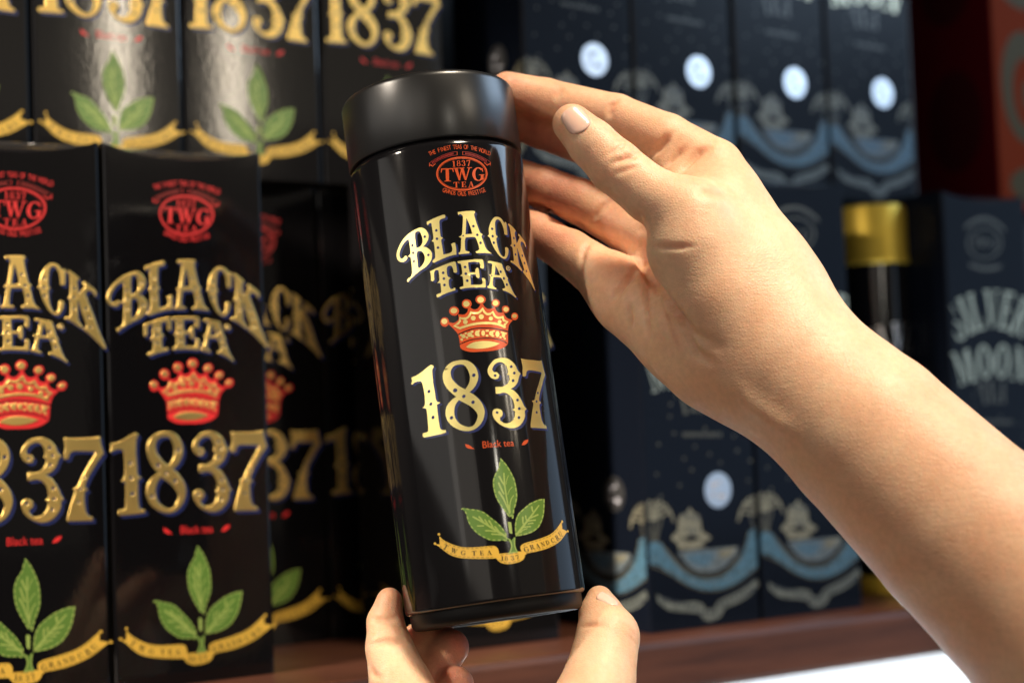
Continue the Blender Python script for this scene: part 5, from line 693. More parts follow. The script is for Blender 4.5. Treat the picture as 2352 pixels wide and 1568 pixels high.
["cream",3,[[22.78,29.75],[22.43,29.34],[21.78,29.39],[21.48,29.85],[21.83,30.27],[22.48,30.21]]],
["creamdim",3,[[26.08,27.57],[25.56,27.17],[24.58,27.25],[24.11,27.73],[24.63,28.13],[25.61,28.05]]],
["creamdim",3,[[29.59,29.11],[28.91,28.73],[27.6,28.83],[26.96,29.32],[27.64,29.71],[28.96,29.61]]],
["cream",3,[[31.94,27.35],[31.59,26.93],[30.93,26.98],[30.62,27.45],[30.98,27.87],[31.63,27.81]]],
["creamdim",3,[[35.3,25.66],[34.78,25.26],[33.78,25.34],[33.31,25.82],[33.83,26.23],[34.83,26.15]]],
["creamdim",3,[[38.68,24.15],[37.99,23.76],[36.66,23.87],[36.02,24.36],[36.71,24.75],[38.04,24.65]]],
["cream",3,[[41.28,26.47],[40.92,26.05],[40.26,26.1],[39.95,26.57],[40.31,26.99],[40.97,26.94]]],
["creamdim",3,[[44.7,25.29],[44.18,24.89],[43.17,24.97],[42.7,25.45],[43.22,25.86],[44.23,25.77]]],
["creamdim",3,[[48.15,24.28],[47.45,23.89],[46.11,24.0],[45.47,24.5],[46.16,24.89],[47.5,24.78]]],
["cream",3,[[50.61,23.53],[50.24,23.11],[49.57,23.16],[49.26,23.64],[49.62,24.06],[50.29,24.0]]],
["creamdim",3,[[54.3,26.47],[53.77,26.07],[52.75,26.15],[52.27,26.63],[52.81,27.04],[53.82,26.96]]],
["creamdim",3,[[57.81,25.98],[57.11,25.59],[55.75,25.7],[55.1,26.2],[55.8,26.59],[57.16,26.49]]],
["cream",3,[[60.33,25.75],[59.96,25.33],[59.28,25.38],[58.97,25.86],[59.33,26.28],[60.01,26.22]]],
["creamdim",3,[[63.89,25.6],[63.35,25.2],[62.32,25.28],[61.84,25.77],[62.38,26.18],[63.4,26.09]]],
["creamdim",3,[[67.68,29.28],[66.97,28.88],[65.6,28.98],[64.94,29.49],[65.65,29.88],[67.02,29.78]]],
["cream",3,[[70.26,29.57],[69.89,29.14],[69.2,29.2],[68.88,29.67],[69.25,30.1],[69.94,30.05]]],
["creamdim",3,[[73.89,29.96],[73.34,29.55],[72.31,29.63],[71.81,30.12],[72.36,30.53],[73.4,30.45]]],
["creamdim",3,[[77.54,30.53],[76.82,30.13],[75.43,30.23],[74.77,30.74],[75.49,31.14],[76.88,31.03]]],
["cream",3,[[80.4,35.02],[80.02,34.59],[79.33,34.64],[79.01,35.12],[79.38,35.55],[80.08,35.5]]],
["creamdim",3,[[84.1,35.95],[83.55,35.54],[82.5,35.61],[82.01,36.11],[82.56,36.52],[83.61,36.45]]],
["creamdim",3,[[24.02,41.72],[27.65,41.97],[27.9,42.24],[27.56,42.48],[23.93,42.22],[23.68,41.95]]],
["creamdim",3,[[28.84,39.58],[32.49,39.83],[32.74,40.1],[32.4,40.34],[28.75,40.09],[28.5,39.82]]],
["creamdim",3,[[33.69,37.43],[37.36,37.68],[37.61,37.95],[37.27,38.19],[33.6,37.94],[33.35,37.67]]],
["creamdim",3,[[38.86,40.65],[42.56,40.9],[42.81,41.18],[42.46,41.42],[38.77,41.17],[38.52,40.89]]],
["creamdim",3,[[43.76,38.5],[47.48,38.74],[47.73,39.02],[47.39,39.26],[43.67,39.01],[43.42,38.73]]],
["creamdim",3,[[48.69,36.33],[52.43,36.57],[52.68,36.85],[52.34,37.09],[48.6,36.84],[48.35,36.56]]],
["creamdim",3,[[53.96,39.57],[57.72,39.82],[57.98,40.1],[57.63,40.34],[53.87,40.09],[53.61,39.81]]],
["creamdim",3,[[58.94,37.39],[62.73,37.64],[62.98,37.92],[62.63,38.16],[58.85,37.91],[58.59,37.63]]],
["creamdim",3,[[63.96,35.2],[67.76,35.44],[68.02,35.72],[67.67,35.96],[63.87,35.72],[63.61,35.44]]]],"ship":[["cream",0,[[17.21,52.88],[19.79,55.26],[22.3,56.37],[23.46,62.69],[25.28,65.78],[29.46,66.82],[32.11,69.89],[35.24,66.49],[38.83,65.0],[39.94,61.06],[40.45,55.23],[43.72,53.73],[47.47,51.55],[45.18,49.76],[40.98,49.78],[42.45,46.07],[32.43,45.73],[22.56,46.15],[21.92,49.38],[19.57,51.2]],[[23.73,52.45],[32.87,53.78],[39.4,51.43],[32.66,49.94]]],
["navyline",1,[[25.26,66.17],[40.41,64.01],[40.75,64.22],[40.51,64.51],[25.36,66.67],[25.02,66.46]]],
["navyline",1,[[26.17,64.71],[39.82,62.62],[40.17,62.83],[39.93,63.13],[26.27,65.21],[25.93,65.0]]],
["navyline",1,[[27.07,63.25],[39.24,61.24],[39.59,61.44],[39.36,61.74],[27.18,63.75],[26.84,63.54]]],
["navyline",1,[[27.81,57.95],[38.56,57.28],[38.88,57.52],[38.59,57.79],[27.84,58.46],[27.53,58.22]]],
["navyline",1,[[28.72,56.48],[37.98,55.9],[38.3,56.14],[38.01,56.41],[28.75,56.99],[28.44,56.76]]],
["navyline",1,[[29.63,55.01],[37.41,54.52],[37.72,54.76],[37.43,55.03],[29.66,55.52],[29.35,55.29]]],
["navyline",1,[[30.54,53.55],[36.83,53.14],[37.14,53.38],[36.86,53.65],[30.57,54.06],[30.26,53.82]]]],"palm_l":[["cream",5,[[5.78,64.05],[-1.32,66.18],[-7.18,66.59],[-9.7,62.13],[-9.18,61.28],[-8.09,61.58],[-6.37,65.65],[-1.55,65.32],[5.53,63.45],[6.0,63.65]]],
["cream",4,[[5.92,63.98],[-0.58,68.88],[-6.24,69.85],[-8.79,65.37],[-8.27,64.52],[-7.17,64.82],[-5.48,68.88],[-1.14,68.13],[5.39,63.52],[5.93,63.55]]],
["cream",3,[[6.0,63.9],[0.77,71.21],[-4.2,72.68],[-6.76,68.18],[-6.23,67.34],[-5.14,67.64],[-3.44,71.71],[-0.06,70.63],[5.31,63.6],[5.84,63.5]]],
["cream",2,[[6.04,63.83],[2.6,72.95],[-1.25,74.81],[-3.79,70.31],[-3.26,69.47],[-2.16,69.77],[-0.42,73.86],[1.59,72.58],[5.27,63.66],[5.77,63.48]]],
["cream",1,[[6.06,63.77],[4.75,73.93],[2.3,75.99],[-0.17,71.53],[0.36,70.69],[1.47,70.99],[3.29,75.15],[3.65,73.78],[5.26,63.72],[5.7,63.47]]],
["cream",1,[[6.06,63.71],[7.27,74.0],[6.56,75.45],[8.02,71.02],[9.1,70.6],[9.72,71.38],[7.79,76.02],[6.15,74.11],[5.26,63.79],[5.63,63.47]]],
["cream",2,[[6.04,63.66],[9.41,73.12],[10.49,74.37],[11.85,70.05],[12.93,69.62],[13.55,70.41],[11.51,75.16],[8.35,73.46],[5.27,63.84],[5.57,63.48]]],
["cream",3,[[6.02,63.6],[11.2,71.45],[13.86,72.4],[15.17,68.11],[16.25,67.68],[16.88,68.47],[14.77,73.28],[10.29,71.99],[5.3,63.9],[5.5,63.5]]],
["cream",3,[[5.96,63.54],[12.46,69.12],[16.36,69.68],[17.65,65.4],[18.74,64.96],[19.37,65.75],[17.24,70.58],[11.78,69.84],[5.35,63.96],[5.42,63.54]]],
["cream",4,[[5.86,63.47],[13.06,66.38],[17.75,66.47],[19.05,62.17],[20.14,61.74],[20.77,62.53],[18.65,67.36],[12.68,67.23],[5.46,64.03],[5.34,63.62]]],
["creamdim",0,[[-1.39,66.56],[1.11,58.87],[2.39,51.88],[3.02,51.53],[3.5,51.97],[2.2,59.01],[-0.31,66.75],[-0.98,67.04]]],
["creamdim",0,[[2.93,66.39],[3.54,58.79],[3.74,51.84],[4.32,51.43],[4.86,51.82],[4.65,58.79],[4.04,66.42],[3.45,66.8]]],
["creamdim",0,[[7.29,66.23],[5.99,58.7],[5.11,51.8],[5.61,51.35],[6.22,51.68],[7.1,58.57],[8.4,66.08],[7.91,66.55]]],
["creamdim",0,[[11.43,66.06],[8.31,58.62],[6.4,51.77],[6.84,51.27],[7.49,51.54],[9.4,58.36],[12.5,65.76],[12.12,66.29]]]],"palm_r":[["cream",5,[[84.73,62.01],[76.96,64.25],[70.55,64.69],[67.77,60.02],[68.34,59.14],[69.54,59.45],[71.44,63.7],[76.71,63.35],[84.46,61.39],[84.97,61.6]]],
["cream",4,[[84.89,61.94],[77.79,67.07],[71.59,68.1],[68.78,63.41],[69.35,62.53],[70.55,62.84],[72.43,67.08],[77.17,66.29],[84.3,61.46],[84.89,61.49]]],
["cream",3,[[84.97,61.86],[79.27,69.51],[73.84,71.06],[71.02,66.35],[71.6,65.47],[72.8,65.79],[74.68,70.04],[78.37,68.91],[84.22,61.54],[84.79,61.44]]],
["cream",2,[[85.01,61.79],[81.29,71.33],[77.08,73.28],[74.29,68.57],[74.86,67.69],[76.06,68.01],[77.98,72.29],[80.19,70.94],[84.17,61.61],[84.71,61.41]]],
["cream",1,[[85.03,61.73],[83.65,72.35],[80.98,74.51],[78.26,69.85],[78.83,68.97],[80.04,69.28],[82.06,73.63],[82.44,72.2],[84.16,61.67],[84.64,61.4]]],
["cream",1,[[85.03,61.66],[86.41,72.42],[85.64,73.94],[87.22,69.31],[88.39,68.86],[89.08,69.68],[86.99,74.53],[85.18,72.54],[84.16,61.74],[84.56,61.4]]],
["cream",2,[[85.02,61.6],[88.74,71.5],[89.94,72.81],[91.4,68.28],[92.59,67.83],[93.28,68.66],[91.06,73.64],[87.59,71.86],[84.17,61.8],[84.49,61.41]]],
["cream",3,[[84.99,61.54],[90.7,69.75],[93.63,70.74],[95.04,66.25],[96.22,65.8],[96.91,66.62],[94.63,71.66],[89.71,70.32],[84.2,61.86],[84.42,61.44]]],
["cream",3,[[84.93,61.47],[92.07,67.31],[96.35,67.9],[97.75,63.41],[98.93,62.95],[99.63,63.78],[97.32,68.83],[91.33,68.07],[84.26,61.92],[84.33,61.48]]],
["cream",4,[[84.81,61.41],[92.71,64.44],[97.85,64.53],[99.26,60.03],[100.45,59.58],[101.15,60.4],[98.84,65.46],[92.3,65.33],[84.38,61.99],[84.25,61.56]]],
["creamdim",0,[[76.89,64.65],[79.59,56.6],[80.96,49.28],[81.65,48.91],[82.18,49.37],[80.78,56.75],[78.07,64.85],[77.35,65.16]]],
["creamdim",0,[[81.62,64.47],[82.25,56.51],[82.44,49.24],[83.07,48.81],[83.67,49.22],[83.47,56.51],[82.84,64.5],[82.2,64.9]]],
["creamdim",0,[[86.39,64.29],[84.93,56.42],[83.93,49.2],[84.49,48.72],[85.15,49.07],[86.15,56.27],[87.61,64.13],[87.08,64.62]]],
["creamdim",0,[[90.93,64.12],[87.48,56.33],[85.35,49.16],[85.83,48.64],[86.55,48.92],[88.67,56.05],[92.1,63.8],[91.69,64.35]]]],"scroll":[["greygreen",0,[[5.06,22.15],[11.3,18.47],[20.91,15.75],[32.4,15.39],[38.95,13.54],[40.43,10.2],[47.11,9.6],[50.73,13.8],[59.37,16.3],[69.86,19.33],[80.6,24.36],[83.02,20.88],[75.71,15.57],[65.97,11.83],[55.57,9.5],[52.81,5.87],[46.75,3.2],[40.07,3.82],[35.31,8.1],[23.87,10.15],[14.19,11.91],[6.39,17.01]]],
["navyline",1,[[8.02,20.35],[9.94,20.18],[9.82,17.92],[7.9,18.09]]],
["navyline",1,[[11.48,19.28],[13.42,19.12],[13.29,16.86],[11.36,17.02]]],
["navyline",1,[[14.96,18.22],[16.9,18.05],[16.78,15.78],[14.84,15.95]]],
["navyline",1,[[18.46,17.15],[20.41,16.98],[20.28,14.71],[18.33,14.88]]],
["navyline",1,[[21.97,16.08],[23.92,15.91],[23.8,13.63],[21.84,13.8]]],
["navyline",1,[[25.49,15.0],[27.45,14.83],[27.33,12.55],[25.36,12.72]]],
["navyline",1,[[29.02,13.92],[31.0,13.75],[30.87,11.46],[28.9,11.64]]],
["navyline",1,[[32.57,12.83],[34.55,12.66],[34.43,10.37],[32.45,10.55]]],
["navyline",1,[[36.03,9.82],[38.02,9.65],[37.89,7.35],[35.9,7.53]]],
["navyline",1,[[39.65,9.5],[41.65,9.32],[41.52,7.02],[39.52,7.2]]],
["navyline",1,[[43.29,9.17],[45.3,8.99],[45.16,6.69],[43.16,6.87]]],
["navyline",1,[[46.94,8.85],[48.96,8.67],[48.82,6.36],[46.81,6.54]]],
["navyline",1,[[50.85,12.74],[52.87,12.56],[52.74,10.24],[50.72,10.42]]],
["navyline",1,[[54.61,13.75],[56.65,13.57],[56.51,11.25],[54.48,11.43]]],
["navyline",1,[[58.39,14.76],[60.43,14.59],[60.3,12.26],[58.26,12.44]]],
["navyline",1,[[62.19,15.78],[64.24,15.61],[64.1,13.28],[62.05,13.46]]],
["navyline",1,[[66.0,16.81],[68.06,16.64],[67.92,14.3],[65.86,14.47]]],
["navyline",1,[[69.83,17.84],[71.9,17.67],[71.76,15.32],[69.69,15.5]]],
["navyline",1,[[73.68,18.87],[75.75,18.7],[75.61,16.35],[73.54,16.53]]],
["navyline",1,[[77.54,19.91],[79.63,19.74],[79.48,17.39],[77.4,17.56]]]],"small_print":[["creamdim",0,[[29.54,113.53],[31.36,113.48],[31.22,110.9],[29.4,110.96]]],
["creamdim",0,[[32.52,113.44],[34.34,113.39],[34.2,110.81],[32.38,110.86]]],
["creamdim",0,[[35.51,113.35],[37.34,113.3],[37.2,110.71],[35.36,110.77]]],
["creamdim",0,[[38.51,113.26],[40.35,113.21],[40.2,110.62],[38.36,110.67]]],
["creamdim",0,[[41.52,113.17],[43.36,113.12],[43.22,110.52],[41.37,110.58]]],
["creamdim",0,[[44.54,113.08],[46.39,113.03],[46.24,110.43],[44.39,110.49]]],
["creamdim",0,[[47.57,112.99],[49.43,112.94],[49.28,110.33],[47.42,110.39]]],
["creamdim",0,[[50.61,112.9],[52.47,112.85],[52.33,110.24],[50.46,110.29]]],
["creamdim",0,[[53.66,112.81],[55.53,112.75],[55.38,110.14],[53.51,110.2]]],
["creamdim",0,[[56.73,112.72],[58.6,112.66],[58.45,110.04],[56.58,110.1]]]],"stars":[["creamdim",0,[[22.36,130.08],[21.83,129.31],[20.85,129.33],[20.4,130.12],[20.93,130.89],[21.91,130.87]]],
["creamdim",0,[[12.17,107.28],[11.64,106.53],[10.67,106.56],[10.23,107.35],[10.75,108.11],[11.72,108.07]]],
["creamdim",0,[[21.16,123.03],[20.63,122.27],[19.65,122.29],[19.2,123.08],[19.73,123.85],[20.71,123.82]]],
["creamdim",0,[[23.92,113.31],[23.38,112.55],[22.4,112.58],[21.95,113.37],[22.49,114.14],[23.47,114.11]]],
["creamdim",0,[[39.22,105.07],[38.68,104.3],[37.68,104.34],[37.22,105.14],[37.76,105.91],[38.77,105.87]]],
["creamdim",0,[[49.89,100.14],[49.34,99.37],[48.32,99.41],[47.86,100.21],[48.41,100.98],[49.42,100.95]]],
["creamdim",0,[[71.39,101.32],[70.82,100.54],[69.78,100.58],[69.31,101.39],[69.88,102.17],[70.91,102.14]]],
["creamdim",0,[[81.49,94.98],[80.91,94.2],[79.86,94.24],[79.39,95.07],[79.96,95.85],[81.01,95.81]]],
["creamdim",0,[[30.52,98.28],[29.99,97.52],[28.99,97.56],[28.54,98.36],[29.08,99.12],[30.07,99.08]]],
["creamdim",0,[[9.64,90.18],[9.11,89.43],[8.15,89.48],[7.7,90.27],[8.23,91.01],[9.19,90.97]]],
["creamdim",0,[[47.36,115.22],[46.81,114.44],[45.8,114.47],[45.33,115.27],[45.88,116.05],[46.89,116.02]]],
["creamdim",0,[[69.29,109.97],[68.73,109.19],[67.69,109.22],[67.22,110.03],[67.78,110.81],[68.82,110.78]]],
["creamdim",0,[[26.38,83.03],[25.85,82.27],[24.86,82.32],[24.41,83.12],[24.95,83.87],[25.93,83.83]]],
["creamdim",0,[[79.03,83.16],[78.46,82.39],[77.41,82.44],[76.94,83.26],[77.51,84.04],[78.55,83.99]]],
["creamdim",0,[[12.19,77.34],[11.66,76.6],[10.7,76.65],[10.25,77.44],[10.78,78.18],[11.75,78.13]]],
["creamdim",0,[[86.59,106.76],[86.01,105.97],[84.96,106.01],[84.48,106.83],[85.05,107.62],[86.11,107.59]]],
["creamdim",0,[[58.08,94.6],[57.52,93.83],[56.5,93.87],[56.03,94.68],[56.59,95.45],[57.61,95.41]]],
["creamdim",0,[[35.97,91.61],[35.43,90.85],[34.43,90.89],[33.98,91.69],[34.52,92.45],[35.51,92.41]]],
["creamdim",0,[[74.88,116.41],[74.31,115.63],[73.27,115.66],[72.8,116.47],[73.36,117.26],[74.41,117.23]]],
["creamdim",0,[[46.22,125.03],[45.67,124.25],[44.66,124.27],[44.2,125.07],[44.75,125.85],[45.76,125.83]]]],"title":[["foil",0,[[5.11,188.52],[3.14,189.9],[1.2,190.58],[-0.48,190.49],[-1.71,189.63],[-2.32,188.12],[-2.26,186.13],[-1.52,183.9],[-0.21,181.69],[1.54,179.78],[3.5,178.39],[5.45,177.7],[7.14,177.78],[6.32,179.15],[5.51,179.25],[4.43,179.94],[3.22,181.13],[2.02,182.69],[0.99,184.43],[0.23,186.12],[-0.15,187.58],[-0.12,188.63],[0.33,189.13],[1.14,189.04],[2.22,188.35],[3.42,187.16]]],
["foil",1,[[5.65,179.45],[7.43,179.78],[9.5,179.32],[11.61,178.12],[13.48,176.33],[14.89,174.17],[15.65,171.92],[15.66,169.86],[14.93,168.26],[13.54,167.31],[11.68,167.13],[9.58,167.75],[7.5,169.08],[9.32,170.47],[10.59,169.32],[11.75,168.7],[12.66,168.67],[13.21,169.24],[13.31,170.34],[12.97,171.83],[12.22,173.53],[11.16,175.21],[9.92,176.68],[8.66,177.73],[7.54,178.24],[6.69,178.16]]],
["foil",2,[[3.18,190.6],[4.03,190.88],[8.28,184.39],[7.42,184.11]]],
["foil",3,[[4.63,172.92],[5.48,173.19],[9.31,166.8],[8.45,166.53]]],
["foil",0,[[10.71,194.43],[13.98,195.25],[23.83,172.32],[20.53,171.55]]],
["foil",1,[[9.02,194.54],[15.26,196.09],[15.82,194.78],[9.58,193.23]]],
["foil",2,[[18.67,172.03],[24.97,173.52],[25.53,172.2],[19.24,170.72]]],
["foil",0,[[21.11,197.77],[24.5,198.32],[30.15,174.46],[26.74,173.95]]],
["foil",1,[[19.45,198.01],[25.93,199.06],[26.26,197.7],[19.77,196.65]]],
["foil",2,[[24.93,174.84],[35.8,176.46],[36.19,174.84],[25.31,173.22]]],
["foil",3,[[33.55,183.23],[34.18,183.32],[36.5,174.88],[34.63,174.61]]],
["foil",0,[[37.93,200.57],[41.42,200.67],[43.61,175.83],[41.7,175.8]]],
["foil",1,[[48.45,200.88],[49.74,200.92],[43.29,175.83],[42.02,175.81]]],
["foil",2,[[36.37,201.03],[42.73,201.22],[42.65,199.81],[36.3,199.62]]],
["foil",3,[[46.72,201.34],[51.53,201.49],[51.46,200.06],[46.64,199.92]]],
["foil",0,[[58.45,200.1],[61.92,199.73],[53.33,175.2],[49.9,175.61]]],
["foil",1,[[57.05,200.78],[67.81,199.63],[67.22,197.96],[56.47,199.11]]],
["foil",2,[[48.73,176.94],[60.02,175.6],[59.44,173.94],[48.16,175.29]]],
["foil",3,[[57.34,188.52],[61.76,188.03],[61.27,186.62],[56.85,187.12]]],
["foil",4,[[66.54,199.77],[67.81,199.63],[65.78,192.91],[64.83,193.01]]],
["foil",5,[[60.85,181.22],[61.95,181.09],[59.75,173.9],[58.18,174.09]]],
["foil",6,[[62.03,190.66],[62.98,190.55],[60.46,183.39],[59.51,183.5]]],
["foil",0,[[75.96,196.32],[79.3,195.53],[64.43,171.94],[61.15,172.76]]],
["foil",1,[[80.82,195.74],[82.31,195.02],[83.24,193.7],[83.51,191.94],[83.11,189.88],[82.07,187.76],[80.5,185.76],[78.55,184.09],[76.41,182.91],[74.3,182.33],[72.42,182.41],[73.35,183.89],[74.25,183.96],[75.39,184.53],[76.65,185.55],[77.9,186.91],[79.04,188.48],[79.93,190.11],[80.5,191.65],[80.69,192.92],[80.48,193.82],[79.89,194.26]]],
["foil",2,[[74.76,197.17],[81.28,195.64],[80.26,194.02],[73.75,195.56]]],
["foil",3,[[71.54,184.33],[74.55,183.6],[73.62,182.12],[70.61,182.85]]],
["foil",4,[[73.04,183.4],[75.75,182.74],[73.13,169.78],[69.82,170.6]]],
["foil",5,[[60.05,174.02],[66.31,172.46],[65.47,171.12],[59.2,172.68]]],
["foil",6,[[70.51,171.42],[74.43,170.45],[73.58,169.1],[69.66,170.07]]],
["foil",0,[[3.1,158.3],[4.36,158.53],[10.86,137.88],[9.59,137.67]]],
["foil",1,[[14.18,160.29],[17.69,160.92],[24.26,140.14],[20.73,139.55]]],
["foil",2,[[2.16,158.13],[5.31,158.7],[16.9,138.9],[14.98,138.58]]],
["foil",3,[[13.86,160.23],[15.13,160.46],[16.26,138.79],[14.98,138.58]]],
["foil",4,[[0.61,158.31],[5.33,159.16],[5.7,157.97],[0.98,157.13]]],
["foil",5,[[13.57,160.64],[18.35,161.5],[18.72,160.31],[13.94,159.45]]],
["foil",6,[[7.62,138.13],[12.36,138.93],[12.74,137.75],[7.99,136.95]]],
["foil",7,[[19.21,140.09],[25.3,141.12],[25.68,139.92],[19.59,138.9]]],
["foil",0,[[40.73,153.17],[40.62,149.61],[39.8,146.35],[38.36,143.72],[36.43,141.98],[34.22,141.29],[31.93,141.73],[29.79,143.23],[28.01,145.66],[26.76,148.78],[26.16,152.27],[26.26,155.81],[27.07,159.06],[28.5,161.68],[30.41,163.44],[32.62,164.15],[34.91,163.74],[37.06,162.25],[38.86,159.82],[40.13,156.69],[40.73,153.17],[37.07,152.95],[36.68,155.99],[35.96,158.71],[35.0,160.84],[33.89,162.17],[32.73,162.58],[31.64,162.02],[30.72,160.56],[30.07,158.33],[29.74,155.55],[29.78,152.5],[30.17,149.47],[30.88,146.75],[31.84,144.62],[32.95,143.28],[34.11,142.86],[35.2,143.41],[36.12,144.87],[36.78,147.1],[37.1,149.88],[37.07,152.95]]],
["foil",0,[[58.8,152.71],[57.86,149.14],[56.29,145.96],[54.24,143.48],[51.91,141.94],[49.54,141.49],[47.36,142.16],[45.57,143.89],[44.35,146.51],[43.82,149.76],[44.02,153.34],[44.95,156.88],[46.5,160.06],[48.54,162.55],[50.86,164.12],[53.23,164.6],[55.43,163.95],[57.24,162.22],[58.47,159.59],[59.01,156.31],[58.8,152.71],[55.09,152.87],[55.4,155.96],[55.32,158.77],[54.85,161.02],[54.04,162.48],[52.98,163.01],[51.76,162.56],[50.5,161.18],[49.33,159.01],[48.37,156.25],[47.7,153.18],[47.39,150.1],[47.47,147.3],[47.93,145.07],[48.73,143.61],[49.79,143.07],[51.01,143.5],[52.27,144.87],[53.44,147.03],[54.41,149.79],[55.09,152.87]]],
["foil",0,[[68.63,162.08],[69.96,161.89],[61.48,140.46],[60.17,140.66]]],
["foil",1,[[78.97,160.6],[80.32,160.4],[71.75,138.87],[70.42,139.08]]],
["foil",2,[[67.3,162.27],[70.95,161.75],[71.66,138.65],[68.67,139.11]]],
["foil",3,[[66.15,162.91],[70.8,162.24],[70.31,161.01],[65.66,161.67]]],
["foil",4,[[77.31,161.31],[82.35,160.59],[81.85,159.35],[76.82,160.07]]],
["foil",5,[[58.67,141.71],[63.61,140.95],[63.12,139.73],[58.18,140.49]]],
["creamdim",0,[[28.05,137.77],[30.32,138.06],[33.28,124.96],[31.01,124.69]]],
["creamdim",1,[[24.77,137.79],[33.42,138.88],[33.68,137.77],[25.02,136.68]]],
["creamdim",2,[[24.77,137.79],[25.69,137.91],[25.92,133.65],[25.4,133.59]]],
["creamdim",3,[[32.49,138.76],[33.42,138.88],[34.68,134.74],[34.17,134.67]]],
["creamdim",4,[[29.8,124.9],[34.34,125.45],[34.52,124.68],[29.97,124.14]]],
["creamdim",0,[[37.1,139.14],[39.42,139.19],[39.3,125.54],[36.98,125.51]]],
["creamdim",1,[[36.06,139.41],[43.22,139.54],[43.21,138.62],[36.05,138.48]]],
["creamdim",2,[[35.94,126.14],[43.52,126.23],[43.51,125.31],[35.93,125.22]]],
["creamdim",3,[[38.94,132.92],[41.89,132.97],[41.88,132.19],[38.93,132.14]]],
["creamdim",4,[[42.37,139.53],[43.22,139.54],[43.4,135.84],[42.76,135.83]]],
["creamdim",5,[[42.81,129.28],[43.55,129.29],[43.72,125.31],[42.67,125.3]]],
["creamdim",6,[[41.48,134.39],[42.12,134.4],[42.08,130.41],[41.45,130.4]]],
["creamdim",0,[[50.82,139.01],[51.66,138.93],[44.83,125.4],[44.1,125.47]]],
["creamdim",1,[[50.61,139.03],[52.29,138.87],[51.63,124.71],[49.32,124.94]]],
["creamdim",2,[[46.87,130.4],[51.06,129.98],[50.86,129.21],[46.67,129.62]]],
["creamdim",3,[[43.08,126.08],[46.21,125.76],[46.01,124.99],[42.88,125.3]]],
["creamdim",4,[[48.92,125.49],[52.91,125.08],[52.71,124.3],[48.72,124.71]]]],"seal":[["creamdim",0,[[57.58,233.73],[56.61,230.63],[54.27,227.74],[50.76,225.3],[46.38,223.51],[41.48,222.5],[36.48,222.36],[31.76,223.08],[27.72,224.62],[24.66,226.82],[22.82,229.53],[22.35,232.53],[23.28,235.57],[25.55,238.43],[28.97,240.86],[33.28,242.68],[38.14,243.74],[43.16,243.93],[47.93,243.25],[52.06,241.74],[55.21,239.52],[57.1,236.77]],[[55.79,233.66],[54.92,230.91],[52.82,228.35],[49.67,226.18],[45.73,224.58],[41.33,223.68],[36.82,223.55],[32.57,224.19],[28.93,225.55],[26.17,227.51],[24.51,229.92],[24.08,232.59],[24.92,235.3],[26.96,237.84],[30.04,240.0],[33.92,241.62],[38.3,242.56],[42.81,242.73],[47.11,242.12],[50.82,240.78],[53.65,238.81],[55.36,236.37]]],
["creamdim",0,[[31.13,236.23],[32.85,236.2],[31.65,229.45],[29.93,229.47]]],
["creamdim",1,[[28.75,236.47],[35.32,236.39],[35.22,235.81],[28.65,235.9]]],
["creamdim",2,[[28.75,236.47],[29.46,236.46],[28.53,234.31],[28.14,234.32]]],
["creamdim",3,[[34.62,236.4],[35.32,236.39],[35.17,234.23],[34.78,234.23]]],
["creamdim",4,[[29.1,229.67],[32.54,229.61],[32.47,229.22],[29.03,229.27]]],
["creamdim",0,[[35.91,236.64],[37.64,236.62],[37.81,229.68],[36.87,229.7]]],
["creamdim",1,[[39.68,236.6],[40.32,236.59],[37.5,229.69],[36.87,229.7]]],
["creamdim",2,[[39.05,236.6],[40.79,236.58],[41.12,229.63],[40.17,229.65]]],
["creamdim",3,[[43.79,236.55],[44.42,236.54],[40.96,229.63],[40.33,229.64]]],
["creamdim",4,[[35.15,236.8],[38.29,236.76],[38.22,236.36],[35.08,236.4]]],
["creamdim",5,[[38.61,236.75],[41.45,236.72],[41.37,236.32],[38.54,236.36]]],
["creamdim",6,[[42.87,236.7],[45.56,236.67],[45.49,236.27],[42.8,236.31]]],
["creamdim",0,[[52.38,235.87],[51.75,236.52],[50.94,236.95],[50.01,237.13],[49.02,237.04],[48.04,236.7],[47.15,236.12],[46.41,235.36],[45.87,234.46],[45.56,233.48],[45.51,232.5],[45.73,231.59],[46.19,230.81],[46.87,230.22],[47.72,229.85],[48.67,229.74],[49.66,229.89],[50.62,230.29],[51.48,230.92],[50.24,231.28],[49.76,230.73],[49.23,230.38],[48.7,230.24],[48.21,230.34],[47.79,230.65],[47.47,231.16],[47.28,231.83],[47.22,232.61],[47.3,233.46],[47.52,234.3],[47.87,235.08],[48.3,235.74],[48.8,236.24],[49.33,236.54],[49.86,236.62],[50.33,236.47],[50.73,236.11],[51.02,235.55]]],
["creamdim",1,[[50.58,233.05],[52.17,233.03],[51.67,230.27],[50.08,230.29]]],
["creamdim",2,[[49.57,233.21],[52.76,233.17],[52.68,232.77],[49.5,232.81]]],
["creamdim",3,[[51.83,236.45],[52.39,236.45],[52.3,234.63],[51.82,234.63]]],
["creamdim",0,[[21.53,244.38],[24.44,246.22],[27.35,247.78],[30.24,249.04],[33.12,250.02],[35.98,250.7],[38.83,251.09],[41.66,251.19],[44.48,250.99],[47.28,250.5],[50.07,249.7],[52.84,248.61],[55.59,247.22],[58.33,245.53],[61.05,243.53],[60.84,240.86],[58.12,242.86],[55.38,244.55],[52.63,245.95],[49.86,247.04],[47.07,247.84],[44.27,248.34],[41.45,248.54],[38.62,248.44],[35.77,248.06],[32.91,247.38],[30.04,246.41],[27.15,245.14],[24.24,243.59],[21.33,241.76]]],
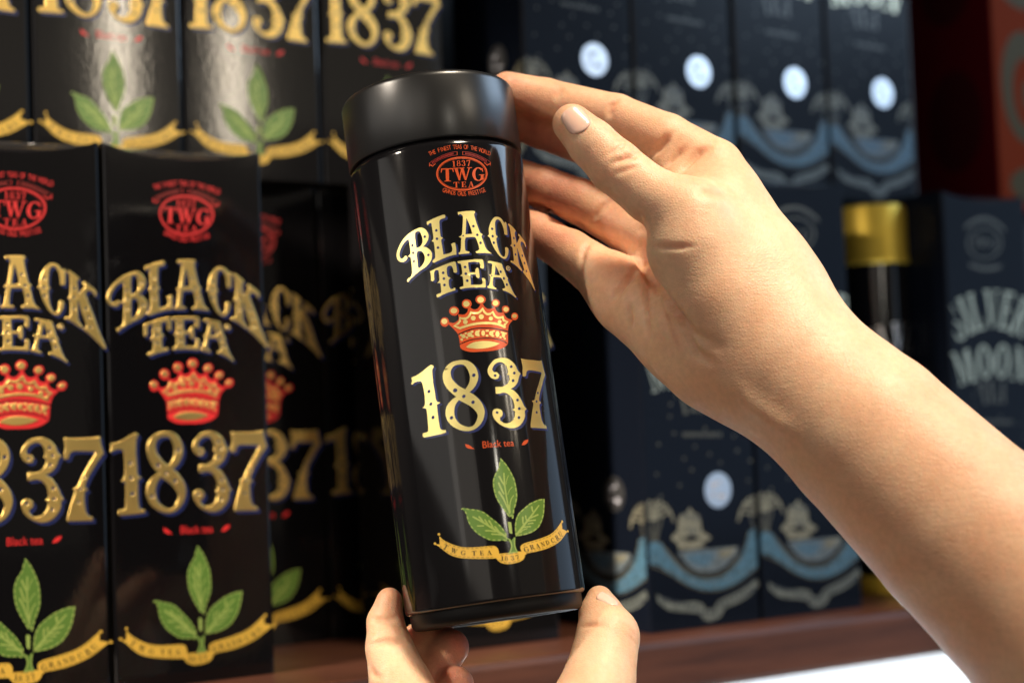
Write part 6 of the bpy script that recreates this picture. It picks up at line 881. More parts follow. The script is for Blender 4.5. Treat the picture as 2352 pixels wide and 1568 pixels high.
["creamdim",0,[[23.94,219.52],[26.12,218.86],[28.31,218.3],[30.51,217.84],[32.72,217.47],[34.94,217.2],[37.18,217.03],[39.43,216.95],[41.69,216.97],[43.96,217.09],[46.25,217.31],[48.55,217.63],[50.87,218.04],[53.19,218.56],[55.53,219.18],[55.34,216.76],[53.0,216.15],[50.68,215.63],[48.36,215.22],[46.06,214.91],[43.78,214.69],[41.5,214.57],[39.24,214.55],[36.99,214.63],[34.76,214.81],[32.53,215.08],[30.32,215.45],[28.12,215.92],[25.94,216.48],[23.76,217.14]]]]},{"arc_top":[["T",-0.5,176.19,16.9,1.75],
["H",0.4,176.46,15.7,1.75],
["E",1.3,176.7,14.4,1.75],
["F",3.08,177.12,11.6,1.76],
["I",3.97,177.29,10.2,1.76],
["N",4.86,177.44,8.8,1.76],
["E",5.74,177.57,7.3,1.76],
["S",6.63,177.68,5.8,1.77],
["T",7.51,177.76,4.3,1.77],
["T",9.29,177.85,1.3,1.77],
["E",10.18,177.86,-0.2,1.78],
["A",11.07,177.85,-1.7,1.78],
["S",11.96,177.82,-3.2,1.78],
["O",13.77,177.68,-6.0,1.79],
["F",14.67,177.58,-7.4,1.79],
["T",16.51,177.3,-10.1,1.8],
["H",17.44,177.13,-11.3,1.8],
["E",18.38,176.93,-12.5,1.81],
["W",20.29,176.47,-14.7,1.82],
["O",21.26,176.21,-15.7,1.82],
["R",22.24,175.93,-16.6,1.83],
["L",23.24,175.62,-17.5,1.83],
["D",24.26,175.3,-18.2,1.84]],"arc_bottom":[["G",2.46,160.51,-28.0,1.77],
["R",3.29,160.09,-25.6,1.77],
["A",4.12,159.71,-23.0,1.78],
["N",4.96,159.37,-20.5,1.78],
["D",5.81,159.07,-17.8,1.78],
["S",6.67,158.81,-15.1,1.78],
["C",8.4,158.42,-9.6,1.79],
["R",9.29,158.29,-6.8,1.79],
["U",10.18,158.2,-4.0,1.79],
["S",11.09,158.16,-1.3,1.79],
["P",12.94,158.19,4.0,1.8],
["R",13.88,158.28,6.5,1.8],
["E",14.84,158.4,9.0,1.81],
["S",15.82,158.57,11.3,1.81],
["T",16.82,158.79,13.6,1.81],
["I",17.84,159.05,15.7,1.82],
["G",18.89,159.36,17.7,1.82],
["E",19.95,159.72,19.6,1.83]],"caption":["Black tea",4.25,56.81,-2.0,2.62,12.62]}]

def sm(item):
    return [smooth_poly(c) for c in item[2:]]
DEF = {k: [(it[0], it[1], sm(it)) for it in v] for k, v in ART.items()}
SANS = {}
def sans(ch):
    if ch not in SANS:
        c = bpy.data.curves.new('glyph', 'FONT'); c.body = ch; c.size = 1; c.align_x = 'CENTER'; c.fill_mode = 'FRONT' if hasattr(c, 'fill_mode') else c.fill_mode
        o = bpy.data.objects.new('glyph', c); COL.objects.link(o)
        bpy.context.view_layer.update()
        dg = bpy.context.evaluated_depsgraph_get()
        me = bpy.data.meshes.new_from_object(o.evaluated_get(dg))
        tris = []
        me.calc_loop_triangles()
        V = [v.co.copy() for v in me.vertices]
        for t in me.loop_triangles:
            q = [V[i] for i in t.vertices]
            if abs((q[1] - q[0]).cross(q[2] - q[0]).z) > 1e-9: tris.append([(v.x, v.y) for v in q])
        SANS[ch] = tris
        bpy.data.objects.remove(o); bpy.data.curves.remove(c); bpy.data.meshes.remove(me)
    return SANS[ch]
CAPH = max(y for t in sans('H') for _, y in t)
def text_tris(part):
    """triangles (mm) of the small sans texts that belong to a part"""
    out = []
    if part == 'emblem':
        for key in ('arc_top', 'arc_bottom'):
            for ch, x, y, a, h in TEXTS[key]:
                s = h / CAPH; c, sn = math.cos(rad(a)), math.sin(rad(a))
                for t in sans(ch):
                    out.append([(x + s * (px * c * .66 - py * sn), y + s * (px * .66 * sn + py * c)) for px, py in t])
    if part == 'caption':
        s_, x, y, a, h, wd = TEXTS['caption']
        tr = sans(s_); xs = [p[0] for t in tr for p in t]; x0, x1 = min(xs), max(xs)
        sx = wd / (x1 - x0); sy = h / CAPH; c, sn = math.cos(rad(a)), math.sin(rad(a))
        for t in tr:
            out.append([(x + (px - x0) * sx * c - py * sy * sn, y + (px - x0) * sx * sn + py * sy * c) for px, py in t])
    return out
LEVEL = 1.6e-5
def area2(c): return sum(c[i - 1][0] * c[i][1] - c[i][0] * c[i - 1][1] for i in range(len(c)))
def flat_items(part, mats, tf):
    """[(material slot, level, verts2d, tris)] of a part"""
    res = []
    for key, lv, cs in DEF[part]:
        cs = [[tf(p) for p in c] for c in cs]
        tri = tessellate_polygon([[Vector((x, y, 0)) for x, y in c] for c in cs])
        V = [p for c in cs for p in c]
        res.append((key, lv, V, tri))
    for t in text_tris(part):
        res.append(('red', 1, [tf(p) for p in t], [(0, 1, 2)]))
    return res
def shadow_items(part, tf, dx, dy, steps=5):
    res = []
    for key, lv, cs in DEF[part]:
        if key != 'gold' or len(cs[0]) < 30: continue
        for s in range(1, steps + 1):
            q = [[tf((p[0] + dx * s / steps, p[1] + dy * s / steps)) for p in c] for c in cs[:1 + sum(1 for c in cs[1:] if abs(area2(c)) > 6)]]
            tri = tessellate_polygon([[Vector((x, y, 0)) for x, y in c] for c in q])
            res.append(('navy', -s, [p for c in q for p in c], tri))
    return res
def build_flat(name, items, matmap, wrap=None, base=6e-5, level=LEVEL, cut=.0022):
    """flat print as one mesh; coordinates in metres (x right, y up), wrap(x, y, z) places it"""
    keys = sorted({i[0] for i in items})
    bm = bmesh.new()
    for key, lv, V, tris in items:
        b2 = bmesh.new()
        vs = [b2.verts.new((x, y, 0)) for x, y in V]
        for t in tris:
            try: b2.faces.new([vs[i] for i in t])
            except ValueError: pass
        if wrap:
            xs = [p[0] for p in V]; x = (math.floor(min(xs) / cut) + 1) * cut
            while x < max(xs):
                bmesh.ops.bisect_plane(b2, geom=b2.verts[:] + b2.edges[:] + b2.faces[:], plane_co=(x, 0, 0), plane_no=(1, 0, 0))
                x += cut
        z = base + lv * level
        idx = {}
        for v in b2.verts: idx[v] = bm.verts.new(wrap(v.co.x, v.co.y, z) if wrap else (v.co.x, v.co.y, z))
        for f in b2.faces:
            try: nf = bm.faces.new([idx[v] for v in f.verts])
            except ValueError: continue
            nf.material_index = keys.index(key)
            nf.smooth = bool(wrap)
        b2.free()
    bm.normal_update()
    return mesh_from_bm(name, bm, [matmap[k] for k in keys])
def build_embossed(name, items, m, depth=.00028, lift=0.):
    """raised foil: 2D curves with a rounded bevel turned into one mesh (lies in XY, rises along Z)"""
    bm = bmesh.new()
    for cs in items:
        c = bpy.data.curves.new('tmp', 'CURVE'); c.dimensions = '2D'; c.fill_mode = 'FRONT'
        c.extrude = 1e-5; c.bevel_depth = depth; c.bevel_resolution = 2; c.offset = -depth
        for pl in cs:
            s = c.splines.new('POLY'); s.points.add(len(pl) - 1); s.use_cyclic_u = True
            for i, (x, y) in enumerate(pl): s.points[i].co = (x, y, 0, 1)
        o = bpy.data.objects.new('tmp', c); COL.objects.link(o)
        bpy.context.view_layer.update()
        me = bpy.data.meshes.new_from_object(o.evaluated_get(bpy.context.evaluated_depsgraph_get()))
        me.transform(Matrix.Translation((0, 0, lift)))
        bm.from_mesh(me)
        bpy.data.objects.remove(o); bpy.data.curves.remove(c); bpy.data.meshes.remove(me)
    for f in bm.faces: f.smooth = True; f.material_index = 0
    me = mesh_from_bm(name, bm, [m])
    return me

# ------------------------------------------------------------------ shelf frame of reference
PHI = .5572
T = Vector((math.cos(PHI), math.sin(PHI), 0)); NV = Vector((-math.sin(PHI), math.cos(PHI), 0))
O = Vector((-.2692, .7387, -.1194))
BW, BH, BD, GAP = .083, .2673, .084, .002
PR = PHI + .0209
TR = Vector((math.cos(PR), math.sin(PR), 0)); NR = Vector((-math.sin(PR), math.cos(PR), 0))
def frame(org, ang, yaw=0.):
    return Matrix.Translation(org) @ Matrix.Rotation(ang + yaw, 4, 'Z')
def slot(u, v, z): return O + T * u + NV * v + Vector((0, 0, z))

# shelf: board, front lip, riser behind the front row, back panel
def box_mesh(name, x0, x1, y0, y1, z0, z1, m, bev=0.):
    bm = bmesh.new()
    bmesh.ops.create_cube(bm, size=1)
    for v in bm.verts:
        v.co = Vector((x0 + (v.co.x + .5) * (x1 - x0), y0 + (v.co.y + .5) * (y1 - y0), z0 + (v.co.z + .5) * (z1 - z0)))
    if bev: bmesh.ops.bevel(bm, geom=bm.edges[:], offset=bev, segments=2, affect='EDGES', profile=.6)
    return mesh_from_bm(name, bm, [m])
shelf = thing('display_shelf', 'dark red-brown wooden shelf with rounded front edge carrying all the tea boxes', 'shelf', frame(O, PHI))
link('shelf_board', box_mesh('shelf_board', -.75, 1.6, -.047, .30, -.0305, -.0004, M['wood'], .004), None, shelf)
link('riser', box_mesh('riser', -.35, .0805, .0875, .168, 0, BH - .0015, M['dark']), None, shelf)
link('riser', box_mesh('riser', .372, 1.02, .085, .168, 0, BH + .0015, M['dark']), None, shelf)
wl = link('wall', box_mesh('wall', -.9, 1.9, .301, .33, -.8, 1.0, M['dark'])); wl.matrix_world = frame(O, PHI); wl['kind'] = 'structure'
counter = thing('lower_counter', 'bright white counter front below the wooden shelf', 'counter', frame(O, PHI))
link('counter_panel', box_mesh('counter_panel', -.3, .78, .10, .12, -.75, -.05, M['whitecounter']), None, counter)
link('drawer_front', box_mesh('drawer_front', .7815, 1.6, .085, .12, -.75, -.05, M['creampaint'], .004), None, counter)
link('counter_top', box_mesh('counter_top', -.3, 1.6, -.02, .099, -.77, -.751, M['whitecounter']), None, counter)
area('added_counter_light', O + T * .75 + NV * -.16 + Vector((0, 0, -.30)), O + T * .75 + NV * .10 + Vector((0, 0, -.12)), .9, .1, 2.6, (.86, .94, 1.0), 120)  # lamp added only to brighten the white counter, not a shelf fitting

# ------------------------------------------------------------------ tea boxes
def carton_mesh(name, m, dip=.0080, run=.016):
    bm = bmesh.new()
    N = 16
    fr = [(i / N * BW, BH - dip * (1 - (2 * i / N - 1) ** 2) - .0002) for i in range(N + 1)]
    b0 = [bm.verts.new((0, 0, 0)), bm.verts.new((BW, 0, 0)), bm.verts.new((BW, BD, 0)), bm.verts.new((0, BD, 0))]
    front = [bm.verts.new((x, 0, z)) for x, z in fr]
    R = 6
    rows = [front]
    for r in range(1, R + 1):
        t = r / R
        rows.append([bm.verts.new((x, run * t, z + (BH - z) * (1 - (1 - t) ** 1.6))) for x, z in fr])
    tb = [bm.verts.new((0, BD, BH)), bm.verts.new((BW, BD, BH))]
    bm.faces.new([b0[0], b0[1]] + front[::-1])
    for r in range(R):
        for i in range(N):
            f = bm.faces.new([rows[r][i], rows[r][i + 1], rows[r + 1][i + 1], rows[r + 1][i]]); f.smooth = True
    bm.faces.new(rows[-1] + [tb[1], tb[0]])
    bm.faces.new([b0[3], b0[0]] + [rw[0] for rw in rows] + [tb[0]])
    bm.faces.new([b0[1], b0[2], tb[1]] + [rw[-1] for rw in rows[::-1]])
    bm.faces.new([b0[2], b0[3], tb[0], tb[1]])
    bm.faces.new(b0[::-1])
    bm.normal_update()
    ed = [e for e in bm.edges if abs(e.verts[0].co.x - e.verts[1].co.x) < 1e-6 and abs(e.verts[0].co.y - e.verts[1].co.y) < 1e-6 and abs(e.verts[0].co.z - e.verts[1].co.z) > .1]
    bmesh.ops.bevel(bm, geom=ed, offset=.0016, segments=3, affect='EDGES', profile=.5)
    me = mesh_from_bm(name, bm, [m])
    return me
def tf_box(p):
    """label mm -> metres on the box front (x from the left edge, y up from the bottom)"""
    x, y = p
    bx = (x + 22.63) / .753; by = (y - 5.897) / .697
    for _ in range(3):
        bx = (x + 22.63 - .010 * by) / .753; by = (y - 5.897 + .011 * bx) / .697
    return (bx / 1000, by / 1000)
STAND = Matrix.Rotation(rad(90), 4, 'X')            # XY artwork -> XZ front face, rising along -Y
BOXMAT = dict(gold=M['gold'], navy=M['navy'], red=M['red'], reddark=M['reddark'], leaf=M['leaf'], leaflight=M['leaflight'], ribbon=M['ribbon'], ink=M['ink'], black=M['black'])
def stand(me): me.transform(STAND); return me
def gold_sets(part, tf): return [[[tf(p) for p in c] for c in cs] for key, lv, cs in DEF[part] if key == 'gold']
def black_tea_box(mw, label, group):
    t = thing('tea_box', label, 'tea box', mw, group)
    link('carton', carton_mesh('carton', M['paper']), None, t)
    link('brand_emblem', stand(build_flat('brand_emblem', flat_items('emblem', BOXMAT, tf_box), BOXMAT)), None, t)
    w = link('title_lettering', stand(build_embossed('title_lettering', gold_sets('word', tf_box), M['gold'])), None, t)
    link('lettering_shadow', stand(build_flat('lettering_shadow', shadow_items('word', tf_box, .85, -.95), BOXMAT, base=1.3e-4)), None, w)
    c = link('crown_print', stand(build_flat('crown_print', [i for i in flat_items('crown', BOXMAT, tf_box) if i[0] != 'gold'], BOXMAT)), None, t)
    link('crown_gold', stand(build_embossed('crown_gold', gold_sets('crown', tf_box), M['gold'], .00022)), None, c)
    nm = link('number_lettering', stand(build_embossed('number_lettering', gold_sets('number', tf_box), M['gold'], .00026)), None, t)
    link('lettering_shadow', stand(build_flat('lettering_shadow', shadow_items('number', tf_box, 1.1, -1.0), BOXMAT, base=1.3e-4)), None, nm)
    link('caption_print', stand(build_flat('caption_print', flat_items('caption', BOXMAT, tf_box), BOXMAT)), None, t)
    link('leaf_sprig', stand(build_flat('leaf_sprig', flat_items('sprig', BOXMAT, tf_box), BOXMAT)), None, t)
    link('ribbon_banner', stand(build_flat('ribbon_banner', flat_items('ribbon', BOXMAT, tf_box), BOXMAT)), None, t)
    return t
PITCHU = BW + GAP
G1 = 'black tea boxes on the left of the shelf'
b0 = black_tea_box(frame(slot(PITCHU, 0, 0), PHI), 'front row black tea box with the whole gold 1837 and red crown in view', G1)
dup(b0, frame(slot(0, 0, 0), PHI), 'black tea box at the left picture edge with its left half cut off, front row', G1)
dup(b0, frame(slot(.2597, .001, 0), PHI), 'black tea box behind the held tin, gold ribbon peeking out below the tin base', G1)
UL = .0761
LB = [(1, 'shadowed black tea box behind the front pair, showing 37 and half a red crown'), (2, 'shadowed black tea box just left of the held tin, mostly hidden by the tin')]
for s, lab in LB:
    dup(b0, frame(slot(UL + s * PITCHU, BD + .014, 0), PHI), lab, G1)
for s, lab in ((-1, 'upper black tea box cut by the left picture edge, only its right side showing'),
               (0, 'upper black tea box with a bright glare streak over its middle leaf'),
               (1, 'upper black tea box with a glare streak left of its sprig, nearest the lid'),
               (2, 'upper black tea box whose leaf sprig is hidden behind the held tin lid')):
    dup(b0, frame(slot(UL + s * PITCHU, BD + .003, BH + .0005), PHI), lab, G1)

# moon boxes on the right
def clip(pl, x0, x1):
    for side, lim in ((1, x0), (-1, x1)):
        out = []
        for i in range(len(pl)):
            a, b = pl[i - 1], pl[i]
            ia, ib = (a[0] - lim) * side >= 0, (b[0] - lim) * side >= 0
            if ia != ib:
                t = (lim - a[0]) / (b[0] - a[0]); out.append((lim, a[1] + t * (b[1] - a[1])))
            if ib: out.append(b)
        pl = out
        if not pl: break
    return pl
SILMAT = {k: M[k] for k in ('silver', 'grey', 'blue', 'bluepale', 'white', 'cream', 'creamdim', 'greygreen', 'foil', 'navyline')}
for part in ('moon', 'sea', 'ship', 'palm_l', 'palm_r', 'scroll', 'stars', 'title', 'seal', 'small_print'):
    new = []
    for key, lv, cs in DEF[part]:
        q = [clip(c, 1.0, 82.0) for c in cs]
        if len(q[0]) >= 3: new.append((key, lv, [c for c in q if len(c) >= 3]))
    DEF[part] = new
def tf_mm(p): return (p[0] / 1000, p[1] / 1000)
PN = dict(moon='moon_print', sea='sea_print', ship='ship_print', palm_l='palm_print', palm_r='palm_print', scroll='scroll_print', stars='star_print', title='title_lettering', seal='brand_emblem', small_print='caption_print')
SIDE = Matrix.Rotation(rad(-90), 4, 'Z')
def moon_box(mw, label, group):
    t = thing('tea_box', label, 'tea box', mw, group)
    link('carton', carton_mesh('carton', M['navycard'], .006, .013), None, t)
    for part, nm in PN.items():
        me = stand(build_flat(nm, flat_items(part, SILMAT, tf_mm), SILMAT))
        link(nm, me, None, t)
    # the same print on the left side
    its = [i for part in ('moon', 'sea', 'ship', 'palm_l', 'palm_r', 'scroll') for i in flat_items(part, SILMAT, tf_mm)]
    me = stand(build_flat('side_print', its, SILMAT)); me.transform(Matrix.Translation((0, BD, 0)) @ SIDE); link('side_print', me, None, t)
    return t
def rslot(u, v, z):
    uc = u - .45
    return O + T * (.45 + uc * math.cos(.0209)) + NV * (v + uc * math.sin(.0209)) + Vector((0, 0, z))
G2 = 'blue-black moon boxes on the right of the shelf'
UR, UH, UD, VR, VD = .3897, .6485, .3672, -.0205, -.0071
m0 = moon_box(frame(rslot(UR, VR, 0), PR), 'blue-black moon box in the front row with its silver moon below the wrist', G2)
dup(m0, frame(rslot(UR + PITCHU, VR, 0), PR), 'blue-black moon box in the front row, partly hidden behind the forearm', G2)
dup(m0, frame(rslot(UH, VR, 0), PR), 'blue-black box at the right picture edge with its pale gold title in view', G2)
DL = ['upper blue-black moon box nearest the index fingertip, its moon above the finger', 'upper blue-black moon box above the bent index knuckle, second from the left', 'upper blue-black moon box right of the knuckles, third from the left', 'upper blue-black moon box beside the orange-red box']
for s in range(4):
    dup(m0, frame(rslot(UD + s * PITCHU + (.001 if s > 1 else 0), BD + VR + VD, BH + .0042), PR), DL[s], G2)
# hidden lower right box standing behind the tin gap
# red box at the far right
rb = thing('tea_box', 'orange-red box with shade coloured into its side, top right beside the moon boxes', 'tea box', frame(rslot(UD + .4307, BD + VR + VD, BH + .0042), PR))
me = carton_mesh('carton', M['redcard_shade']); me.materials.append(M['orangecard'])
for p in me.polygons:
    if p.normal.y < -.9: p.material_index = 1
link('carton', me, None, rb)
def ellp(cx, cy, rx_, ry_, n=28): return [(cx + rx_ * math.cos(2 * math.pi * i / n), cy + ry_ * math.sin(2 * math.pi * i / n)) for i in range(n)]
def quick(name, polys, mm):
    its = []
    for key, lv, pl in polys:
        its.append((key, lv, [(x / 1000, y / 1000) for x, y in pl], tessellate_polygon([[Vector((x, y, 0)) for x, y in pl]])))
    return stand(build_flat(name, its, mm))
link('front_print', quick('front_print', [('o', 0, ellp(34, 96, 26, 44)), ('r', 1, ellp(36, 92, 15, 27)), ('o', 2, ellp(38, 90, 6, 12)), ('o', 0, ellp(38, 20, 26, 14)), ('o', 0, ellp(40, 175, 30, 18))], dict(o=M['olive'], r=M['orangecard'])), None, rb)
me = quick('side_print', [('b', 0, ellp(44, 74, 27, 40)), ('b', 1, ellp(40, 180, 25, 30))], dict(b=M['brownink'])); me.transform(Matrix.Translation((0, BD, 0)) @ SIDE)
link('side_print', me, None, rb)

# ------------------------------------------------------------------ turned tins
def lathe(name, prof, m, seg=96, mats=None):
    bm = bmesh.new(); rows = []
    for r_, z in prof:
        if r_ < 1e-6: rows.append([bm.verts.new((0, 0, z))])
        else: rows.append([bm.verts.new((r_ * math.cos(2 * math.pi * i / seg), r_ * math.sin(2 * math.pi * i / seg), z)) for i in range(seg)])
    for a, b in zip(rows, rows[1:]):
        for i in range(seg):
            j = (i + 1) % seg
            try:
                if len(a) == 1 and len(b) == 1: continue
                if len(a) == 1: bm.faces.new([a[0], b[j], b[i]])
                elif len(b) == 1: bm.faces.new([a[i], a[j], b[0]])
                else: bm.faces.new([a[i], a[j], b[j], b[i]])
            except ValueError: pass
    bmesh.ops.recalc_face_normals(bm, faces=bm.faces[:])
    for e in bm.edges:
        if len(e.link_faces) == 2 and e.calc_face_angle(0) > rad(38): e.smooth = False
    return mesh_from_bm(name, bm, [m], True)
def fillet(r_, z, c, sx, sz, a0, n=5):
    """quarter-round from angle a0 (deg) over 90 deg, centre offset inward"""
    return [(r_ + c * math.cos(rad(a0 + 90 * i / n)) * sx, z + c * math.sin(rad(a0 + 90 * i / n)) * sz) for i in range(n + 1)]
TC = Vector((-.02947717, .67743141, .1129343))
AX = Vector((-.1020868, .12816236, .98648502)).normalized()
E1 = Vector((.99468801, 0, .10293569)).normalized(); E2 = AX.cross(E1)
RT, LIDH, BODY = .0365, .0290, .1880
TB = TC - AX * (BODY - .0022)
MT = Matrix(((E1.x, E2.x, AX.x, TB.x), (E1.y, E2.y, AX.y, TB.y), (E1.z, E2.z, AX.z, TB.z), (0, 0, 0, 1)))
tin = thing('tea_tin', 'glossy black round tea tin with gold lettering, tilted and held up by two hands', 'tea tin', MT)
zt = BODY - .0022
base_prof = [(0, -.0035), (.0285, -.0035), (.0292, -.0040), (.0298, -.0060), (.0306, -.0064), (.0322, -.0064), (.0333, -.0061), (.0341, -.0054), (.0346, -.0042), (.0348, -.0022), (.0348, .0004), (0, .0004)]
link('base', lathe('base', base_prof, M['basecoat'], 128), None, tin)
body_prof = [(0, .0006), (.0346, .0006)] + \
    [(RT - .0016 + .0016 * math.sin(rad(a)), .0016 - .0016 * math.cos(rad(a))) for a in (12, 26, 40, 54, 68, 80, 90)] + \
    [(RT, zt - .0038), (RT - .0001, zt - .0028), (RT - .0006, zt - .0018), (RT - .0012, zt - .0012), (RT - .0016, zt - .0004), (RT - .0016, zt + .004), (0, zt + .004)]
link('body', lathe('body', body_prof, M['lacquer'], 160), None, tin)
R2 = RT + .0002
lid_prof = [(0, zt + .0002), (R2 - .0016, zt + .0002), (R2 - .0011, zt - .0001), (R2 - .0004, zt), (R2, zt + .0006), (R2, zt + LIDH - .0030)] + \
    [(R2 - .0028 + .0028 * math.cos(rad(a)), zt + LIDH - .0028 + .0028 * math.sin(rad(a))) for a in (12, 26, 40, 54, 68, 80, 90)] + \
    [(R2 - .006, zt + LIDH + .0001), (R2 - .0066, zt + LIDH - .0006), (0, zt + LIDH - .0006)]
link('lid', lathe('lid', lid_prof, M['satin'], 160), None, tin)
def wrap_tin(x, y, z):
    a = x / RT; r_ = RT + z
    return (r_ * math.sin(a), -r_ * math.cos(a), y)
TINMAT = dict(BOXMAT, gold=M['goldtin'], red=M['redtin'])
OFFY = -.0022 + .0022
def tf_tin(p): return (p[0] / 1000, p[1] / 1000 + .0022 - .0030 + .0030)
def tin_print(nm, part, extra=(), base=8e-5):
    return link(nm, build_flat(nm, list(extra) + flat_items(part, TINMAT, tf_tin), TINMAT, wrap_tin, base), None, tin)
tin_print('brand_emblem', 'emblem')
tin_print('title_lettering', 'word', shadow_items('word', tf_tin, .85, -.85), 1.3e-4)
tin_print('crown_print', 'crown')
tin_print('number_lettering', 'number', shadow_items('number', tf_tin, 1.0, -.85), 1.3e-4)
tin_print('caption_print', 'caption')
tin_print('leaf_sprig', 'sprig')
tin_print('ribbon_banner', 'ribbon')

RG = .0225
gt = thing('tea_canister', 'slim black canister with shiny gold lid standing between moon boxes', 'canister', frame(slot(.6348, .035, 0), PHI))
link('base_ring', lathe('base_ring', [(0, 0), (RG + .0008, 0), (RG + .0016, .001), (RG + .0016, .010), (RG + .0006, .0115), (0, .0115)], M['goldlid'], 64), None, gt)
link('body', lathe('body', [(0, .0118), (RG - .0006, .0118), (RG, .0125), (RG, .2215), (0, .2215)], M['lacquer'], 64), None, gt)
link('lid', lathe('lid', [(0, .222), (RG + .0006, .222), (RG + .0013, .2228), (RG + .0010, .2262), (RG + .0006, .227), (RG + .0006, .259), (RG - .0004, .2612), (RG - .002, .2620), (0, .2622)], M['goldlid'], 64), None, gt)
def wrap_g(x, y, z):
    a = (x - .0415) / RG * .62 - .20; r_ = RG + z
    return (r_ * math.sin(a), -r_ * math.cos(a), y)
link('title_lettering', build_flat('title_lettering', [('silver', i[1], i[2], i[3]) for i in flat_items('title', SILMAT, lambda p: (p[0] / 1000, p[1] / 1000 * .72 + .036))], SILMAT, wrap_g), None, gt)

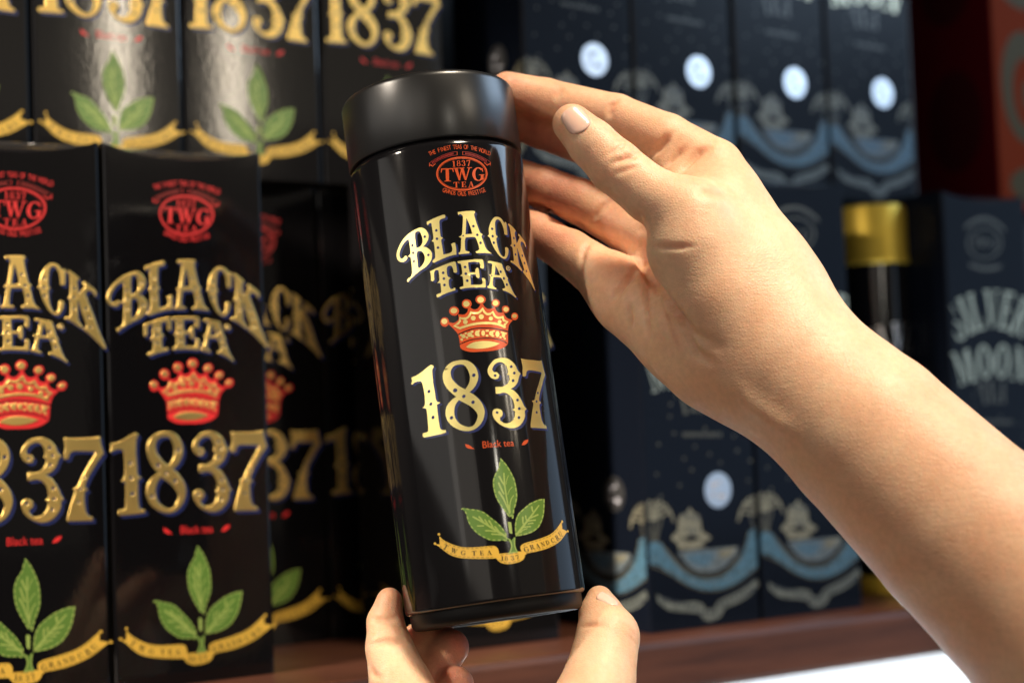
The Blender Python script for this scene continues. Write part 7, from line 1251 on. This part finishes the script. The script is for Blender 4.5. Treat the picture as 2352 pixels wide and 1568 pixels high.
# ------------------------------------------------------------------ hands (one continuous surface each)
HANDS = {"upper":[["palm",0.014,0.007,[[0.06692,0.68866,0.08047,0.013],[0.07702,0.67773,0.06029,0.016],[0.09122,0.65381,0.03976,0.018]]],["middle",0.006,0.002,[[-0.00132,0.70956,0.13847,0.008],[0.01685,0.70989,0.13238,0.0088],[0.04622,0.70756,0.11995,0.0095],[0.0814,0.68569,0.09833,0.0125],[0.09436,0.65784,0.05779,0.016]]],["ring",0.006,0.002,[[-0.00224,0.7109,0.11375,0.0085],[0.0166,0.70138,0.1046,0.0094],[0.03142,0.69675,0.09763,0.009800000000000001],[0.05117,0.68843,0.08479,0.011],[0.06654,0.67692,0.07537,0.013],[0.08604,0.65361,0.04348,0.016]]],["pinky",0.006,0.0016,[[-0.00107,0.70406,0.09198,0.008],[0.01238,0.69843,0.08502,0.0089],[0.02646,0.68898,0.07449,0.009699999999999999],[0.0403,0.67763,0.0622,0.0115],[0.04938,0.6692,0.05142,0.0135],[0.06802,0.65405,0.03531,0.015]]],["hypothenar",0.012,0.009,[[0.04809,0.67201,0.05498,0.013],[0.057,0.66041,0.04721,0.015],[0.06609,0.65491,0.03792,0.016],[0.07877,0.64955,0.02584,0.0165],[0.09086,0.64486,0.01995,0.017]]],["index",0.006,0.009,[[0.00217,0.69506,0.14739,0.0078],[0.01832,0.69532,0.14262,0.009],[0.04826,0.68587,0.13218,0.0094],[0.06838,0.67652,0.11974,0.0108],[0.08652,0.66731,0.10493,0.0126],[0.09386,0.65649,0.08276,0.0145],[0.10269,0.64799,0.0548,0.017]]],["web",0.008,0.007,[[0.0682,0.67128,0.10552,0.0075],[0.07653,0.65985,0.09469,0.009],[0.08408,0.65131,0.08601,0.012]]],["thumb",0.007,0.005,[[0.0277,0.64932,0.12277,0.008],[0.03542,0.64779,0.114,0.009800000000000001],[0.04439,0.64534,0.10383,0.0109],[0.05723,0.64099,0.09157,0.0112],[0.07338,0.63656,0.08091,0.015]]],["thenar",0.016,0.005,[[0.07309,0.64153,0.08157,0.015],[0.07363,0.63722,0.0688,0.0185],[0.08097,0.63812,0.05211,0.0195],[0.09921,0.64413,0.03357,0.019]]],["back",0.016,0.015,[[0.08796,0.66021,0.08799,0.0125],[0.09053,0.65223,0.06897,0.016],[0.10135,0.64841,0.04695,0.018]]],["arm_radial",0.02,0.024,[[0.09982,0.64808,0.05315,0.018],[0.10612,0.64373,0.04098,0.0195],[0.11738,0.6347,0.02272,0.022],[0.14003,0.62102,-0.0022,0.025],[0.17072,0.601,-0.0393,0.028],[0.19789,0.57675,-0.07239,0.03],[0.23683,0.52743,-0.12339,0.036]]],["arm_ulnar",0.02,0.024,[[0.08317,0.64928,0.03095,0.016],[0.08967,0.64456,0.02557,0.019],[0.10448,0.63597,0.01774,0.0215],[0.13112,0.62154,-0.01175,0.025],[0.16113,0.60547,-0.04794,0.0275],[0.17876,0.59465,-0.07006,0.028],[0.19409,0.57778,-0.09156,0.029],[0.23069,0.52818,-0.13721,0.036]]]],"lower":[["palm",0.018,0.014,[[-0.03876,0.62767,-0.12517,0.018],[-0.01574,0.63029,-0.13651,0.02],[0.00923,0.61514,-0.13413,0.022]]],["pinky",0.006,0.002,[[-0.02804,0.65849,-0.10252,0.0076],[-0.03619,0.65205,-0.11295,0.009],[-0.043,0.64266,-0.12465,0.011],[-0.02613,0.63358,-0.14185,0.015]]],["ring",0.006,0.002,[[-0.02996,0.66978,-0.08893,0.0076],[-0.0378,0.66625,-0.09773,0.0088],[-0.04839,0.65202,-0.1125,0.011],[-0.03441,0.63799,-0.13078,0.015]]],["middle",0.006,0.002,[[-0.03646,0.67753,-0.08415,0.008],[-0.04272,0.67371,-0.08756,0.0086],[-0.05127,0.66136,-0.10001,0.01],[-0.04288,0.64248,-0.12122,0.014]]],["index",0.007,0.003,[[-0.05354,0.6566,-0.06742,0.0052],[-0.05528,0.65505,-0.07592,0.0073],[-0.05366,0.65056,-0.08548,0.009300000000000001],[-0.04863,0.64136,-0.10043,0.0125],[-0.04103,0.6273,-0.11839,0.016]]],["thumb",0.007,0.012,[[0.03153,0.65674,-0.07004,0.0055],[0.0318,0.65306,-0.0761,0.0088],[0.03378,0.64749,-0.08415,0.0125],[0.0293,0.63628,-0.09911,0.014],[0.02161,0.61916,-0.11586,0.018],[0.0092,0.61311,-0.13369,0.022]]],["wrist",0.02,0.022,[[-0.01408,0.62051,-0.14098,0.026],[-0.01004,0.60002,-0.1695,0.027],[-0.00516,0.57197,-0.20642,0.03]]],["wrist2",0.02,0.022,[[0.00236,0.61455,-0.14184,0.025],[0.00588,0.59802,-0.16952,0.026],[0.00996,0.57201,-0.20698,0.029]]]],"ucr":[[[[0.05277,0.64443,0.08361],[0.05533,0.6448,0.07662],[0.05385,0.64514,0.07041],[0.05364,0.64544,0.06478],[0.05688,0.64576,0.05902],[0.0604,0.6461,0.05262],[0.06393,0.64645,0.04622],[0.06693,0.64666,0.04235],[0.07231,0.64704,0.03526],[0.07786,0.64719,0.03255],[0.0834,0.64733,0.02984]],0.0022,0.0016],[[[0.05422,0.65242,0.06548],[0.05059,0.65261,0.06181],[0.04663,0.65285,0.05753],[0.04198,0.65315,0.052],[0.03994,0.65335,0.04827]],0.0016,0.001],[[[0.05478,0.63711,0.07072],[0.05909,0.63715,0.06994],[0.06651,0.63718,0.06954],[0.07457,0.63718,0.06949]],0.001,0.0005],[[[0.05488,0.64256,0.06255],[0.05518,0.64303,0.05381],[0.05548,0.64351,0.04507],[0.0548,0.64404,0.03511],[0.05363,0.64438,0.02892]],0.0014,0.0006],[[[0.05908,0.63806,0.05323],[0.06181,0.6386,0.04323],[0.0652,0.63907,0.03444],[0.06802,0.63948,0.02691],[0.07027,0.63982,0.02063]],0.0016,0.0008],[[[0.06512,0.63461,0.04282],[0.06972,0.63509,0.03404],[0.07256,0.63543,0.02778],[0.07976,0.63571,0.0226]],0.0015,0.0008],[[[0.04802,0.65027,0.04964],[0.04837,0.65068,0.04206],[0.04751,0.65102,0.03578]],0.0012,0.0006],[[[0.04059,0.63516,0.10691],[0.04503,0.63502,0.10946],[0.04892,0.63488,0.11202]],0.001,0.0003],[[[0.04208,0.63536,0.10307],[0.04595,0.63525,0.10509],[0.05032,0.6352,0.10601],[0.05337,0.63511,0.10779]],0.0012,0.0006],[[[0.04302,0.63557,0.09924],[0.04796,0.63549,0.10068],[0.05235,0.63541,0.10215],[0.05458,0.63533,0.10369]],0.001,0.0003],[[[0.04501,0.63505,0.10892],[0.04764,0.63517,0.10665],[0.0509,0.63515,0.10707]],0.0009,0.0002],[[[0.06019,0.66,0.11042],[0.06486,0.65977,0.11475],[0.06842,0.6595,0.11968]],0.0016,0.001],[[[0.0695,0.65548,0.10141],[0.07411,0.65528,0.10515],[0.07933,0.65502,0.10998],[0.08446,0.65488,0.11259]],0.0018,0.001],[[[0.06545,0.65827,0.1054],[0.07009,0.65807,0.10916],[0.07474,0.65783,0.11347]],0.0013,0.0006],[[[0.07726,0.64788,0.09379],[0.08384,0.64795,0.09245],[0.09043,0.64801,0.09138]],0.0024,0.0004],[[[0.07641,0.64096,0.09224],[0.079,0.64117,0.08833]],0.0014,0.0002],[[[0.04461,0.67897,0.13004],[0.04596,0.67869,0.13521],[0.04899,0.67851,0.13857]],0.0014,0.0006],[[[0.02253,0.68542,0.1404],[0.02442,0.68523,0.14384],[0.0257,0.68508,0.14673]],0.0012,0.0004],[[[0.00921,0.69078,0.09681],[0.015,0.69092,0.09424],[0.02075,0.69112,0.0905],[0.02652,0.69129,0.08735],[0.03114,0.69143,0.08482],[0.03569,0.69166,0.08054]],0.0016,0.0012],[[[0.0357,0.68631,0.08696],[0.04,0.686,0.09263],[0.04426,0.68576,0.09715]],0.0014,0.0006],[[[0.03069,0.68233,0.06795],[0.03149,0.68202,0.07372],[0.03516,0.68174,0.0788]],0.0014,0.0006],[[[0.0854,0.63018,0.01362],[0.09363,0.63063,0.00539],[0.10252,0.63101,-0.00164],[0.11144,0.63136,-0.00806]],0.004,-0.0008],[[[0.05881,0.63846,0.04581],[0.05973,0.63893,0.03712],[0.06193,0.63933,0.02961]],0.002,-0.0006],[[[0.06291,0.6388,0.03947],[0.06511,0.63921,0.03196],[0.06727,0.63968,0.02322]],0.002,-0.0006]],"lcr":[[[[-0.06111,0.64486,-0.07268],[-0.05688,0.64492,-0.07369],[-0.05119,0.64491,-0.07362],[-0.04831,0.64486,-0.07259]],0.0012,0.0005],[[[-0.06093,0.63939,-0.08268],[-0.05384,0.63932,-0.08125],[-0.0471,0.63935,-0.08178],[-0.04293,0.63943,-0.08334]],0.0014,0.0006],[[[0.0223,0.6392,-0.07901],[0.0257,0.63916,-0.07829],[0.03021,0.63915,-0.07818],[0.03356,0.6392,-0.07915]],0.001,0.0004],[[[0.04106,0.63535,-0.08201],[0.04321,0.63548,-0.08432],[0.04564,0.6356,-0.08665]],0.0011,0.0002],[[[0.0417,0.63523,-0.07979],[0.04439,0.63539,-0.08269],[0.04601,0.63548,-0.08443]],0.001,0.0002],[[[-0.06056,0.63578,-0.08998],[-0.05901,0.63597,-0.09339],[-0.05518,0.6361,-0.09577]],0.0012,0.0004]],"nail_u":[[0.02899,0.63933,0.12227],[0.0258,0.63904,0.12769],[0.03332,0.63923,0.12413]],"nail_l":[[0.03491,0.65069,-0.06936],[0.03178,0.65042,-0.06436],[0.03735,0.65264,-0.06826]],"mole":[0.08248,0.63193,0.01836]}
def sd_cone(P, a, b, r1, r2):
    """rounded cone between two spheres"""
    ba = b - a; l2 = ba @ ba; rr = r1 - r2; a2 = max(l2 - rr * rr, 1e-12); il2 = 1 / l2
    pa = P - a; y = pa @ ba; z = y - l2
    q = pa * l2 - y[..., None] * ba
    x2 = np.einsum('...i,...i->...', q, q)
    y2 = y * y * l2; z2 = z * z * l2
    k = np.sign(rr) * rr * rr * x2
    d = (np.sqrt(x2 * a2 * il2) + y * rr) * il2 - r1
    c1 = np.sign(z) * a2 * z2 > k
    c2 = np.sign(y) * a2 * y2 < k
    d = np.where(c2, np.sqrt(x2 + y2) * il2 - r1, d)
    d = np.where(c1, np.sqrt(x2 + z2) * il2 - r2, d)
    return d
def smin(a, b, k):
    h = np.maximum(k - np.abs(a - b), 0) / k
    return np.minimum(a, b) - h * h * k * .25
def sculpt(groups, vox, lo=None, hi=None):
    pts = np.array([p for g in groups for p in g[3]])
    mn = (pts[:, :3] - pts[:, 3:4]).min(0) - .006; mx = (pts[:, :3] + pts[:, 3:4]).max(0) + .006
    if lo is not None: mn = np.maximum(mn, lo)
    if hi is not None: mx = np.minimum(mx, hi)
    n = np.ceil((mx - mn) / vox).astype(int) + 1
    F = np.full(n, .03, np.float32)
    ax = [mn[i] + np.arange(n[i]) * vox for i in range(3)]
    for name, kin, kout, pl in groups:
        G = np.full(n, .03, np.float32)
        for p, q in zip(pl, pl[1:]):
            p = np.array(p); q = np.array(q); m = max(p[3], q[3]) + .022
            i0 = np.clip(np.floor((np.minimum(p[:3], q[:3]) - m - mn) / vox).astype(int), 0, n)
            i1 = np.clip(np.ceil((np.maximum(p[:3], q[:3]) + m - mn) / vox).astype(int), 0, n)
            if (i1 <= i0).any(): continue
            sl = tuple(slice(a, b) for a, b in zip(i0, i1))
            X = np.stack(np.meshgrid(*[ax[i][sl[i]] for i in range(3)], indexing='ij'), -1)
            D = sd_cone(X, p[:3], q[:3], p[3], q[3]).astype(np.float32)
            G[sl] = smin(G[sl], np.minimum(D, .03), .0015)
        F = smin(F, G, kout).astype(np.float32)
    # cap the open borders
    F[0], F[-1], F[:, 0], F[:, -1], F[:, :, 0], F[:, :, -1] = [.004] * 6
    ins = F < 0
    c = np.zeros(np.array(n) - 1, np.int8); acc = np.zeros((*c.shape, 3), np.float32); cnt = np.zeros(c.shape, np.float32)
    O8 = [(i, j, k) for i in (0, 1) for j in (0, 1) for k in (0, 1)]
    def sub(A, o): return A[o[0]:A.shape[0] - 1 + o[0], o[1]:A.shape[1] - 1 + o[1], o[2]:A.shape[2] - 1 + o[2]]
    for o in O8:
        for d in range(3):
            if o[d]: continue
            o2 = list(o); o2[d] = 1
            fa, fb = sub(F, o), sub(F, o2)
            cr = (fa < 0) != (fb < 0)
            t = np.where(cr, fa / np.where(cr, fa - fb, 1), 0)
            for e in range(3):
                acc[..., e] += np.where(cr, o[e] + (t if e == d else 0), 0)
            cnt += cr
    act = cnt > 0
    ids = np.full(c.shape, -1, np.int64); ids[act] = np.arange(act.sum())
    idx = np.argwhere(act)
    V = mn + (idx + acc[act] / cnt[act][:, None]) * vox
    faces = []
    for d in range(3):
        e1, e2 = [x for x in range(3) if x != d]
        s0 = [slice(None)] * 3; s1 = [slice(None)] * 3
        s0[d] = slice(0, -1); s1[d] = slice(1, None)
        a, b = ins[tuple(s0)], ins[tuple(s1)]
        cr = np.argwhere(a != b)
        ok = (cr[:, e1] > 0) & (cr[:, e2] > 0) & (cr[:, e1] < n[e1] - 1) & (cr[:, e2] < n[e2] - 1)
        cr = cr[ok]
        def cell(o1, o2):
            q = cr.copy(); q[:, e1] -= o1; q[:, e2] -= o2
            return ids[q[:, 0], q[:, 1], q[:, 2]]
        Q = np.stack([cell(1, 1), cell(0, 1), cell(0, 0), cell(1, 0)], 1)
        fl = a[cr[:, 0], cr[:, 1], cr[:, 2]]
        if d == 1: fl = ~fl
        Q[~fl] = Q[~fl][:, ::-1]
        faces.append(Q)
    return V, np.concatenate(faces)
def relax(V, Fq, it):
    E = np.concatenate([Fq[:, [0, 1]], Fq[:, [1, 2]], Fq[:, [2, 3]], Fq[:, [3, 0]]])
    E = np.concatenate([E, E[:, ::-1]])
    deg = np.bincount(E[:, 0], minlength=len(V)).astype(float)
    for lam in [.5, -.52] * it:
        S = np.stack([np.bincount(E[:, 0], V[E[:, 1], i], len(V)) for i in range(3)], 1) / deg[:, None]
        V = V + lam * (S - V)
    return V
def make_hand(name, label, groups, creases, flush_and_shade, vox, lo=None, hi=None):
    V, Fq = sculpt(groups, vox, lo, hi)
    V = relax(V, Fq, 4)
    me = bpy.data.meshes.new(name)
    me.from_pydata(V.tolist(), [], Fq.tolist()); me.update()
    Nn = np.zeros(len(V) * 3); me.vertices.foreach_get('normal', Nn); Nn = Nn.reshape(-1, 3)
    kd = KDTree(len(V))
    for i, v in enumerate(V): kd.insert(v, i)
    kd.balance()
    bvh = BVHTree.FromPolygons(V.tolist(), Fq.tolist())
    disp = np.zeros(len(V)); tone = np.full(len(V), .12)
    for pl, w, dp in creases:
        w *= 1.15; dp *= 2.3
        P = [np.array(p) for p in pl]; fine = []
        for a, b in zip(P, P[1:]):
            m = max(2, int(np.linalg.norm(b - a) / .0008)); fine += [a + (b - a) * i / m for i in range(m)]
        snap = []
        for q in fine:
            # slide along the line of sight of the reference to the nearest skin
            vw = Vector(q).normalized(); co = bvh.ray_cast(Vector(q) - vw * .12, vw)[0]
            if co is None: co = kd.find(q)[0]
            snap.append(np.array(co))
        L = len(snap); near = {}
        for k, q in enumerate(snap):
            fade = min(1, 3 * k / L + .15, 3 * (L - 1 - k) / L + .15)
            for co, i, dist in kd.find_range(q, w * 2.2):
                val = fade * math.exp(-(dist / w) ** 2)
                if val > near.get(i, 0): near[i] = val
        for i, val in near.items():
            disp[i] = max(disp[i], dp * val) if dp > 0 else min(disp[i], dp * val)
            if dp > 0: tone[i] = max(tone[i], .12 + .38 * val * min(1, dp / .0012))
    V2 = V - Nn * disp[:, None]
    for p, r_, amt in flush_and_shade:
        d = np.linalg.norm(V2 - np.array(p), axis=1)
        tone = np.maximum(tone, .12 + amt * np.exp(-(d / r_) ** 2))
    me.vertices.foreach_set('co', V2.ravel())
    at = me.attributes.new('tone', 'FLOAT', 'POINT'); at.data.foreach_set('value', tone)
    for p in me.polygons: p.use_smooth = True
    me.materials.append(M['skin']); me.update()
    o = bpy.data.objects.new(name, me); COL.objects.link(o)
    o['label'] = label; o['category'] = 'hand'
    return o
def nail(hand, c, tip, side, name='fingernail', lift=.00035):
    me0 = hand.data
    bvh = BVHTree.FromPolygons([v.co for v in me0.vertices], [p.vertices for p in me0.polygons])
    c, tip, side = Vector(c), Vector(tip), Vector(side)
    view = c.normalized()
    loc, nrm, _, _ = bvh.ray_cast(Vector((0, 0, 0)), view)
    if loc is None:
        loc, nrm, _, _ = bvh.find_nearest(c)
    Y = (tip - c); Y -= nrm * Y.dot(nrm); ly = Y.length; Y.normalize()
    X = nrm.cross(Y); lx = abs((side - c).dot(X)); lx = max(lx, .003)
    bm = bmesh.new(); A, B = 14, 18; grid = []
    for j in range(B + 1):
        row = []
        for i in range(A + 1):
            a = 2 * i / A - 1; b = 2 * j / B - 1
            wd = (1 - abs(b) ** 4.5 * (.35 if b < 0 else .18)) 
            px = loc + X * (a * lx * wd) + Y * (b * ly * (1 - .16 * a * a if b > 0 else 1 - .22 * a * a)) + nrm * .012
            h, hn, _, _ = bvh.ray_cast(px, -nrm, .03)
            if h is None: h, hn, _, _ = bvh.find_nearest(px); 
            edge = max(abs(a) ** 6, (abs(b) ** 8 if b < 0 else 0))
            row.append(bm.verts.new(h + nrm * (lift * (1 - 1.6 * edge) + (.0006 * max(0, b - .6) if b > 0 else 0))))
        grid.append(row)
    for j in range(B):
        for i in range(A): bm.faces.new([grid[j][i], grid[j][i + 1], grid[j + 1][i + 1], grid[j + 1][i]])
    bmesh.ops.recalc_face_normals(bm, faces=bm.faces[:])
    me = mesh_from_bm(name, bm, [M['nail']], True)
    o = link(name, me, None, hand)
    s = o.modifiers.new('thickness', 'SOLIDIFY'); s.thickness = .0005; s.offset = -1
    return o
H = HANDS
ug = {g[0]: g[3] for g in H['upper']}
flush_and_shadeU = [(ug['thumb'][0][:3], .010, .30), (ug['index'][0][:3], .022, .40), (ug['index'][2][:3], .012, .25), (ug['middle'][1][:3], .03, .75), (ug['ring'][1][:3], .034, .65), (ug['pinky'][1][:3], .034, .65), (ug['ring'][3][:3], .022, .5), (ug['hypothenar'][0][:3], .03, .35), (ug['hypothenar'][3][:3], .02, .25), (H['mole'], .0011, 1.2), (ug['thumb'][2][:3], .012, .3), (ug['index'][4][:3], .018, .38), (ug['index'][3][:3], .012, .3), (ug['arm_ulnar'][1][:3], .03, .3), (ug['arm_ulnar'][4][:3], .05, .35), (ug['arm_ulnar'][5][:3], .05, .45)]  # flush on tips and knuckles; shade coloured into rear fingers and ulnar side
upper = make_hand('hand', 'bare hand and forearm reaching in from the right, fingers curled behind the tin lid', H['upper'], H['ucr'], flush_and_shadeU, .0009, None, np.array((.40, .9, .4)))
nail(upper, *H['nail_u'])
lg = {g[0]: g[3] for g in H['lower']}
tipsL = [(lg['thumb'][0][:3], .012, .35), (lg['thumb'][2][:3], .010, .30), (lg['index'][0][:3], .014, .40), (lg['middle'][0][:3], .02, .7), (lg['ring'][0][:3], .02, .7), (lg['pinky'][0][:3], .02, .7)]
lower = make_hand('hand', 'bare hand at the bottom edge cradling the tin base between thumb and fingers', H['lower'], H['lcr'], tipsL, .0009, np.array((-.2, .3, -.30)), None)
nail(lower, *H['nail_l'])
